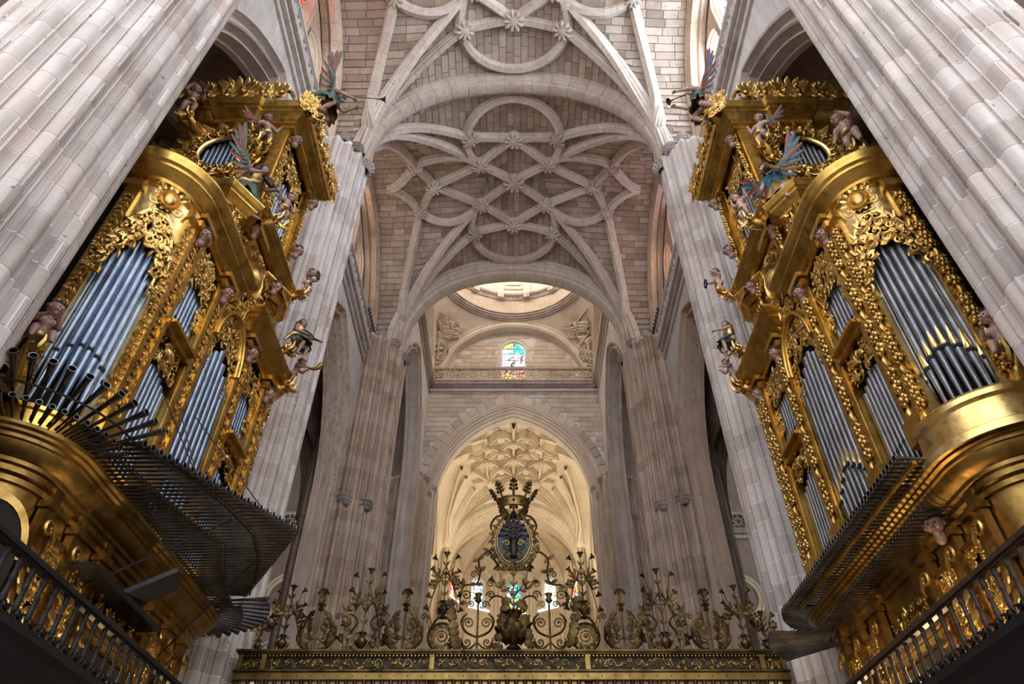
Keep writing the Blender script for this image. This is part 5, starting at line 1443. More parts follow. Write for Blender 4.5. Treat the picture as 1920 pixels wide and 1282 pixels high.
    for i, m_ in enumerate(np.linspace(6.5, 8.6, 5)):
        mb = MB(); o = W(m_, OY-0.45, 19.25); k_ = 1.35 if i == 2 else 1.05
        mb.tube([o-UP*0.3, o+UP*0.2], 0.05, 6)
        for s_ in (-1, 1): scroll(mb, o+OUTX*s_*0.2+UP*0.1, OUTX*s_, UP, WE, 0.42*k_, 1.3, 1, 0.06, 0.03, 0.5); scroll(mb, o+OUTX*s_*0.12+UP*0.36, -OUTX*s_, UP, WE, 0.26*k_, 1.3, 1, 0.05, 0.03, 0.5)
        for q in range(7): leaf(mb, o+UP*0.05, UP+OUTX*(q-3)*0.45, WE, 0.55*k_, 0.16, 0.8)
        if i == 2: shell(mb, o+UP*0.3, OUTX, UP, WE, 0.4)
        mb.build('crest_carving', GC, org, 60)
    for y in (9.7, 10.4, 11.1, 11.8, 12.3):
        mb = MB(); o = W(5.50, y, 19.12)
        for s_ in (-1, 1): scroll(mb, o+AL*s_*0.14, AL*s_, UP, IN, 0.30, 1.3, 1, 0.05, 0.03, 0.6)
        for q in range(5): leaf(mb, o, UP+AL*(q-2)*0.5, IN, 0.40, 0.12, 0.8)
        mb.build('crest_carving', GC, org, 60)
    mb = MB(); carve(mb, W(5.42, 9.45, 18.85), nrm(V3(sx, -1, 0)), UP, nrm(V3(-sx, -1, 0)), 0.6, 0.9, seed0+140, 1.6, 0.05); mb.build('corner_carving', GC, org, 60)
    # --- horizontal trumpets
    if left:
        n = 46
        for i in range(n):
            y = 8.15+5.15*i/(n-1); t = 1-abs(y-10.70)/2.6; L = 0.80+1.60*max(0, t)
            trumpet(org, W(FM-0.05, y, 7.12), IN+V3(0, 0, 0.012), L, 1.0)
        n = 50
        for i in range(n):
            y = 8.1+5.2*i/(n-1); t = 1-abs(y-10.70)/2.6
            trumpet(org, W(5.95, y+0.03, 6.88), IN+V3(0, 0, 0.01), 0.55+0.62*max(0, t)**1.4, 0.62)
        for far in (0, 1):
            for row, (n, L, th_, tilt, z_) in enumerate(((13, 1.05, 1.0, 0.30, 7.0), (15, 0.62, 0.7, 0.12, 6.86))):
                for i in range(n):
                    a = math.radians(8+80*i/(n-1)); d = V3(-sx*math.sin(a), (1 if far else -1)*math.cos(a), tilt if not far else 0.05)
                    m_, y_ = CX-(CRd+0.1)*math.sin(a), (CY-(CRd+0.1)*math.cos(a)) if not far else (CY2+(CRd+0.1)*math.cos(a))
                    trumpet(org, W(m_, y_, z_), d, L*(1.0 if not far else 1.1), th_)
        for (a, b) in ((W(6.0, 9.4, 5.6), W(4.55, 10.2, 7.05)), (W(6.0, 12.2, 5.6), W(4.6, 11.7, 7.05))):
            MB().tube([a, b], 0.018, 6).build('support_rod', M['iron'], org, None)
        for (a, b) in ((W(6.0, 9.9, 9.2), W(4.9, 9.8, 7.15)), (W(6.0, 10.5, 9.4), W(4.0, 10.7, 7.2)), (W(6.0, 9.3, 9.0), W(4.9, 10.0, 7.2))):
            MB().tube([a, b], 0.010, 5).build('stay_wire', M['iron'], org, None)
        MB().tube([W(5.1, 8.2, 7.06), W(4.35, 10.7, 7.06), W(5.1, 13.2, 7.06)], 0.014, 5).build('support_bar', M['iron'], org, None)
        ring_ = [W(CX-1.55*math.sin(math.radians(a)), CY-1.55*math.cos(math.radians(a)), 7.12) for a in np.linspace(0, 95, 15)]
        MB().tube(ring_, 0.016, 5).build('support_bar', M['iron'], org, None)
    else:
        n = 44
        for i in range(n):
            y = 8.2+5.1*i/(n-1); trumpet(org, W(6.0, y, 6.92), IN, 0.72, 0.85)
        for i in range(40):
            y = 8.6+4.6*i/39; trumpet(org, W(6.1, y, 6.40), IN-V3(0, 0, 0.05), 0.52, 0.55)
        MB().box(W(5.50, 10.75, 6.83), (0.06, 5.2, 0.06)).build('support_bar', GD, org, None)
        for i in range(16):
            a = math.radians(10+78*i/15); trumpet(org, W(CX-(CRd+0.1)*math.sin(a), CY2+(CRd+0.1)*math.cos(a), 6.9), V3(-sx*math.sin(a)-0.0, math.cos(a)*0.5, 0), 0.72, 0.8)
        for i in range(16):
            a = math.radians(30+60*i/15); trumpet(org, W(CX-(CRd+0.0)*math.sin(a), CY2+(CRd+0.0)*math.cos(a), 6.42), V3(-sx*math.sin(a), math.cos(a)*0.5, -0.02), 1.2, 0.7)
        # rounded corner gallery of bright gold
        pth = plan_band(sx, [(CX-(CRd+0.30)*math.sin(math.radians(a)), CY-(CRd+0.30)*math.cos(math.radians(a))) for a in np.linspace(-25, 95, 22)])
        mb = MB(); plan_sweep(mb, pth, [(-0.25, 7.42), (0.0, 7.42), (0.05, 7.36), (0.05, 7.28), (0.0, 7.24), (0.02, 6.9), (0.10, 6.84), (0.12, 6.72)], side); mb.build('corner_gallery', GP, org, 30)
    # winged cherub heads on the front are added with the statues
    return org
ORG = {-1: organ(-1), 1: organ(1)}
# ------------------------------------------------------------------ painted statues
def capsule(mb, a, b, ra, rb, n=10):
    a, b = np.asarray(a, float), np.asarray(b, float); d = b-a; L = np.linalg.norm(d)
    t = nrm(d) if L > 1e-9 else V3(0, 0, 1); u = nrm(np.cross(t, V3(0.31, 0.2, 0.93) if abs(t[2]) < 0.8 else V3(1, 0.2, 0))); w = np.cross(t, u)
    prof = [(0.001, -ra), (ra*0.5, -ra*0.866), (ra*0.866, -ra*0.5), (ra, 0), (rb, L), (rb*0.866, L+rb*0.5), (rb*0.5, L+rb*0.866), (0.001, L+rb)]
    mb.lathe(prof, n, a, [u, w, t])
def ik(a, c, l1, l2, hint):
    a, c = np.asarray(a, float), np.asarray(c, float); d = c-a; L = min(np.linalg.norm(d), (l1+l2)*0.995); t = nrm(d); c = a+t*L
    x = (l1*l1-l2*l2+L*L)/(2*L); h = math.sqrt(max(0, l1*l1-x*x)); hp = np.asarray(hint, float); hp = nrm(hp-t*np.dot(hp, t))
    return a+t*x+hp*h, c
def remeshed(mb, vox, name, smooth_it=4):
    me = bpy.data.meshes.new(name); me.from_pydata(mb.v, [], mb.f)
    o = bpy.data.objects.new(name, me); COL.objects.link(o)
    m = o.modifiers.new('r', 'REMESH'); m.mode = 'VOXEL'; m.voxel_size = vox
    s = o.modifiers.new('s', 'SMOOTH'); s.iterations = smooth_it; s.factor = 0.5
    dg = bpy.context.evaluated_depsgraph_get()
    out = bpy.data.meshes.new_from_object(o.evaluated_get(dg))
    bpy.data.objects.remove(o); bpy.data.meshes.remove(me)
    out.name = name
    return out
def head_shapes(mb, c, r, fwd, up):
    """skull, jaw, nose, brow, cheeks, ears"""
    f, u = nrm(fwd), nrm(up); s = np.cross(f, u)
    capsule(mb, c-f*r*0.12+u*r*0.12, c+f*r*0.05+u*r*0.05, r*0.98, r*0.92, 14)
    capsule(mb, c+f*r*0.22-u*r*0.25, c+f*r*0.34-u*r*0.70, r*0.70, r*0.40, 12)
    capsule(mb, c+f*r*0.90+u*r*0.12, c+f*r*1.14-u*r*0.20, r*0.08, r*0.15, 8)
    for k in (-1, 1):
        capsule(mb, c+f*r*0.80+s*k*r*0.12+u*r*0.30, c+f*r*0.66+s*k*r*0.52+u*r*0.26, r*0.13, r*0.11, 8)
        capsule(mb, c+f*r*0.66+s*k*r*0.40-u*r*0.28, c+f*r*0.60+s*k*r*0.45-u*r*0.34, r*0.26, r*0.22, 8)
        capsule(mb, c-f*r*0.02+s*k*r*0.94+u*r*0.05, c-f*r*0.04+s*k*r*0.98-u*r*0.20, r*0.16, r*0.10, 8)
    capsule(mb, c+f*r*0.86-u*r*0.46, c+f*r*0.84-u*r*0.62, r*0.14, r*0.14, 8)
def face_paint(c, r, fwd, up, parent):
    f, u = nrm(fwd), nrm(up); s = np.cross(f, u); mb = MB()
    for k in (-1, 1): blob(mb, c+f*r*0.86+s*k*r*0.32+u*r*0.08, r*0.13, 8)
    mb.build('eyes', M['eye'], parent, 60)
    mb = MB(); mb.tube([c+f*r*0.90-s*r*0.22-u*r*0.50, c+f*r*1.0-u*r*0.50, c+f*r*0.90+s*r*0.22-u*r*0.50], [r*0.04, r*0.08, r*0.04], 6); mb.build('lips', M['lips'], parent, 60)
def hair_cap(c, r, fwd, up, parent, seed, long_=False):
    f, u = nrm(fwd), nrm(up); s = np.cross(f, u); rg = random.Random(seed); mb = MB()
    for i in range(46):
        th = rg.uniform(0, 2*PI); ph = rg.uniform(0.0, 1.75)
        d = u*math.cos(ph)+(f*math.cos(th)+s*math.sin(th))*math.sin(ph)
        if np.dot(d, f) > 0.42 and np.dot(d, u) < 0.62: continue
        blob(mb, c-f*r*0.08+u*r*0.10+d*r*1.0, r*rg.uniform(0.20, 0.32), 6)
    if long_:
        for k in (-1, 1):
            for j in range(4): mb.tube([c+s*k*r*(0.7+0.1*j)-f*r*0.3*j, c+s*k*r*1.15-f*r*(0.3+0.25*j)-u*r*0.9, c+s*k*r*1.2-f*r*(0.4+0.3*j)-u*r*1.7], [r*0.28, r*0.26, r*0.08], 6)
    return mb.build('hair', M['hair'], parent, 60)
FEATHER = {}
def feather(mat):
    if mat not in FEATHER:
        mb = MB(); rows = []
        for i in range(8):
            t = i/7; w = 0.13*math.sin(PI*(0.18+0.74*t))**0.7; c = V3(t, 0.10*t*t, 0)
            rows.append([c+V3(0, -w, 0), c+V3(0, -w*0.5, 0.016), c+V3(0, 0, 0.03), c+V3(0, w*0.5, 0.016), c+V3(0, w, 0)])
        mb.grid(rows); rows2 = [[p-V3(0, 0, 0.02) for p in r] for r in rows]; mb.grid(rows2)
        me = bpy.data.meshes.new('feather'); me.from_pydata(mb.v, [], mb.f); finish(me, M[mat], 60); FEATHER[mat] = me
    return FEATHER[mat]
def wing(parent, root, out, upd, back, size, mats, n=9):
    """fan of single feathers with a shoulder of small coverts"""
    mb = MB(); out, upd, back = nrm(out), nrm(upd), nrm(back)
    arm = [root, root+out*size*0.22+upd*size*0.32+back*size*0.1, root+out*size*0.50+upd*size*0.42+back*size*0.12]
    mb.tube(arm, [size*0.07, size*0.085, size*0.05], 7)
    for i in range(9):
        t = i/8; p = arm[0]*(1-t)+arm[2]*t+upd*size*0.18*math.sin(PI*t); leaf(mb, p, out*(0.2+0.9*t)-upd*(0.9-0.7*t), back*-1, size*0.30, size*0.07, 0.2)
    w = mb.build('wing', M[mats[0]], parent, 60)
    nrmv = nrm(np.cross(out, upd))
    for i in range(n):
        t = i/(n-1); p = arm[0]*(1-t)+arm[2]*t+upd*size*0.14*math.sin(PI*t)
        a = -1.25+2.15*t; d = nrm(out*math.cos(a)+upd*math.sin(a)); L = size*(0.55+0.45*t)
        o = mk('feather', feather(mats[i % len(mats)]), None, w, None, tuple(p-back*0.01*(i % 2)))
        Y = nrm(np.cross(nrmv, d)); Rm = Matrix((( d[0], Y[0], nrmv[0]), (d[1], Y[1], nrmv[1]), (d[2], Y[2], nrmv[2])))
        o.rotation_mode = 'QUATERNION'; o.rotation_quaternion = Rm.to_quaternion(); o.scale = (L, L*0.85, L)
    return w
def instrument(kind, parent, a, b, upv, size):
    """a -> b is the long axis"""
    a, b = np.asarray(a, float), np.asarray(b, float); d = nrm(b-a); L = np.linalg.norm(b-a); n = nrm(np.asarray(upv, float)-d*np.dot(upv, d)); s = np.cross(d, n)
    if kind == 'trumpet':
        mb = MB().lathe([(0.012, 0), (0.02, 0.0), (0.014, 0.03), (0.014, L*0.7), (0.022, L*0.86), (0.06, L*0.96), (0.11, L), (0.10, L), (0.04, L*0.95), (0.001, L*0.9)], 12, a, [n, s, d])
        blob(mb, a+d*L*0.35, 0.028, 8)
        mb.build('trumpet', M['reed'], parent, 50)
    elif kind in ('violin', 'lute'):
        mb = MB(); out = []
        for q in np.linspace(0, 2*PI, 25)[:-1]:
            if kind == 'violin': w = size*(0.16+0.05*math.cos(2*q)**2 - 0.05*math.exp(-((math.cos(q))*3.0)**2)); out.append((math.cos(q)*size*0.30, math.sin(q)*w*1.1))
            else: out.append((math.cos(q)*size*0.34, math.sin(q)*size*0.23*(1-0.35*math.cos(q))))
        m = len(out); c = a+d*size*0.3
        th = size*(0.06 if kind == 'violin' else 0.05)
        mb.add([c+d*x+s*y+n*th for x, y in out]+[c+d*x+s*y-n*th for x, y in out]+[c+d*x*0.7+s*y*0.7-n*th*(1 if kind == 'violin' else 3) for x, y in out],
               [tuple(range(m)), tuple(range(2*m, 3*m))[::-1]]+[(i, (i+1) % m, m+(i+1) % m, m+i) for i in range(m)]+[(m+i, m+(i+1) % m, 2*m+(i+1) % m, 2*m+i) for i in range(m)])
        o = mb.build(kind, M['wood_brown'], parent, 40)
        nk = MB().tube([c+d*size*0.28+n*th, b], [size*0.035, size*0.028], 6); nk.tube([b, b+d*size*0.1+n*size*(-0.08 if kind == 'lute' else 0.03)], [size*0.035, size*0.03], 6)
        nk.build('neck', M['wood_dark'], o, 40)
        st = MB()
        for k in (-1, 0, 1): st.tube([c-d*size*0.2+n*th*1.25+s*k*0.012, b+n*0.02+s*k*0.006], 0.003, 4)
        st.build('strings', M['gold_pale'], o, None)
    elif kind == 'bow':
        MB().tube([a, (a+b)/2+n*0.03, b], 0.008, 5).build('bow', M['wood_dark'], parent, None)
    elif kind == 'tambourine':
        mb = MB().tube([a+s*size*math.cos(q)+n*size*math.sin(q) for q in np.linspace(0, 2*PI, 17)], 0.022, 6, False); mb.build('tambourine', M['wood_dark'], parent, 50)
    elif kind == 'harp':
        mb = MB().tube([a, a+n*size*1.1+d*0.1*size, b+n*size*0.8, b], 0.03, 6); o = mb.build('harp', M['wood_dark'], parent, 50)
        st = MB()
        for k in range(7): t = (k+1)/8; st.tube([a*(1-t)+b*t, a*(1-t)+b*t+n*size*(1.05-0.2*t)], 0.005, 4)
        st.build('strings', M['gold_pale'], o, None)
    elif kind == 'horn':
        mb = MB().tube([a, a+d*L*0.4-n*0.10, a+d*L*0.75-n*0.08, b+n*0.06], [0.015, 0.03, 0.05, 0.085], 8); mb.build('horn', M['gold_dark'], parent, 50)

def figure(label, cat, pelvis, face, H, child, lh, rh, lf, rf, lean=(0, 0), look=None, robe=None, wings=None, flesh='flesh', seed=1, inst=None, long_hair=False, group=None, spread=1.0):
    """lh, rh: hands; lf, rf: feet, in body units relative to the pelvis (x side, y forward, z up; unit = height)"""
    F = nrm(V3(face[0], face[1], 0)); U0 = V3(0, 0, 1); S = np.cross(F, U0)
    root = tag(empty('angel_statue' if not child else 'cherub_statue', tuple(pelvis)), label, cat, group)
    up = nrm(U0+F*math.tan(lean[0])+S*math.tan(lean[1])); fw = nrm(F-up*np.dot(F, up)); sd = np.cross(fw, up)
    def B(x, y, z): return (sd*x+fw*y+up*z)*H          # body frame
    def Wd(x, y, z): return (S*x+F*y+U0*z)*H           # upright frame
    mb = MB()
    if child: hr, chest, neck, head, shw, hip, al, ll, tk = 0.112, 0.19, 0.315, 0.435, 0.125, 0.065, (0.155, 0.14), (0.185, 0.17), 1.45
    else: hr, chest, neck, head, shw, hip, al, ll, tk = 0.070, 0.19, 0.305, 0.395, 0.115, 0.055, (0.175, 0.15), (0.245, 0.235), 1.0
    c_h = B(0, 0.015, head); lk = nrm(V3(*look)) if look is not None else fw; lu = nrm(U0*0.7+up*0.5-lk*np.dot(U0*0.7+up*0.5, lk))
    capsule(mb, B(0, 0, 0), B(0, 0.01, 0.09), 0.072*tk**0.5*H, 0.066*tk**0.5*H); capsule(mb, B(-hip, 0, -0.01), B(hip, 0, -0.01), 0.062*tk**0.5*H, 0.062*tk**0.5*H)
    capsule(mb, B(0, 0.01, 0.08), B(0, 0.015, chest), 0.066*tk**0.6*H, 0.082*tk**0.4*H); capsule(mb, B(-shw*0.55, 0.0, chest+0.03), B(shw*0.55, 0.0, chest+0.03), 0.068*tk**0.4*H, 0.068*tk**0.4*H)
    if child: capsule(mb, B(0, 0.055, 0.06), B(0, 0.055, 0.09), 0.062*H, 0.055*H)
    capsule(mb, B(0, 0, chest+0.07), B(0, 0.01, neck+0.03), 0.04*tk**0.4*H, 0.034*tk**0.4*H)
    head_shapes(mb, c_h, hr*H, lk, lu)
    hands = []
    for k, tg in ((-1, lh), (1, rh)):
        sh = B(k*shw, 0, chest+0.055); e, h = ik(sh, B(*tg), al[0]*H, al[1]*H, -U0*0.8+S*k*0.6-F*0.3)
        capsule(mb, sh, e, 0.040*tk*H, 0.030*tk*H); capsule(mb, e, h, 0.031*tk*H, 0.020*tk*H)
        d = nrm(h-e); sp = nrm(np.cross(d, U0+F*0.3)); pn = np.cross(sp, d)
        capsule(mb, h+d*0.012*H, h+d*0.040*H, 0.021*H, 0.022*H, 8)
        for j in range(4):
            o = sp*(j-1.5)*0.0135*H; L = (0.040, 0.046, 0.044, 0.034)[j]*H
            k1 = h+d*0.050*H+o; k2 = k1+d*L*0.6-pn*L*0.15; k3 = k2+d*L*0.35-pn*L*0.35
            capsule(mb, k1, k2, 0.0085*H, 0.0078*H, 6); capsule(mb, k2, k3, 0.0078*H, 0.0066*H, 6)
        t0 = h+d*0.022*H+sp*0.018*H*(-1); t1 = t0-sp*0.018*H+d*0.018*H; t2 = t1-sp*0.006*H+d*0.020*H-pn*0.006*H
        capsule(mb, t0, t1, 0.010*H, 0.009*H, 6); capsule(mb, t1, t2, 0.009*H, 0.007*H, 6)
        hands.append(h+d*0.05*H)
    knees, feet = [], []
    for k, tg in ((-1, lf), (1, rf)):
        hp = B(k*hip, 0, -0.02); kn, an = ik(hp, Wd(*tg), ll[0]*H, ll[1]*H, F+S*k*0.25)
        capsule(mb, hp, kn, 0.060*tk**0.8*H, 0.042*tk**0.8*H); capsule(mb, kn, kn*0.55+an*0.45, 0.040*tk**0.8*H, 0.041*tk**0.8*H); capsule(mb, kn*0.55+an*0.45, an, 0.041*tk**0.8*H, 0.024*tk**0.8*H)
        fd = nrm(F*0.8-U0*0.45+S*k*0.2); capsule(mb, an-fd*0.02*H-U0*0.01*H, an+fd*0.045*H-U0*0.012*H, 0.024*H, 0.026*H, 8); capsule(mb, an+fd*0.045*H-U0*0.012*H, an+fd*0.10*H-U0*0.014*H, 0.024*H, 0.016*H, 8)
        knees.append(kn); feet.append(an)
    me = remeshed(mb, 0.0082*H, 'body'); me.materials.clear(); finish(me, M[flesh], 180)
    mk('body', me, M[flesh], root)
    face_paint(c_h, hr*H, lk, lu, root); hair_cap(c_h, hr*H, lk, lu, root, seed, long_hair)
    if robe:
        rg = random.Random(seed+5); rows = []; kc = (knees[0]+knees[1])/2
        axis_a, axis_b = B(0, 0, 0.10), kc*0.92+(feet[0]+feet[1])*0.04
        t = nrm(axis_b-axis_a); u = nrm(sd-t*np.dot(sd, t)); w = np.cross(t, u); kw = np.linalg.norm(knees[1]-knees[0])/2+0.075*H
        ph = [rg.uniform(0, 6.28) for _ in range(3)]
        for i in range(11):
            s_ = i/10; c = axis_a*(1-s_)+axis_b*s_
            ru, rw = (0.082*H*(1-s_)+kw*1.15*s_), (0.078*H*(1-s_)+0.10*H*s_+0.02*H)
            rows.append([c+u*ru*math.cos(q)*(1+0.10*s_*math.sin(9*q+ph[0])+0.06*s_*math.sin(14*q+ph[1]))+w*rw*math.sin(q)*(1+0.12*s_*math.sin(9*q+ph[0]))+t*0.03*H*s_*math.sin(7*q+ph[2]) for q in np.linspace(0, 2*PI, 49)])
        m_ = MB().grid(rows); m_.grid([[p*0.985 for p in r] for r in rows]); m_.build('robe', M[robe[0]], root, 60)
        if not child:
            cu = MB(); rows = []
            for i in range(7):
                s_ = i/6; c = B(0, 0.008, 0.08+0.165*s_); r1 = (0.088+0.012*math.sin(PI*s_)+0.022*s_)*H
                rows.append([c+sd*r1*1.12*math.cos(q)+fw*r1*0.92*math.sin(q)*(1+0.04*math.sin(8*q)) for q in np.linspace(0, 2*PI, 33)])
            cu.grid(rows); cu.build('bodice', M[robe[1]], root, 60)
        sash = MB(); pts = [B(-0.12, 0.02, 0.27), B(-0.02, 0.10, 0.18), B(0.09, 0.085, 0.07), B(0.15, 0.0, 0.02), B(0.14, -0.06, -0.06), B(0.16, -0.10, -0.16)]
        sash.tube(pts, [0.022*H, 0.03*H, 0.034*H, 0.036*H, 0.035*H, 0.02*H], 7); sash.build('sash', M[robe[1]], root, 60)
    elif child:
        sash = MB(); pts = [B(-0.10, 0.02, -0.04), B(-0.02, 0.095, 0.0), B(0.08, 0.08, -0.02), B(0.12, -0.03, -0.05), B(0.12, -0.07, -0.12)]
        sash.tube(pts, [0.03*H, 0.05*H, 0.05*H, 0.04*H, 0.015*H], 7); sash.build('loincloth', M['robe_gold'], root, 60)
    if wings:
        mats, size = wings
        for k in (-1, 1): wing(root, B(k*0.05, -0.075, chest+0.05), sd*k*0.9*spread-fw*0.35, up, -fw, size*H, mats, 9 if not child else 6)
    if inst:
        kind = inst[0]
        if kind == 'trumpet': instrument('trumpet', root, c_h+lk*hr*1.05*H-lu*hr*0.5*H, c_h+lk*hr*H+nrm(lk+U0*inst[2])*inst[1], U0, 1)
        elif kind == 'violin':
            instrument('violin', root, B(-0.05, 0.07, 0.30), hands[0], U0+fw*0.5, inst[1]); instrument('bow', root, hands[1], B(-0.12, 0.14, 0.27), U0, 1)
        elif kind == 'lute': instrument('lute', root, B(0.10, 0.09, 0.06), hands[0]+nrm(hands[0]-B(0.10, 0.09, 0.06))*0.05, fw, inst[1])
        elif kind == 'tambourine': instrument('tambourine', root, hands[1], hands[1]+lk*0.1, U0, inst[1])
        elif kind == 'harp': instrument('harp', root, B(-0.16, 0.12, 0.02), B(-0.16, 0.28, 0.10), U0, inst[1])
        elif kind == 'horn': instrument('horn', root, c_h+lk*hr*1.05*H-lu*hr*0.5*H, c_h+lk*0.55+U0*0.02, U0, 1)
    return root
def support(org, p, q, seed):
    """gilded scroll bracket between a statue and the case"""
    p, q = np.asarray(p, float), np.asarray(q, float); mb = MB(); rg = random.Random(seed); d = nrm(q-p); s = nrm(np.cross(d, V3(0, 0, 1))); L = np.linalg.norm(q-p)
    mb.tube([p-V3(0, 0, 0.04), p*0.5+q*0.5-V3(0, 0, 0.16), q-V3(0, 0, 0.1)], [0.07, 0.11, 0.13], 7)
    for k in range(9): leaf(mb, p*(1-k/9)+q*(k/9)-V3(0, 0, 0.06), s*rg.choice((-1, 1))-V3(0, 0, 0.5)-d*0.4, -d+V3(0, 0, -0.3), 0.3, 0.1, 0.8)
    for k in (-1, 1): scroll(mb, p+s*k*0.1-V3(0, 0, 0.08), d*-1, V3(0, 0, -1), s*k, 0.18, 1.2, 1, 0.035, 0.02)
    mb.build('statue_bracket', M['gold_carved'], org, 60)

def statues():
    GA = 'painted angels on the organs'; GCH = 'painted cherubs on the organs'
    for sx in (-1, 1):
        L = sx < 0; org = ORG[sx]; I = V3(-sx, 0, 0)
        def P(m, y, z): return V3(sx*m, y, z)
        fl = 'flesh' if L else 'flesh_pale'
        # trumpeter on the top corner
        figure('trumpeting angel leaning far out from the organ top, ' + ('in gold and green striped drapery' if L else 'dark-haired, with upright red and blue wings'), 'statue', P(5.25, 9.7, 19.45), (-sx, 0.15), 1.85, False,
               (-0.10, 0.26, 0.34), (0.12, 0.30, 0.28), (-0.10, -0.14, -0.30), (0.10, 0.02, -0.34), (0.62 if L else 0.25, 0.0), (-sx, 0.1, 0.0 if L else -0.25), ('robe_gold', 'robe_green'), (('feather_green', 'feather_red') if L else ('feather_red', 'feather_blue'), 0.42), fl, 11+sx, ('trumpet', 1.05 if L else 0.72, -0.05 if L else -0.45), False, GA, 0.6)
        support(org, P(5.3, 9.75, 19.0), P(5.75, 9.9, 18.95), 3)
        # violinist by the corner of the great cornice
        figure('violin-playing angel above the great curved cornice, ' + ('with green and red spread wings' if L else 'in blue boots with wings raised against the oval'), 'statue', P(6.05, 9.25, 14.75), (-sx*0.95, -0.15) if L else (-sx*0.8, -0.5), 1.75, False,
               (-0.10, 0.30, 0.16) if L else (-0.14, 0.30, 0.20), (0.16, 0.22, 0.20), (-0.12, 0.16, -0.42), (0.14, -0.10, -0.46), (0.38, 0.05), (-sx, -0.25, -0.25), ('robe_green' if L else 'robe_gold', 'robe_gold' if L else 'robe_blue'), (('feather_green', 'feather_red') if L else ('feather_green', 'feather_blue', 'feather_red'), 0.42), fl, 21+sx, ('violin', 0.62), True, GA, 0.9)
        support(org, P(6.1, 9.2, 13.95), P(6.5, 9.4, 13.9), 4)
        # flying cherub at the castle cornice
        figure('small ' + ('red-winged cherub leaning on the upper cornice above the violinist' if L else 'plump cherub flying with one hand stretched out beside the oval'), 'statue', P(6.35, 9.55, 17.65), (-sx*0.8, -0.6), 1.05, True,
               (-0.30, 0.10, 0.26), (0.28, 0.06, 0.26), (-0.10, -0.05, -0.30), (0.08, -0.16, -0.26), (0.2, -0.35*sx), (-sx*0.8, -0.5, 0.05), None, (('feather_red',) if L else ('feather_blue', 'feather_red'), 0.42), fl, 31+sx, None, False, GCH, 0.5)
        support(org, P(6.4, 9.6, 17.35), P(6.7, 9.95, 17.2), 5)
        # cherub at the near end of the crest, by the pier
        if L:
            figure('cherub playing a harp high up against the foreground pier', 'statue', P(8.45, 9.2, 18.55), (-sx*0.5, -0.8), 1.25, True, (-0.16, 0.24, 0.20), (0.10, 0.22, 0.28), (-0.09, 0.05, -0.34), (0.09, -0.02, -0.36), (0.1, 0.1), (-sx*0.8, -0.3, 0.1), None, None, fl, 41, ('harp', 0.55), False, GCH)
            support(org, P(8.4, 9.2, 18.05), P(8.2, 9.85, 18.2), 6)
        else:
            figure('pale standing cherub beside the foreground pier, hand at its mouth', 'statue', P(8.25, 9.1, 16.9), (-sx*0.8, -0.6), 1.55, True, (-0.10, 0.20, 0.30), (0.24, 0.04, 0.04), (-0.09, 0.05, -0.35), (0.09, -0.08, -0.33), (0.05, 0.1), (-sx, -0.3, 0.0), None, None, fl, 43, None, False, GCH)
            support(org, P(8.2, 9.1, 16.35), P(8.1, 9.85, 16.4), 6)
            figure('cherub lying back on the gilded crest behind the trumpeter', 'statue', P(6.5, 9.75, 19.75), (-sx*0.9, -0.3), 0.95, True, (-0.24, 0.08, 0.22), (0.26, -0.05, 0.18), (-0.10, 0.28, -0.10), (0.08, 0.26, -0.14), (-0.35, 0.0), (-sx, -0.3, 0.35), None, (('feather_blue', 'feather_red'), 0.38), fl, 45, None, False, GCH, 0.5)
            support(org, P(6.5, 9.75, 19.6), P(6.6, 9.9, 19.1), 7)
        # cherub before the castle pipes
        figure('little cherub with ' + ('both arms spread before the upper pipes' if L else 'one arm thrown up before the upper pipes'), 'statue', P(5.42, 9.95, 15.0), (-sx*0.9, -0.4), 0.95, True,
               (-0.30, 0.08, 0.26), (0.30, 0.06, 0.20) if L else (0.16, 0.0, 0.52), (-0.10, 0.02, -0.32), (0.10, -0.06, -0.30), (0.15, 0.1*sx), (-sx, -0.2, -0.1), None, (('feather_green',), 0.4) if L else None, fl, 51+sx, None, False, GCH, 0.4)
        support(org, P(5.45, 9.98, 14.66), P(5.95, 10.0, 14.6), 8)
        # cherub on the far attic
        figure('cherub silhouetted against the fluted pier, ' + ('shaking a tambourine' if L else 'holding a small dark object below the bare wall'), 'statue', P(5.48, 12.55, 15.2), (-sx, -0.1), 0.95, True,
               (-0.10, 0.18, 0.42), (0.16, 0.30, 0.16), (-0.09, 0.04, -0.34), (0.09, 0.0, -0.34), (0.1, 0.0), (-sx, 0, 0.0), None, None, fl, 61+sx, ('tambourine', 0.11), False, GCH)
        support(org, P(5.5, 12.5, 14.85), P(5.95, 12.3, 14.5), 9)
        # seated musician at the far end
        figure('seated angel ' + ('playing a long-necked lute at the far end of the organ' if L else 'with loose dark hair kneeling at the far end of the organ'), 'statue', P(5.55, 12.95, 13.55), (-sx, 0.05), 1.45 if L else 1.3, False,
               (-0.14, 0.42, 0.14), (0.10, 0.16, 0.10), (-0.08, 0.20, -0.34), (0.10, 0.14, -0.38), (0.12, 0.0), (-sx, -0.35, 0.05), ('robe_green', 'robe_gold'), None, fl, 71+sx, ('lute', 0.62) if L else None, True, GA)
        support(org, P(5.6, 12.95, 13.3), P(6.3, 12.95, 13.1), 10)
        figure('low cherub under the ' + ('lute player, blowing a horn' if L else 'kneeling angel, hands before its chest'), 'statue', P(5.6, 13.55, 12.95), (-sx, 0.1), 0.85, True, (-0.10, 0.24, 0.30), (0.10, 0.24, 0.28), (-0.09, 0.0, -0.34), (0.09, 0.0, -0.34), (0.35, 0.0), (-sx, 0, -0.25), None, None, fl, 81+sx, ('horn', 0.3) if L else None, False, GCH)
        support(org, P(5.6, 13.5, 12.6), P(6.0, 13.45, 12.5), 11)
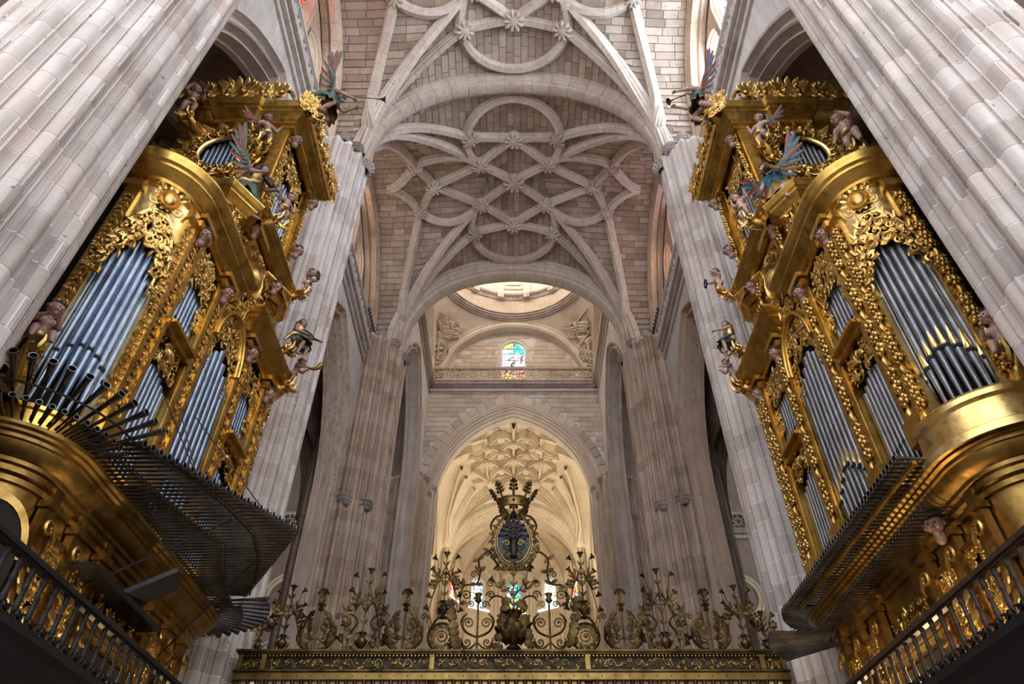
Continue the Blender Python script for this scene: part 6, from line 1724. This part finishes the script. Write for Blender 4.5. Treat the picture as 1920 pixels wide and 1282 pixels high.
        # cherub seated near the pier at the foot of the big pipes
        figure('chubby cherub seated at the foot of the big pipes ' + ('against the bluish pier' if L else 'by the pinkish pier'), 'statue', P(6.42 if L else 6.72, 6.85 if L else 7.0, 8.0), (-sx*0.75, -0.55), 1.0, True,
               (-0.06, 0.22, 0.26), (0.12, 0.22, 0.22), (-0.12, 0.24, -0.14), (0.12, 0.22, -0.18), (0.25, 0.0), (-sx, -0.25, 0.0), None, None, fl, 91+sx, None, False, GCH)
        support(org, P(6.45 if L else 6.75, 6.85 if L else 7.0, 7.85), P(6.8, 7.35, 7.6), 12)
    # winged cherub heads carved on the case
    hb = MB(); hc = V3(0, 0, 0); head_shapes(hb, hc, 0.14, V3(0, -1, 0), V3(0, 0, 1)); capsule(hb, (0, 0.02, -0.10), (0, 0.02, -0.2), 0.07, 0.08)
    hme = remeshed(hb, 0.010, 'cherub_head'); hme.materials.clear(); finish(hme, M['flesh'], 180)
    tmp = empty('tmp'); hr = hair_cap(hc, 0.14, V3(0, -1, 0), V3(0, 0, 1), tmp, 5); face_paint(hc, 0.14, V3(0, -1, 0), V3(0, 0, 1), tmp)
    sub = [(c.name.split('.')[0], c.data) for c in tmp.children]
    for c in list(tmp.children): bpy.data.objects.remove(c)
    bpy.data.objects.remove(tmp)
    for sx in (-1, 1):
        org = ORG[sx]
        for (m, y, z, rot) in ((5.84, 8.32, 11.95, 50), (5.84, 9.78, 11.9, 60), (5.84, 11.62, 11.9, 70), (5.84, 13.08, 11.9, 80), (5.78, 9.86, 14.05, 55), (5.78, 11.6, 14.05, 75), (5.74, 9.98, 18.0, 50), (5.74, 12.02, 18.0, 70), (5.74, 12.02, 15.9, 70), (5.92, 8.95, 6.3, 45)):
            if sx < 0 and z < 7: continue
            o = mk('cherub_head', hme, None, org, None, (sx*m, y, z)); o.rotation_euler = (0.15, 0, math.radians(rot)*(1 if sx < 0 else -1))
            for nm, me in sub: mk(nm, me, None, o)
statues()
# ------------------------------------------------------------------ choir screen (wrought iron, parcel gilt)
SY = 15.6
def screen():
    sc = thing('choir_screen', 'wrought iron choir screen with gilt scroll frieze and a crowned crest of lilies', 'screen', (0, SY, 0))
    X0, X1 = -5.88, 5.80; ZB, ZT = 6.42, 6.78
    xc, w = (X0+X1)/2, X1-X0
    IG, IR, BR = M['iron_gilt'], M['iron'], M['brass']
    MB().box((xc, 0.03, (ZB+ZT)/2), (w, 0.05, ZT-ZB)).build('frieze_backing', IR, sc, None)
    mb = MB().box((xc, 0, ZT+0.02), (w+0.14, 0.30, 0.05)); mb.box((xc, 0, ZT-0.02), (w+0.08, 0.22, 0.04)); mb.build('top_moulding', IG, sc, None)
    mb = MB().box((xc, -0.02, ZB-0.02), (w+0.1, 0.2, 0.04)); mb.build('frieze_ledge', IG, sc, None)
    MB().box((xc, 0, ZB-0.12), (w+0.08, 0.16, 0.14)).build('lower_rail', BR, sc, None)
    rv = MB()
    for k in range(40): blob(rv, (X0+0.15+(w-0.3)*k/39, -0.085, ZB-0.12), 0.014, 6)
    rv.build('rivets', IR, sc, 60, kind='stuff')
    bd = MB()
    for k in range(150): bd.box((X0+w*(k+0.5)/150, -0.07, ZT-0.075), (0.035, 0.07, 0.035))
    bd.build('bead_row', BR, sc, None, kind='stuff')
    posts = [X0+0.05, X0+0.55, -1.74, 1.58, X1-0.5, X1-0.05]
    for x in posts: MB().box((x, -0.03, (ZB+ZT)/2-0.02), (0.10, 0.14, ZT-ZB-0.06)).build('frieze_post', BR, sc, None)
    E1, UP, NN = V3(1, 0, 0), V3(0, 0, 1), V3(0, -1, 0); z = (ZB+ZT)/2-0.03; h = 0.11
    for a, b in zip(posts[:-1], posts[1:]):
        mb = MB(); n = max(2, int((b-a)/0.30)); s = (b-a-0.1)/n
        for k in range(n):
            c = V3(a+0.05+s*(k+0.5), 0.0, z); sg = 1 if k % 2 else -1
            scroll(mb, c+UP*sg*0.01, E1, UP*sg, NN, 0.13, 1.3, 1, 0.014, 0.01, 0.5)
            scroll(mb, c+E1*s*0.38-UP*sg*0.06, -E1, -UP*sg, NN, 0.08, 1.2, 1, 0.011, 0.01, 0.5)
            for q in range(4): leaf(mb, c+E1*RNG.uniform(-0.4, 0.4)*s+UP*RNG.uniform(-0.08, 0.08), E1*RNG.uniform(-1, 1)+UP*RNG.uniform(-1, 1), NN, 0.10, 0.026, 0.3)
        mb.tube([(a+0.05+s*t, -0.012, z+h*0.75*math.cos(t*PI)) for t in np.linspace(0, n, n*6+1)], 0.012, 5)
        mb.build('frieze_scrollwork', BR, sc, 60)
    bm = MB().lathe([(0.024, 0.0), (0.024, ZB-0.2)], 8); bme = bpy.data.meshes.new('bar'); bme.from_pydata(bm.v, [], bm.f); finish(bme, IR, 60)
    cm = MB().lathe([(0.026, 0), (0.045, 0.03), (0.03, 0.06), (0.05, 0.12), (0.05, 0.15)], 8); cme = bpy.data.meshes.new('bar_collar'); cme.from_pydata(cm.v, [], cm.f); finish(cme, IG, 60)
    n = 62
    for k in range(n):
        o = mk('bar', bme, None, sc, None, (X0+0.1+(w-0.2)*k/(n-1), 0, 0)); mk('bar_collar', cme, None, o, None, (0, 0, ZB-0.35))
    for x in (posts[2], posts[3], posts[0], posts[-1]):
        MB().lathe([(0.07, 0), (0.07, ZB-0.3), (0.10, ZB-0.28), (0.07, ZB-0.24), (0.11, ZB-0.2)], 10, (x, 0, 0)).build('main_post', IG, sc, 40)
    Zb = ZT+0.04
    def lily(mb, p, d, s=0.10):
        d = nrm(d); u = nrm(np.cross(d, V3(0.1, 1, 0.2))); w_ = np.cross(d, u)
        mb.lathe([(0.008, 0), (s*0.25, s*0.3), (s*0.35, s*0.75), (s*0.6, s)], 8, p, [u, w_, d])
        for k in range(6):
            q = 2*PI*k/6; e = u*math.cos(q)+w_*math.sin(q); leaf(mb, p+d*s*0.7+e*s*0.25, d*0.6+e, d, s*0.7, s*0.16, -0.3)
    def stemleaves(mb, a, b, k=3):
        for i in range(k):
            t = (i+0.7)/(k+0.5)
            for s in (-1, 1): leaf(mb, a*(1-t)+b*t, (b-a)*0.7+E1*s*np.linalg.norm(b-a)*0.6, NN, 0.15, 0.03, 0.6)
    def bouquet(mb, o, H, spread, nb):
        top = o+UP*H; mb.tube([o, o+UP*H*0.5, top], [0.022, 0.018, 0.012], 6); stemleaves(mb, o, top, 4); lily(mb, top, UP, 0.13)
        for i in range(nb):
            s = -1 if i % 2 else 1; r = (i//2+1)/((nb+1)//2); b0 = o+UP*H*(0.35+0.12*(i//2)); e = o+E1*s*spread*(0.55+0.45*r)*0.9+UP*H*(0.95-0.28*(i//2))+V3(0, 0.06*(i % 3-1), 0)
            mid = b0*0.5+e*0.5+E1*s*0.05-UP*0.03; mb.tube([b0, mid, e], [0.014, 0.012, 0.009], 5); lily(mb, e, UP*0.7+E1*s*0.7, 0.11); leaf(mb, mid, E1*s+UP*0.3, NN, 0.18, 0.045, 0.6); leaf(mb, mid, UP, NN, 0.16, 0.04, 0.6); leaf(mb, mid*0.6+b0*0.4, E1*s-UP*0.4, NN, 0.16, 0.045, 0.6)
    def vase(mb, o, s):
        mb.lathe([(0.03*s, 0), (0.14*s, 0.0), (0.10*s, 0.05*s), (0.05*s, 0.09*s), (0.15*s, 0.20*s), (0.18*s, 0.30*s), (0.10*s, 0.40*s), (0.07*s, 0.45*s), (0.13*s, 0.55*s), (0.10*s, 0.55*s)], 12, o)
        for k in range(8):
            q = 2*PI*k/8; e = V3(math.cos(q), math.sin(q), 0); leaf(mb, o+e*0.14*s+UP*0.12*s, UP+e*0.3, e, 0.22*s, 0.05*s, 0.6); leaf(mb, o+e*0.11*s+UP*0.5*s, UP*0.4+e, e, 0.14*s, 0.04*s, 0.8)
    def roundel(x, s=1.0, nm='scroll_finial'):
        mb = MB(); o = V3(x, 0, Zb); c = o+UP*0.42*s
        for sg in (-1, 1):
            pts = [o+UP*0.02, o+E1*sg*0.22*s+UP*0.06*s, o+E1*sg*0.40*s+UP*0.24*s, o+E1*sg*0.38*s+UP*0.48*s, o+E1*sg*0.24*s+UP*0.66*s, o+E1*sg*0.10*s+UP*0.72*s]
            mb.tube(pts, [0.03, 0.032, 0.03, 0.026, 0.02, 0.012], 6)
            scroll(mb, o+E1*sg*0.19*s+UP*0.26*s, E1*sg, UP, NN, 0.20*s, 1.5, 1, 0.022, 0.01, 0.3); scroll(mb, o+E1*sg*0.20*s+UP*0.55*s, E1*sg, -UP, NN, 0.12*s, 1.3, 1, 0.016, 0.01, 0.4)
            scroll(mb, o+E1*sg*0.42*s+UP*0.74*s, E1*sg, UP, NN, 0.13*s, 1.2, 1, 0.024, 0.02, 0.5)
            for q in range(7):
                t = q/6; p = o+E1*sg*(0.40-0.30*abs(t-0.5))*s+UP*(0.10+0.62*t)*s; leaf(mb, p, E1*sg*0.5*(1-2*t)+UP*0.8-E1*sg*0.3, NN, 0.22*s, 0.075*s, 0.7)
            for q in range(4): leaf(mb, o+E1*sg*0.2*s+UP*(0.2+0.1*q)*s, -E1*sg*0.4+UP*(q-1.2)*0.5, NN, 0.2*s, 0.07*s, 0.6)
        top = o+UP*1.25*s; mb.tube([o, o+UP*0.7*s, top], [0.024, 0.02, 0.014], 6)
        mb.lathe([(0.02, 0), (0.07, 0.05), (0.03, 0.09), (0.10, 0.16), (0.02, 0.17)], 8, o+UP*0.86*s); stemleaves(mb, o+UP*0.85*s, top, 3)
        for k in range(5): lily(mb, top, UP*0.6+E1*(k-2)*0.5, 0.11)
        mb.build(nm, IG, sc, 60)
    def lily_finial(x, H, spread, nb, vs):
        mb = MB(); o = V3(x, 0, Zb); vase(mb, o, vs); bouquet(mb, o+UP*0.5*vs, H-0.5*vs, spread, nb); mb.build('lily_finial', IG, sc, 60)
    for sg in (-1, 1):
        lily_finial(sg*5.55-0.02, 0.72, 0.22, 4, 0.45); lily_finial(sg*5.05, 1.32, 0.40, 9, 0.62)
        roundel(sg*4.33); roundel(sg*2.42)
        # tall lily with S-scrolls
        mb = MB(); o = V3(sg*3.32, 0, Zb); vase(mb, o, 0.72); bouquet(mb, o+UP*0.36, 1.36, 0.46, 9)
        for s in (-1, 1):
            mb.tube([o+E1*s*0.10+UP*0.02, o+E1*s*0.30+UP*0.16, o+E1*s*0.26+UP*0.42, o+E1*s*0.14+UP*0.62, o+E1*s*0.30+UP*0.80, o+E1*s*0.46+UP*0.74], [0.02, 0.026, 0.026, 0.024, 0.02, 0.012], 6)
            scroll(mb, o+E1*s*0.26+UP*0.10, E1*s, UP, NN, 0.14, 1.4, 1, 0.02, 0.01, 0.3); scroll(mb, o+E1*s*0.36+UP*0.62, E1*s, -UP, NN, 0.16, 1.3, 1, 0.022, 0.01, 0.4)
            lily(mb, o+E1*s*0.42+UP*0.18, UP*0.8+E1*s*0.5, 0.16)
            for q in range(6): leaf(mb, o+E1*s*(0.15+0.05*q)+UP*(0.2+0.13*q), E1*s+UP*0.4*(q-2), NN, 0.2, 0.06, 0.7)
        mb.build('lily_finial', IG, sc, 60)
        # pillar on an open ring
        mb = MB(); o = V3(sg*1.58, 0, Zb); c = o+UP*0.30
        mb.tube([c+E1*0.30*math.cos(q)+UP*0.30*math.sin(q) for q in np.linspace(0, 2*PI, 25)], 0.030, 6, False)
        scroll(mb, c, E1, UP, NN, 0.24, 1.8, sg, 0.022, 0.01, 0.3)
        for q in range(10): a = 2*PI*q/10; leaf(mb, c+(E1*math.cos(a)+UP*math.sin(a))*0.28, -(E1*math.cos(a+0.7)+UP*math.sin(a+0.7)), NN, 0.18, 0.06, 0.5)
        for s in (-1, 1): mb.tube([c+E1*s*0.28+UP*0.12, c+E1*s*0.16+UP*0.36, c+E1*s*0.03+UP*0.46], [0.028, 0.026, 0.02], 6)
        vase(mb, o+UP*0.72, 0.68); bouquet(mb, o+UP*1.05, 1.08, 0.36, 10)
        mb.build('pillar_finial', IG, sc, 60)
        # great scrolls carrying the medallion
        mb = MB(); o = V3(sg*0.80, 0, Zb); mb.tube([o, o+UP*1.30], [0.03, 0.022], 6)
        for s in (-1, 1):
            mb.tube([o+UP*0.20, o+E1*s*0.16+UP*0.06, o+E1*s*0.32+UP*0.10, o+E1*s*0.34+UP*0.28], [0.02, 0.022, 0.022, 0.018], 6)
            scroll(mb, o+E1*s*0.22+UP*0.18, E1*s, -UP, NN, 0.15, 1.5, 1, 0.02, 0.01, 0.3)
            mb.tube([o+UP*0.30, o+E1*s*0.26+UP*0.42, o+E1*s*0.36+UP*0.66, o+E1*s*0.24+UP*0.82], [0.022, 0.026, 0.026, 0.02], 6)
            scroll(mb, o+E1*s*0.20+UP*0.60, E1*s, UP, NN, 0.19, 1.6, 1, 0.024, 0.01, 0.3)
            scroll(mb, o+E1*s*0.16+UP*1.02, E1*s, UP, NN, 0.13, 1.4, 1, 0.018, 0.01, 0.5)
            for q in range(7): leaf(mb, o+E1*s*(0.34+0.03*q)+UP*(0.10+0.16*q)+V3(0, -0.03, 0), E1*s+UP*RNG.uniform(-0.6, 0.8), NN, 0.26, 0.12, 0.6)
        mb.lathe([(0.03, 0), (0.08, 0.06), (0.05, 0.14), (0.09, 0.22), (0.02, 0.23)], 8, o+UP*1.05)
        # long curling arm up to the medallion
        arm = [o+E1*sg*0.42+UP*1.05, o+E1*sg*0.36+UP*1.45, o+E1*sg*0.06+UP*1.50, o-E1*sg*0.02+UP*1.80, o+E1*sg*0.02+UP*2.10, o-E1*sg*0.22+UP*2.30, o-E1*sg*0.34+UP*2.10, o-E1*sg*0.52+UP*1.86, o-E1*sg*0.78+UP*1.84]
        mb.tube(arm, [0.014, 0.022, 0.022, 0.024, 0.024, 0.026, 0.024, 0.022, 0.016], 6)
        scroll(mb, o+E1*sg*0.28+UP*1.22, E1*sg, UP, NN, 0.2, 1.4, 1, 0.02, 0.01, 0.2); scroll(mb, o+E1*sg*0.12+UP*1.72, -E1*sg, UP, NN, 0.14, 1.4, 1, 0.018, 0.01, 0.2); scroll(mb, o-E1*sg*0.28+UP*1.50, -E1*sg, UP, NN, 0.17, 1.4, 1, 0.02, 0.01, 0.4)
        for i, p in enumerate(arm):
            for q in range(2): leaf(mb, p, E1*sg*RNG.uniform(-1, 1)+UP*RNG.uniform(-0.5, 1), NN, 0.18, 0.06, 0.7)
        mb.tube([V3(0, 0, Zb+0.80), V3(sg*0.22, 0, Zb+1.15), V3(sg*0.42, 0, Zb+1.22), V3(sg*0.56, 0, Zb+1.10)], [0.02, 0.022, 0.02, 0.014], 6); scroll(mb, V3(sg*0.52, 0, Zb+1.24), E1*sg, UP, NN, 0.15, 1.5, 1, 0.02, 0.01, 0.2)
        mb.build('scroll_bracket', IG, sc, 60)
    # central vase and flowers
    mb = MB(); vase(mb, V3(0, 0, Zb), 1.55)
    for k in range(18): q = 2*PI*k/18; e = V3(math.cos(q), math.sin(q), 0); leaf(mb, V3(0, 0, Zb+0.22+0.1*(k % 3))+e*0.24, UP*0.8+E1*(0.5 if k % 2 else -0.5), e, 0.26, 0.09, 0.7)
    mb.build('central_vase', IG, sc, 60)
    mb = MB(); bouquet(mb, V3(0, 0, Zb+0.82), 1.05, 0.50, 4); mb.build('vase_flowers', IG, sc, 60)
    # medallion
    MZ = 9.37; A_, B_ = 0.40, 0.545
    mb = MB().lathe([(0.001, 0.03), (0.98, 0.03), (0.98, -0.03), (0.001, -0.03)], 40, (0, 0, MZ), [E1*A_, UP*B_, NN]); sh = mb.build('shield', M['shield_blue'], sc, None)
    MB().tube([V3(A_*math.cos(q), 0, MZ+B_*math.sin(q)) for q in np.linspace(0, 2*PI, 41)], 0.035, 8, False).build('shield_rim', M['brass'], sh, 60)
    em = MB(); o = V3(0, -0.05, MZ-0.44)
    em.lathe([(0.05, 0), (0.11, 0.03), (0.07, 0.10), (0.11, 0.24), (0.08, 0.40), (0.13, 0.46), (0.05, 0.47)], 10, o); em.tube([o+UP*0.45, o+UP*0.92], [0.02, 0.012], 6)
    for s in (-1, 1):
        for i in range(4):
            b0 = o+UP*(0.52+0.09*i); e = b0+E1*s*(0.29-0.05*i)+UP*(0.05+0.05*i); em.tube([b0, b0*0.5+e*0.5+UP*0.05, e], [0.014, 0.012, 0.008], 5)
            for q in range(3): leaf(em, b0*(1-0.3*q-0.2)+e*(0.3*q+0.2), E1*s*0.6+UP*RNG.uniform(-1, 1), NN, 0.12, 0.035, 0.5)
            lily(em, e, E1*s+UP*0.2, 0.07)
    em.build('emblem_vase', M['iron'], sh, 60)
    ev = MB()
    for s in (-1, 1): 
        scroll(ev, o+E1*s*0.17+UP*0.36, E1*s, UP, NN, 0.13, 1.4, 1, 0.018, 0.02, 0.0); scroll(ev, o+E1*s*0.13+UP*0.06, E1*s, -UP, NN, 0.11, 1.4, 1, 0.018, 0.02, 0.0); ev.tube([o+E1*s*0.25+UP*0.37, o+E1*s*0.24+UP*0.27, o+E1*s*0.12+UP*0.20, o+E1*s*0.20+UP*0.12, o+E1*s*0.20+UP*0.05], 0.018, 6)
    ev.build('emblem_handles', M['brass'], sh, 60)
    mb = MB()
    for s in (-1, 1):
        for i in range(9):
            q = PI/2-s*(0.35+0.30*i); c = V3((A_+0.10)*math.cos(q), 0, MZ+(B_+0.10)*math.sin(q)); t_ = nrm(V3(-math.sin(q), 0, math.cos(q)))*(-s); nrm_out = V3(math.cos(q), 0, math.sin(q))
            scroll(mb, c, t_, nrm_out, NN, 0.11, 1.3, 1 if i % 2 else -1, 0.016, 0.01, 0.6); leaf(mb, c, nrm_out+t_*0.5, NN, 0.15, 0.05, 0.7); leaf(mb, c, t_, NN, 0.15, 0.045, 0.7)
        mb.tube([V3(s*0.12, 0, MZ+0.72), V3(s*0.42, 0, MZ+0.66), V3(s*0.56, 0, MZ+0.42), V3(s*0.50, 0, MZ+0.24)], [0.02, 0.03, 0.026, 0.014], 6)
        scroll(mb, V3(s*0.20, 0, MZ+0.62), E1*s, UP, NN, 0.13, 1.4, 1, 0.018, 0.01, 0.3)
        scroll(mb, V3(s*0.18, 0, MZ-0.66), E1*s, -UP, NN, 0.12, 1.4, 1, 0.018, 0.01, 0.3)
    mb.tube([V3(0, 0, MZ-B_), V3(0, 0, Zb+1.7)], 0.025, 6)
    mb.build('shield_scrollwork', IG, sc, 60)
    # crown
    CZ = 10.22; R = 0.37
    mb = MB().lathe([(R*0.9, -0.04), (R*0.97, -0.03), (R*0.98, 0.0), (R*1.02, 0.16), (R*1.08, 0.18), (R*1.08, 0.21), (R*1.0, 0.21), (R*0.95, 0.0), (R*0.9, -0.04)], 36, (0, 0, CZ)); cr = mb.build('crown', M['brass'], sc, 40)
    jm = MB()
    for k in range(12):
        q = 2*PI*k/12; e = V3(math.cos(q), math.sin(q), 0); t_ = V3(-e[1], e[0], 0); c = V3(0, 0, CZ+0.08)+e*R*1.01
        jm.add([c+UP*0.05, c+t_*0.04, c-UP*0.05, c-t_*0.04, c+e*0.03], [(0, 1, 4), (1, 2, 4), (2, 3, 4), (3, 0, 4)])
    jm.build('crown_jewels', M['iron'], cr, None, kind='stuff')
    for k in range(8):
        q = 2*PI*k/8+PI/2*0+PI/2; e = V3(math.cos(q), math.sin(q), 0); t_ = V3(-e[1], e[0], 0); c = V3(0, 0, CZ+0.20)+e*R*1.05; out = UP+e*0.55
        mb = MB(); out = nrm(out); nn_ = nrm(np.cross(t_, out)); tip = c+out*0.36
        mb.tube([c, c+out*0.2, tip], [0.03, 0.018, 0.012], 6)
        for s in (-1, 1):
            for j in range(3): blob(mb, c+out*(0.16+0.09*j)+t_*s*(0.075-0.012*j), 0.045, 7, [t_, out, nn_], 1.1); mb.tube([c+out*(0.10+0.09*j), c+out*(0.16+0.09*j)+t_*s*0.06], 0.014, 5)
        blob(mb, tip+out*0.03, 0.05, 7)
        mb.build('crown_leaf', IG, cr, 60)
    ar = MB()
    for k in range(4): q = PI*k/4; ar.tube([V3(R*0.95*math.cos(q)*math.cos(t), R*0.95*math.sin(q)*math.cos(t), CZ-0.02-0.20*math.sin(t)) for t in np.linspace(0, PI, 13)], 0.018, 5)
    ar.lathe([(0.05, -0.05), (0.09, -0.15), (0.04, -0.25), (0.06, -0.35)], 8, (0, 0, CZ)); ar.build('crown_cage', M['iron'], cr, 60)
    return sc
screen()

# ------------------------------------------------------------------ stalls, galleries with balusters
def stalls(sx):
    L = sx < 0; wood = M['wood_dark'] if L else M['wood_brown']; wd2 = M['wood_dark']
    st = thing('choir_stall', 'dark carved choir stall canopy below the ' + ('blackish balustrade' if L else 'brown balustrade'), 'choir stall', (0, 0, 0), 'choir stalls')
    y0, y1 = -5.8, 14.4; yc, w = (y0+y1)/2, y1-y0
    MB().box((sx*5.3, yc, 1.8), (0.7, w, 3.6)).build('stall_back', wd2, st, None)
    mb = MB(); plan_sweep(mb, [(sx*4.95, y0), (sx*4.95, y1)], [(0, 3.45), (0.04, 3.50), (0.06, 3.63), (0.14, 3.67), (0.18, 3.79), (0.26, 3.85), (0.28, 3.95), (0.34, 3.98), (0.34, 4.03), (-0.6, 4.05)], 1 if L else -1)
    mb.build('canopy_cornice', wd2, st, None)
    IN, UP, AL = V3(-sx, 0, 0), V3(0, 0, 1), V3(0, 1, 0)
    for k in range(11):
        y = 2.5+1.0*k; mb = MB(); carve(mb, V3(sx*4.94, y, 3.1), AL, UP, IN, 0.9, 0.6, 500+k, 1.0, 0.025); mb.build('canopy_carving', wd2, st, 60)
    for k in range(12): MB().box((sx*4.92, 2.0+1.0*k, 1.7), (0.12, 0.10, 3.4)).build('stall_post', wd2, st, None)
    ba = thing('gallery_balustrade', 'turned wooden balustrade of the organ loft, ' + ('nearly black with scalloped foot arches' if L else 'brown with gold glinting between the spindles'), 'balustrade', (sx*4.80, 0, 4.06), 'organ loft balustrades'); ba.scale = (0.8, 1, 0.575)
    MB().box((0, yc, 1.08), (0.17, w, 0.09)).build('handrail', wood, ba, None)
    MB().box((0, yc, 1.01), (0.10, w, 0.05)).build('handrail_moulding', wood, ba, None)
    MB().box((0, yc, 0.05), (0.20, w, 0.10)).build('bottom_rail', wd2, ba, None)
    mb = MB().lathe([(0.026, 0.10), (0.036, 0.12), (0.024, 0.16), (0.022, 0.20), (0.036, 0.30), (0.038, 0.36), (0.030, 0.46), (0.026, 0.60), (0.036, 0.63), (0.036, 0.66), (0.026, 0.69), (0.028, 0.84), (0.038, 0.88), (0.038, 0.91), (0.028, 0.94), (0.042, 0.99)], 10)
    bme = bpy.data.meshes.new('baluster'); bme.from_pydata(mb.v, [], mb.f); finish(bme, wood, 40)
    lb = MB(); lb.tube([(0.03*math.cos(q)*0, 0.115*math.cos(q), 0.22-0.13*math.sin(q)) for q in np.linspace(0, PI, 13)], 0.022, 6)
    for k in range(5): q = PI*(k+0.5)/5; leaf(lb, V3(-sx*0.02, 0.115*math.cos(q), 0.22-0.12*math.sin(q)), V3(0, math.cos(q), math.sin(q)*0.8), IN, 0.10, 0.03, 0.7)
    lme = bpy.data.meshes.new('foot_arch'); lme.from_pydata(lb.v, [], lb.f); finish(lme, wd2, 60)
    n = 50
    for k in range(n):
        y = 2.2+0.235*k; mk('baluster', bme, None, ba, None, (0, y, 0)); mk('foot_arch', lme, None, ba, None, (-sx*0.06, y+0.117, 0.02))
    MB().box((sx*5.25, yc, 4.0), (0.75, w, 0.08)).build('loft_floor', wd2, st, None)
for sx in (-1, 1): stalls(sx)
# black flat loudspeaker on its shelf arm, on the organ with the trumpet fan
sp = thing('loudspeaker', 'black flat loudspeaker panel jutting from the lower case under the trumpets', 'speaker', (-6.0, 10.2, 5.78))
ax = [nrm(V3(0.75, 0.25, 0.55)), V3(-0.3, 0.95, 0), None]; ax[1] = nrm(ax[1]-ax[0]*np.dot(ax[0], ax[1])); ax[2] = np.cross(ax[0], ax[1])
MB().box((0.42, 0.25, 0.22), (0.8, 0.7, 0.07), ax).build('cabinet', M['black'], sp, None)
MB().tube([(-0.1, 0.1, 0.0), (0.35, 0.22, 0.17)], 0.03, 6).build('arm', M['iron'], sp, None)
MB().box((0.05, 0.0, -0.03), (0.5, 2.4, 0.08)).build('shelf', M['black'], sp, None)

# little black spotlights standing on the gallery rails before the crossing
for sx in (-1, 1):
    proto = None
    for k in range(8):
        loc = (sx*7.5, 25.2+0.28*k, GZ+1.19)
        o = thing('spotlight', 'small black spotlight in the row on the gallery rail, ' + ('nearer the tambourine cherub' if sx < 0 else 'nearer the kneeling angel'), 'spotlight', loc, 'spotlights on the gallery rail ' + ('north' if sx < 0 else 'south'))
        if proto is None:
            b = MB().lathe([(0.001, 0.10), (0.07, 0.12), (0.085, 0.30), (0.07, 0.32), (0.001, 0.31)], 10); b1 = bpy.data.meshes.new('lamp_head'); b1.from_pydata(b.v, [], b.f); finish(b1, M['black'], 40)
            c = MB().box((0, 0, 0.02), (0.12, 0.10, 0.04)); c.box((0, 0, 0.08), (0.03, 0.03, 0.12)); c1 = bpy.data.meshes.new('lamp_foot'); c1.from_pydata(c.v, [], c.f); finish(c1, M['black'], None)
            proto = (b1, c1)
        h = mk('lamp_head', proto[0], None, o); h.rotation_euler = (0, -sx*0.3, 0); mk('lamp_foot', proto[1], None, o)

# small lamps on the organ lofts: one known, the rest added for amber light
lampm, _nt, _b = new_mat('lamp_flame_glass'); _b.inputs['Emission Color'].default_value = (1, 0.75, 0.4, 1); _b.inputs['Emission Strength'].default_value = 25
for sx, en in ((-1, 14), (1, 55)):
    for y in (9.2, 11.7):
        o = thing('loft_lamp', 'little lit lamp, one of a mostly added set, on the organ loft behind the ' + ('blackish' if sx < 0 else 'brown') + ' balustrade, ' + ('nearer end' if y < 10 else 'farther end'), 'lamp', (sx*5.5, y, 4.06), 'lamps on the organ lofts')
        MB().lathe([(0.001, 0.0), (0.06, 0.0), (0.05, 0.02), (0.012, 0.03), (0.012, 0.08), (0.035, 0.10), (0.001, 0.11)], 10).build('lamp_stand', M['iron'], o, 50)
        MB().lathe([(0.001, 0.11), (0.028, 0.13), (0.036, 0.17), (0.022, 0.22), (0.001, 0.23)], 10).build('lamp_bulb', lampm, o, 60)
        l = add_light('loft_lamp_light', 'POINT', (0, 0, 0.30), en, (1.0, 0.70, 0.36), 0.06); l.parent = o
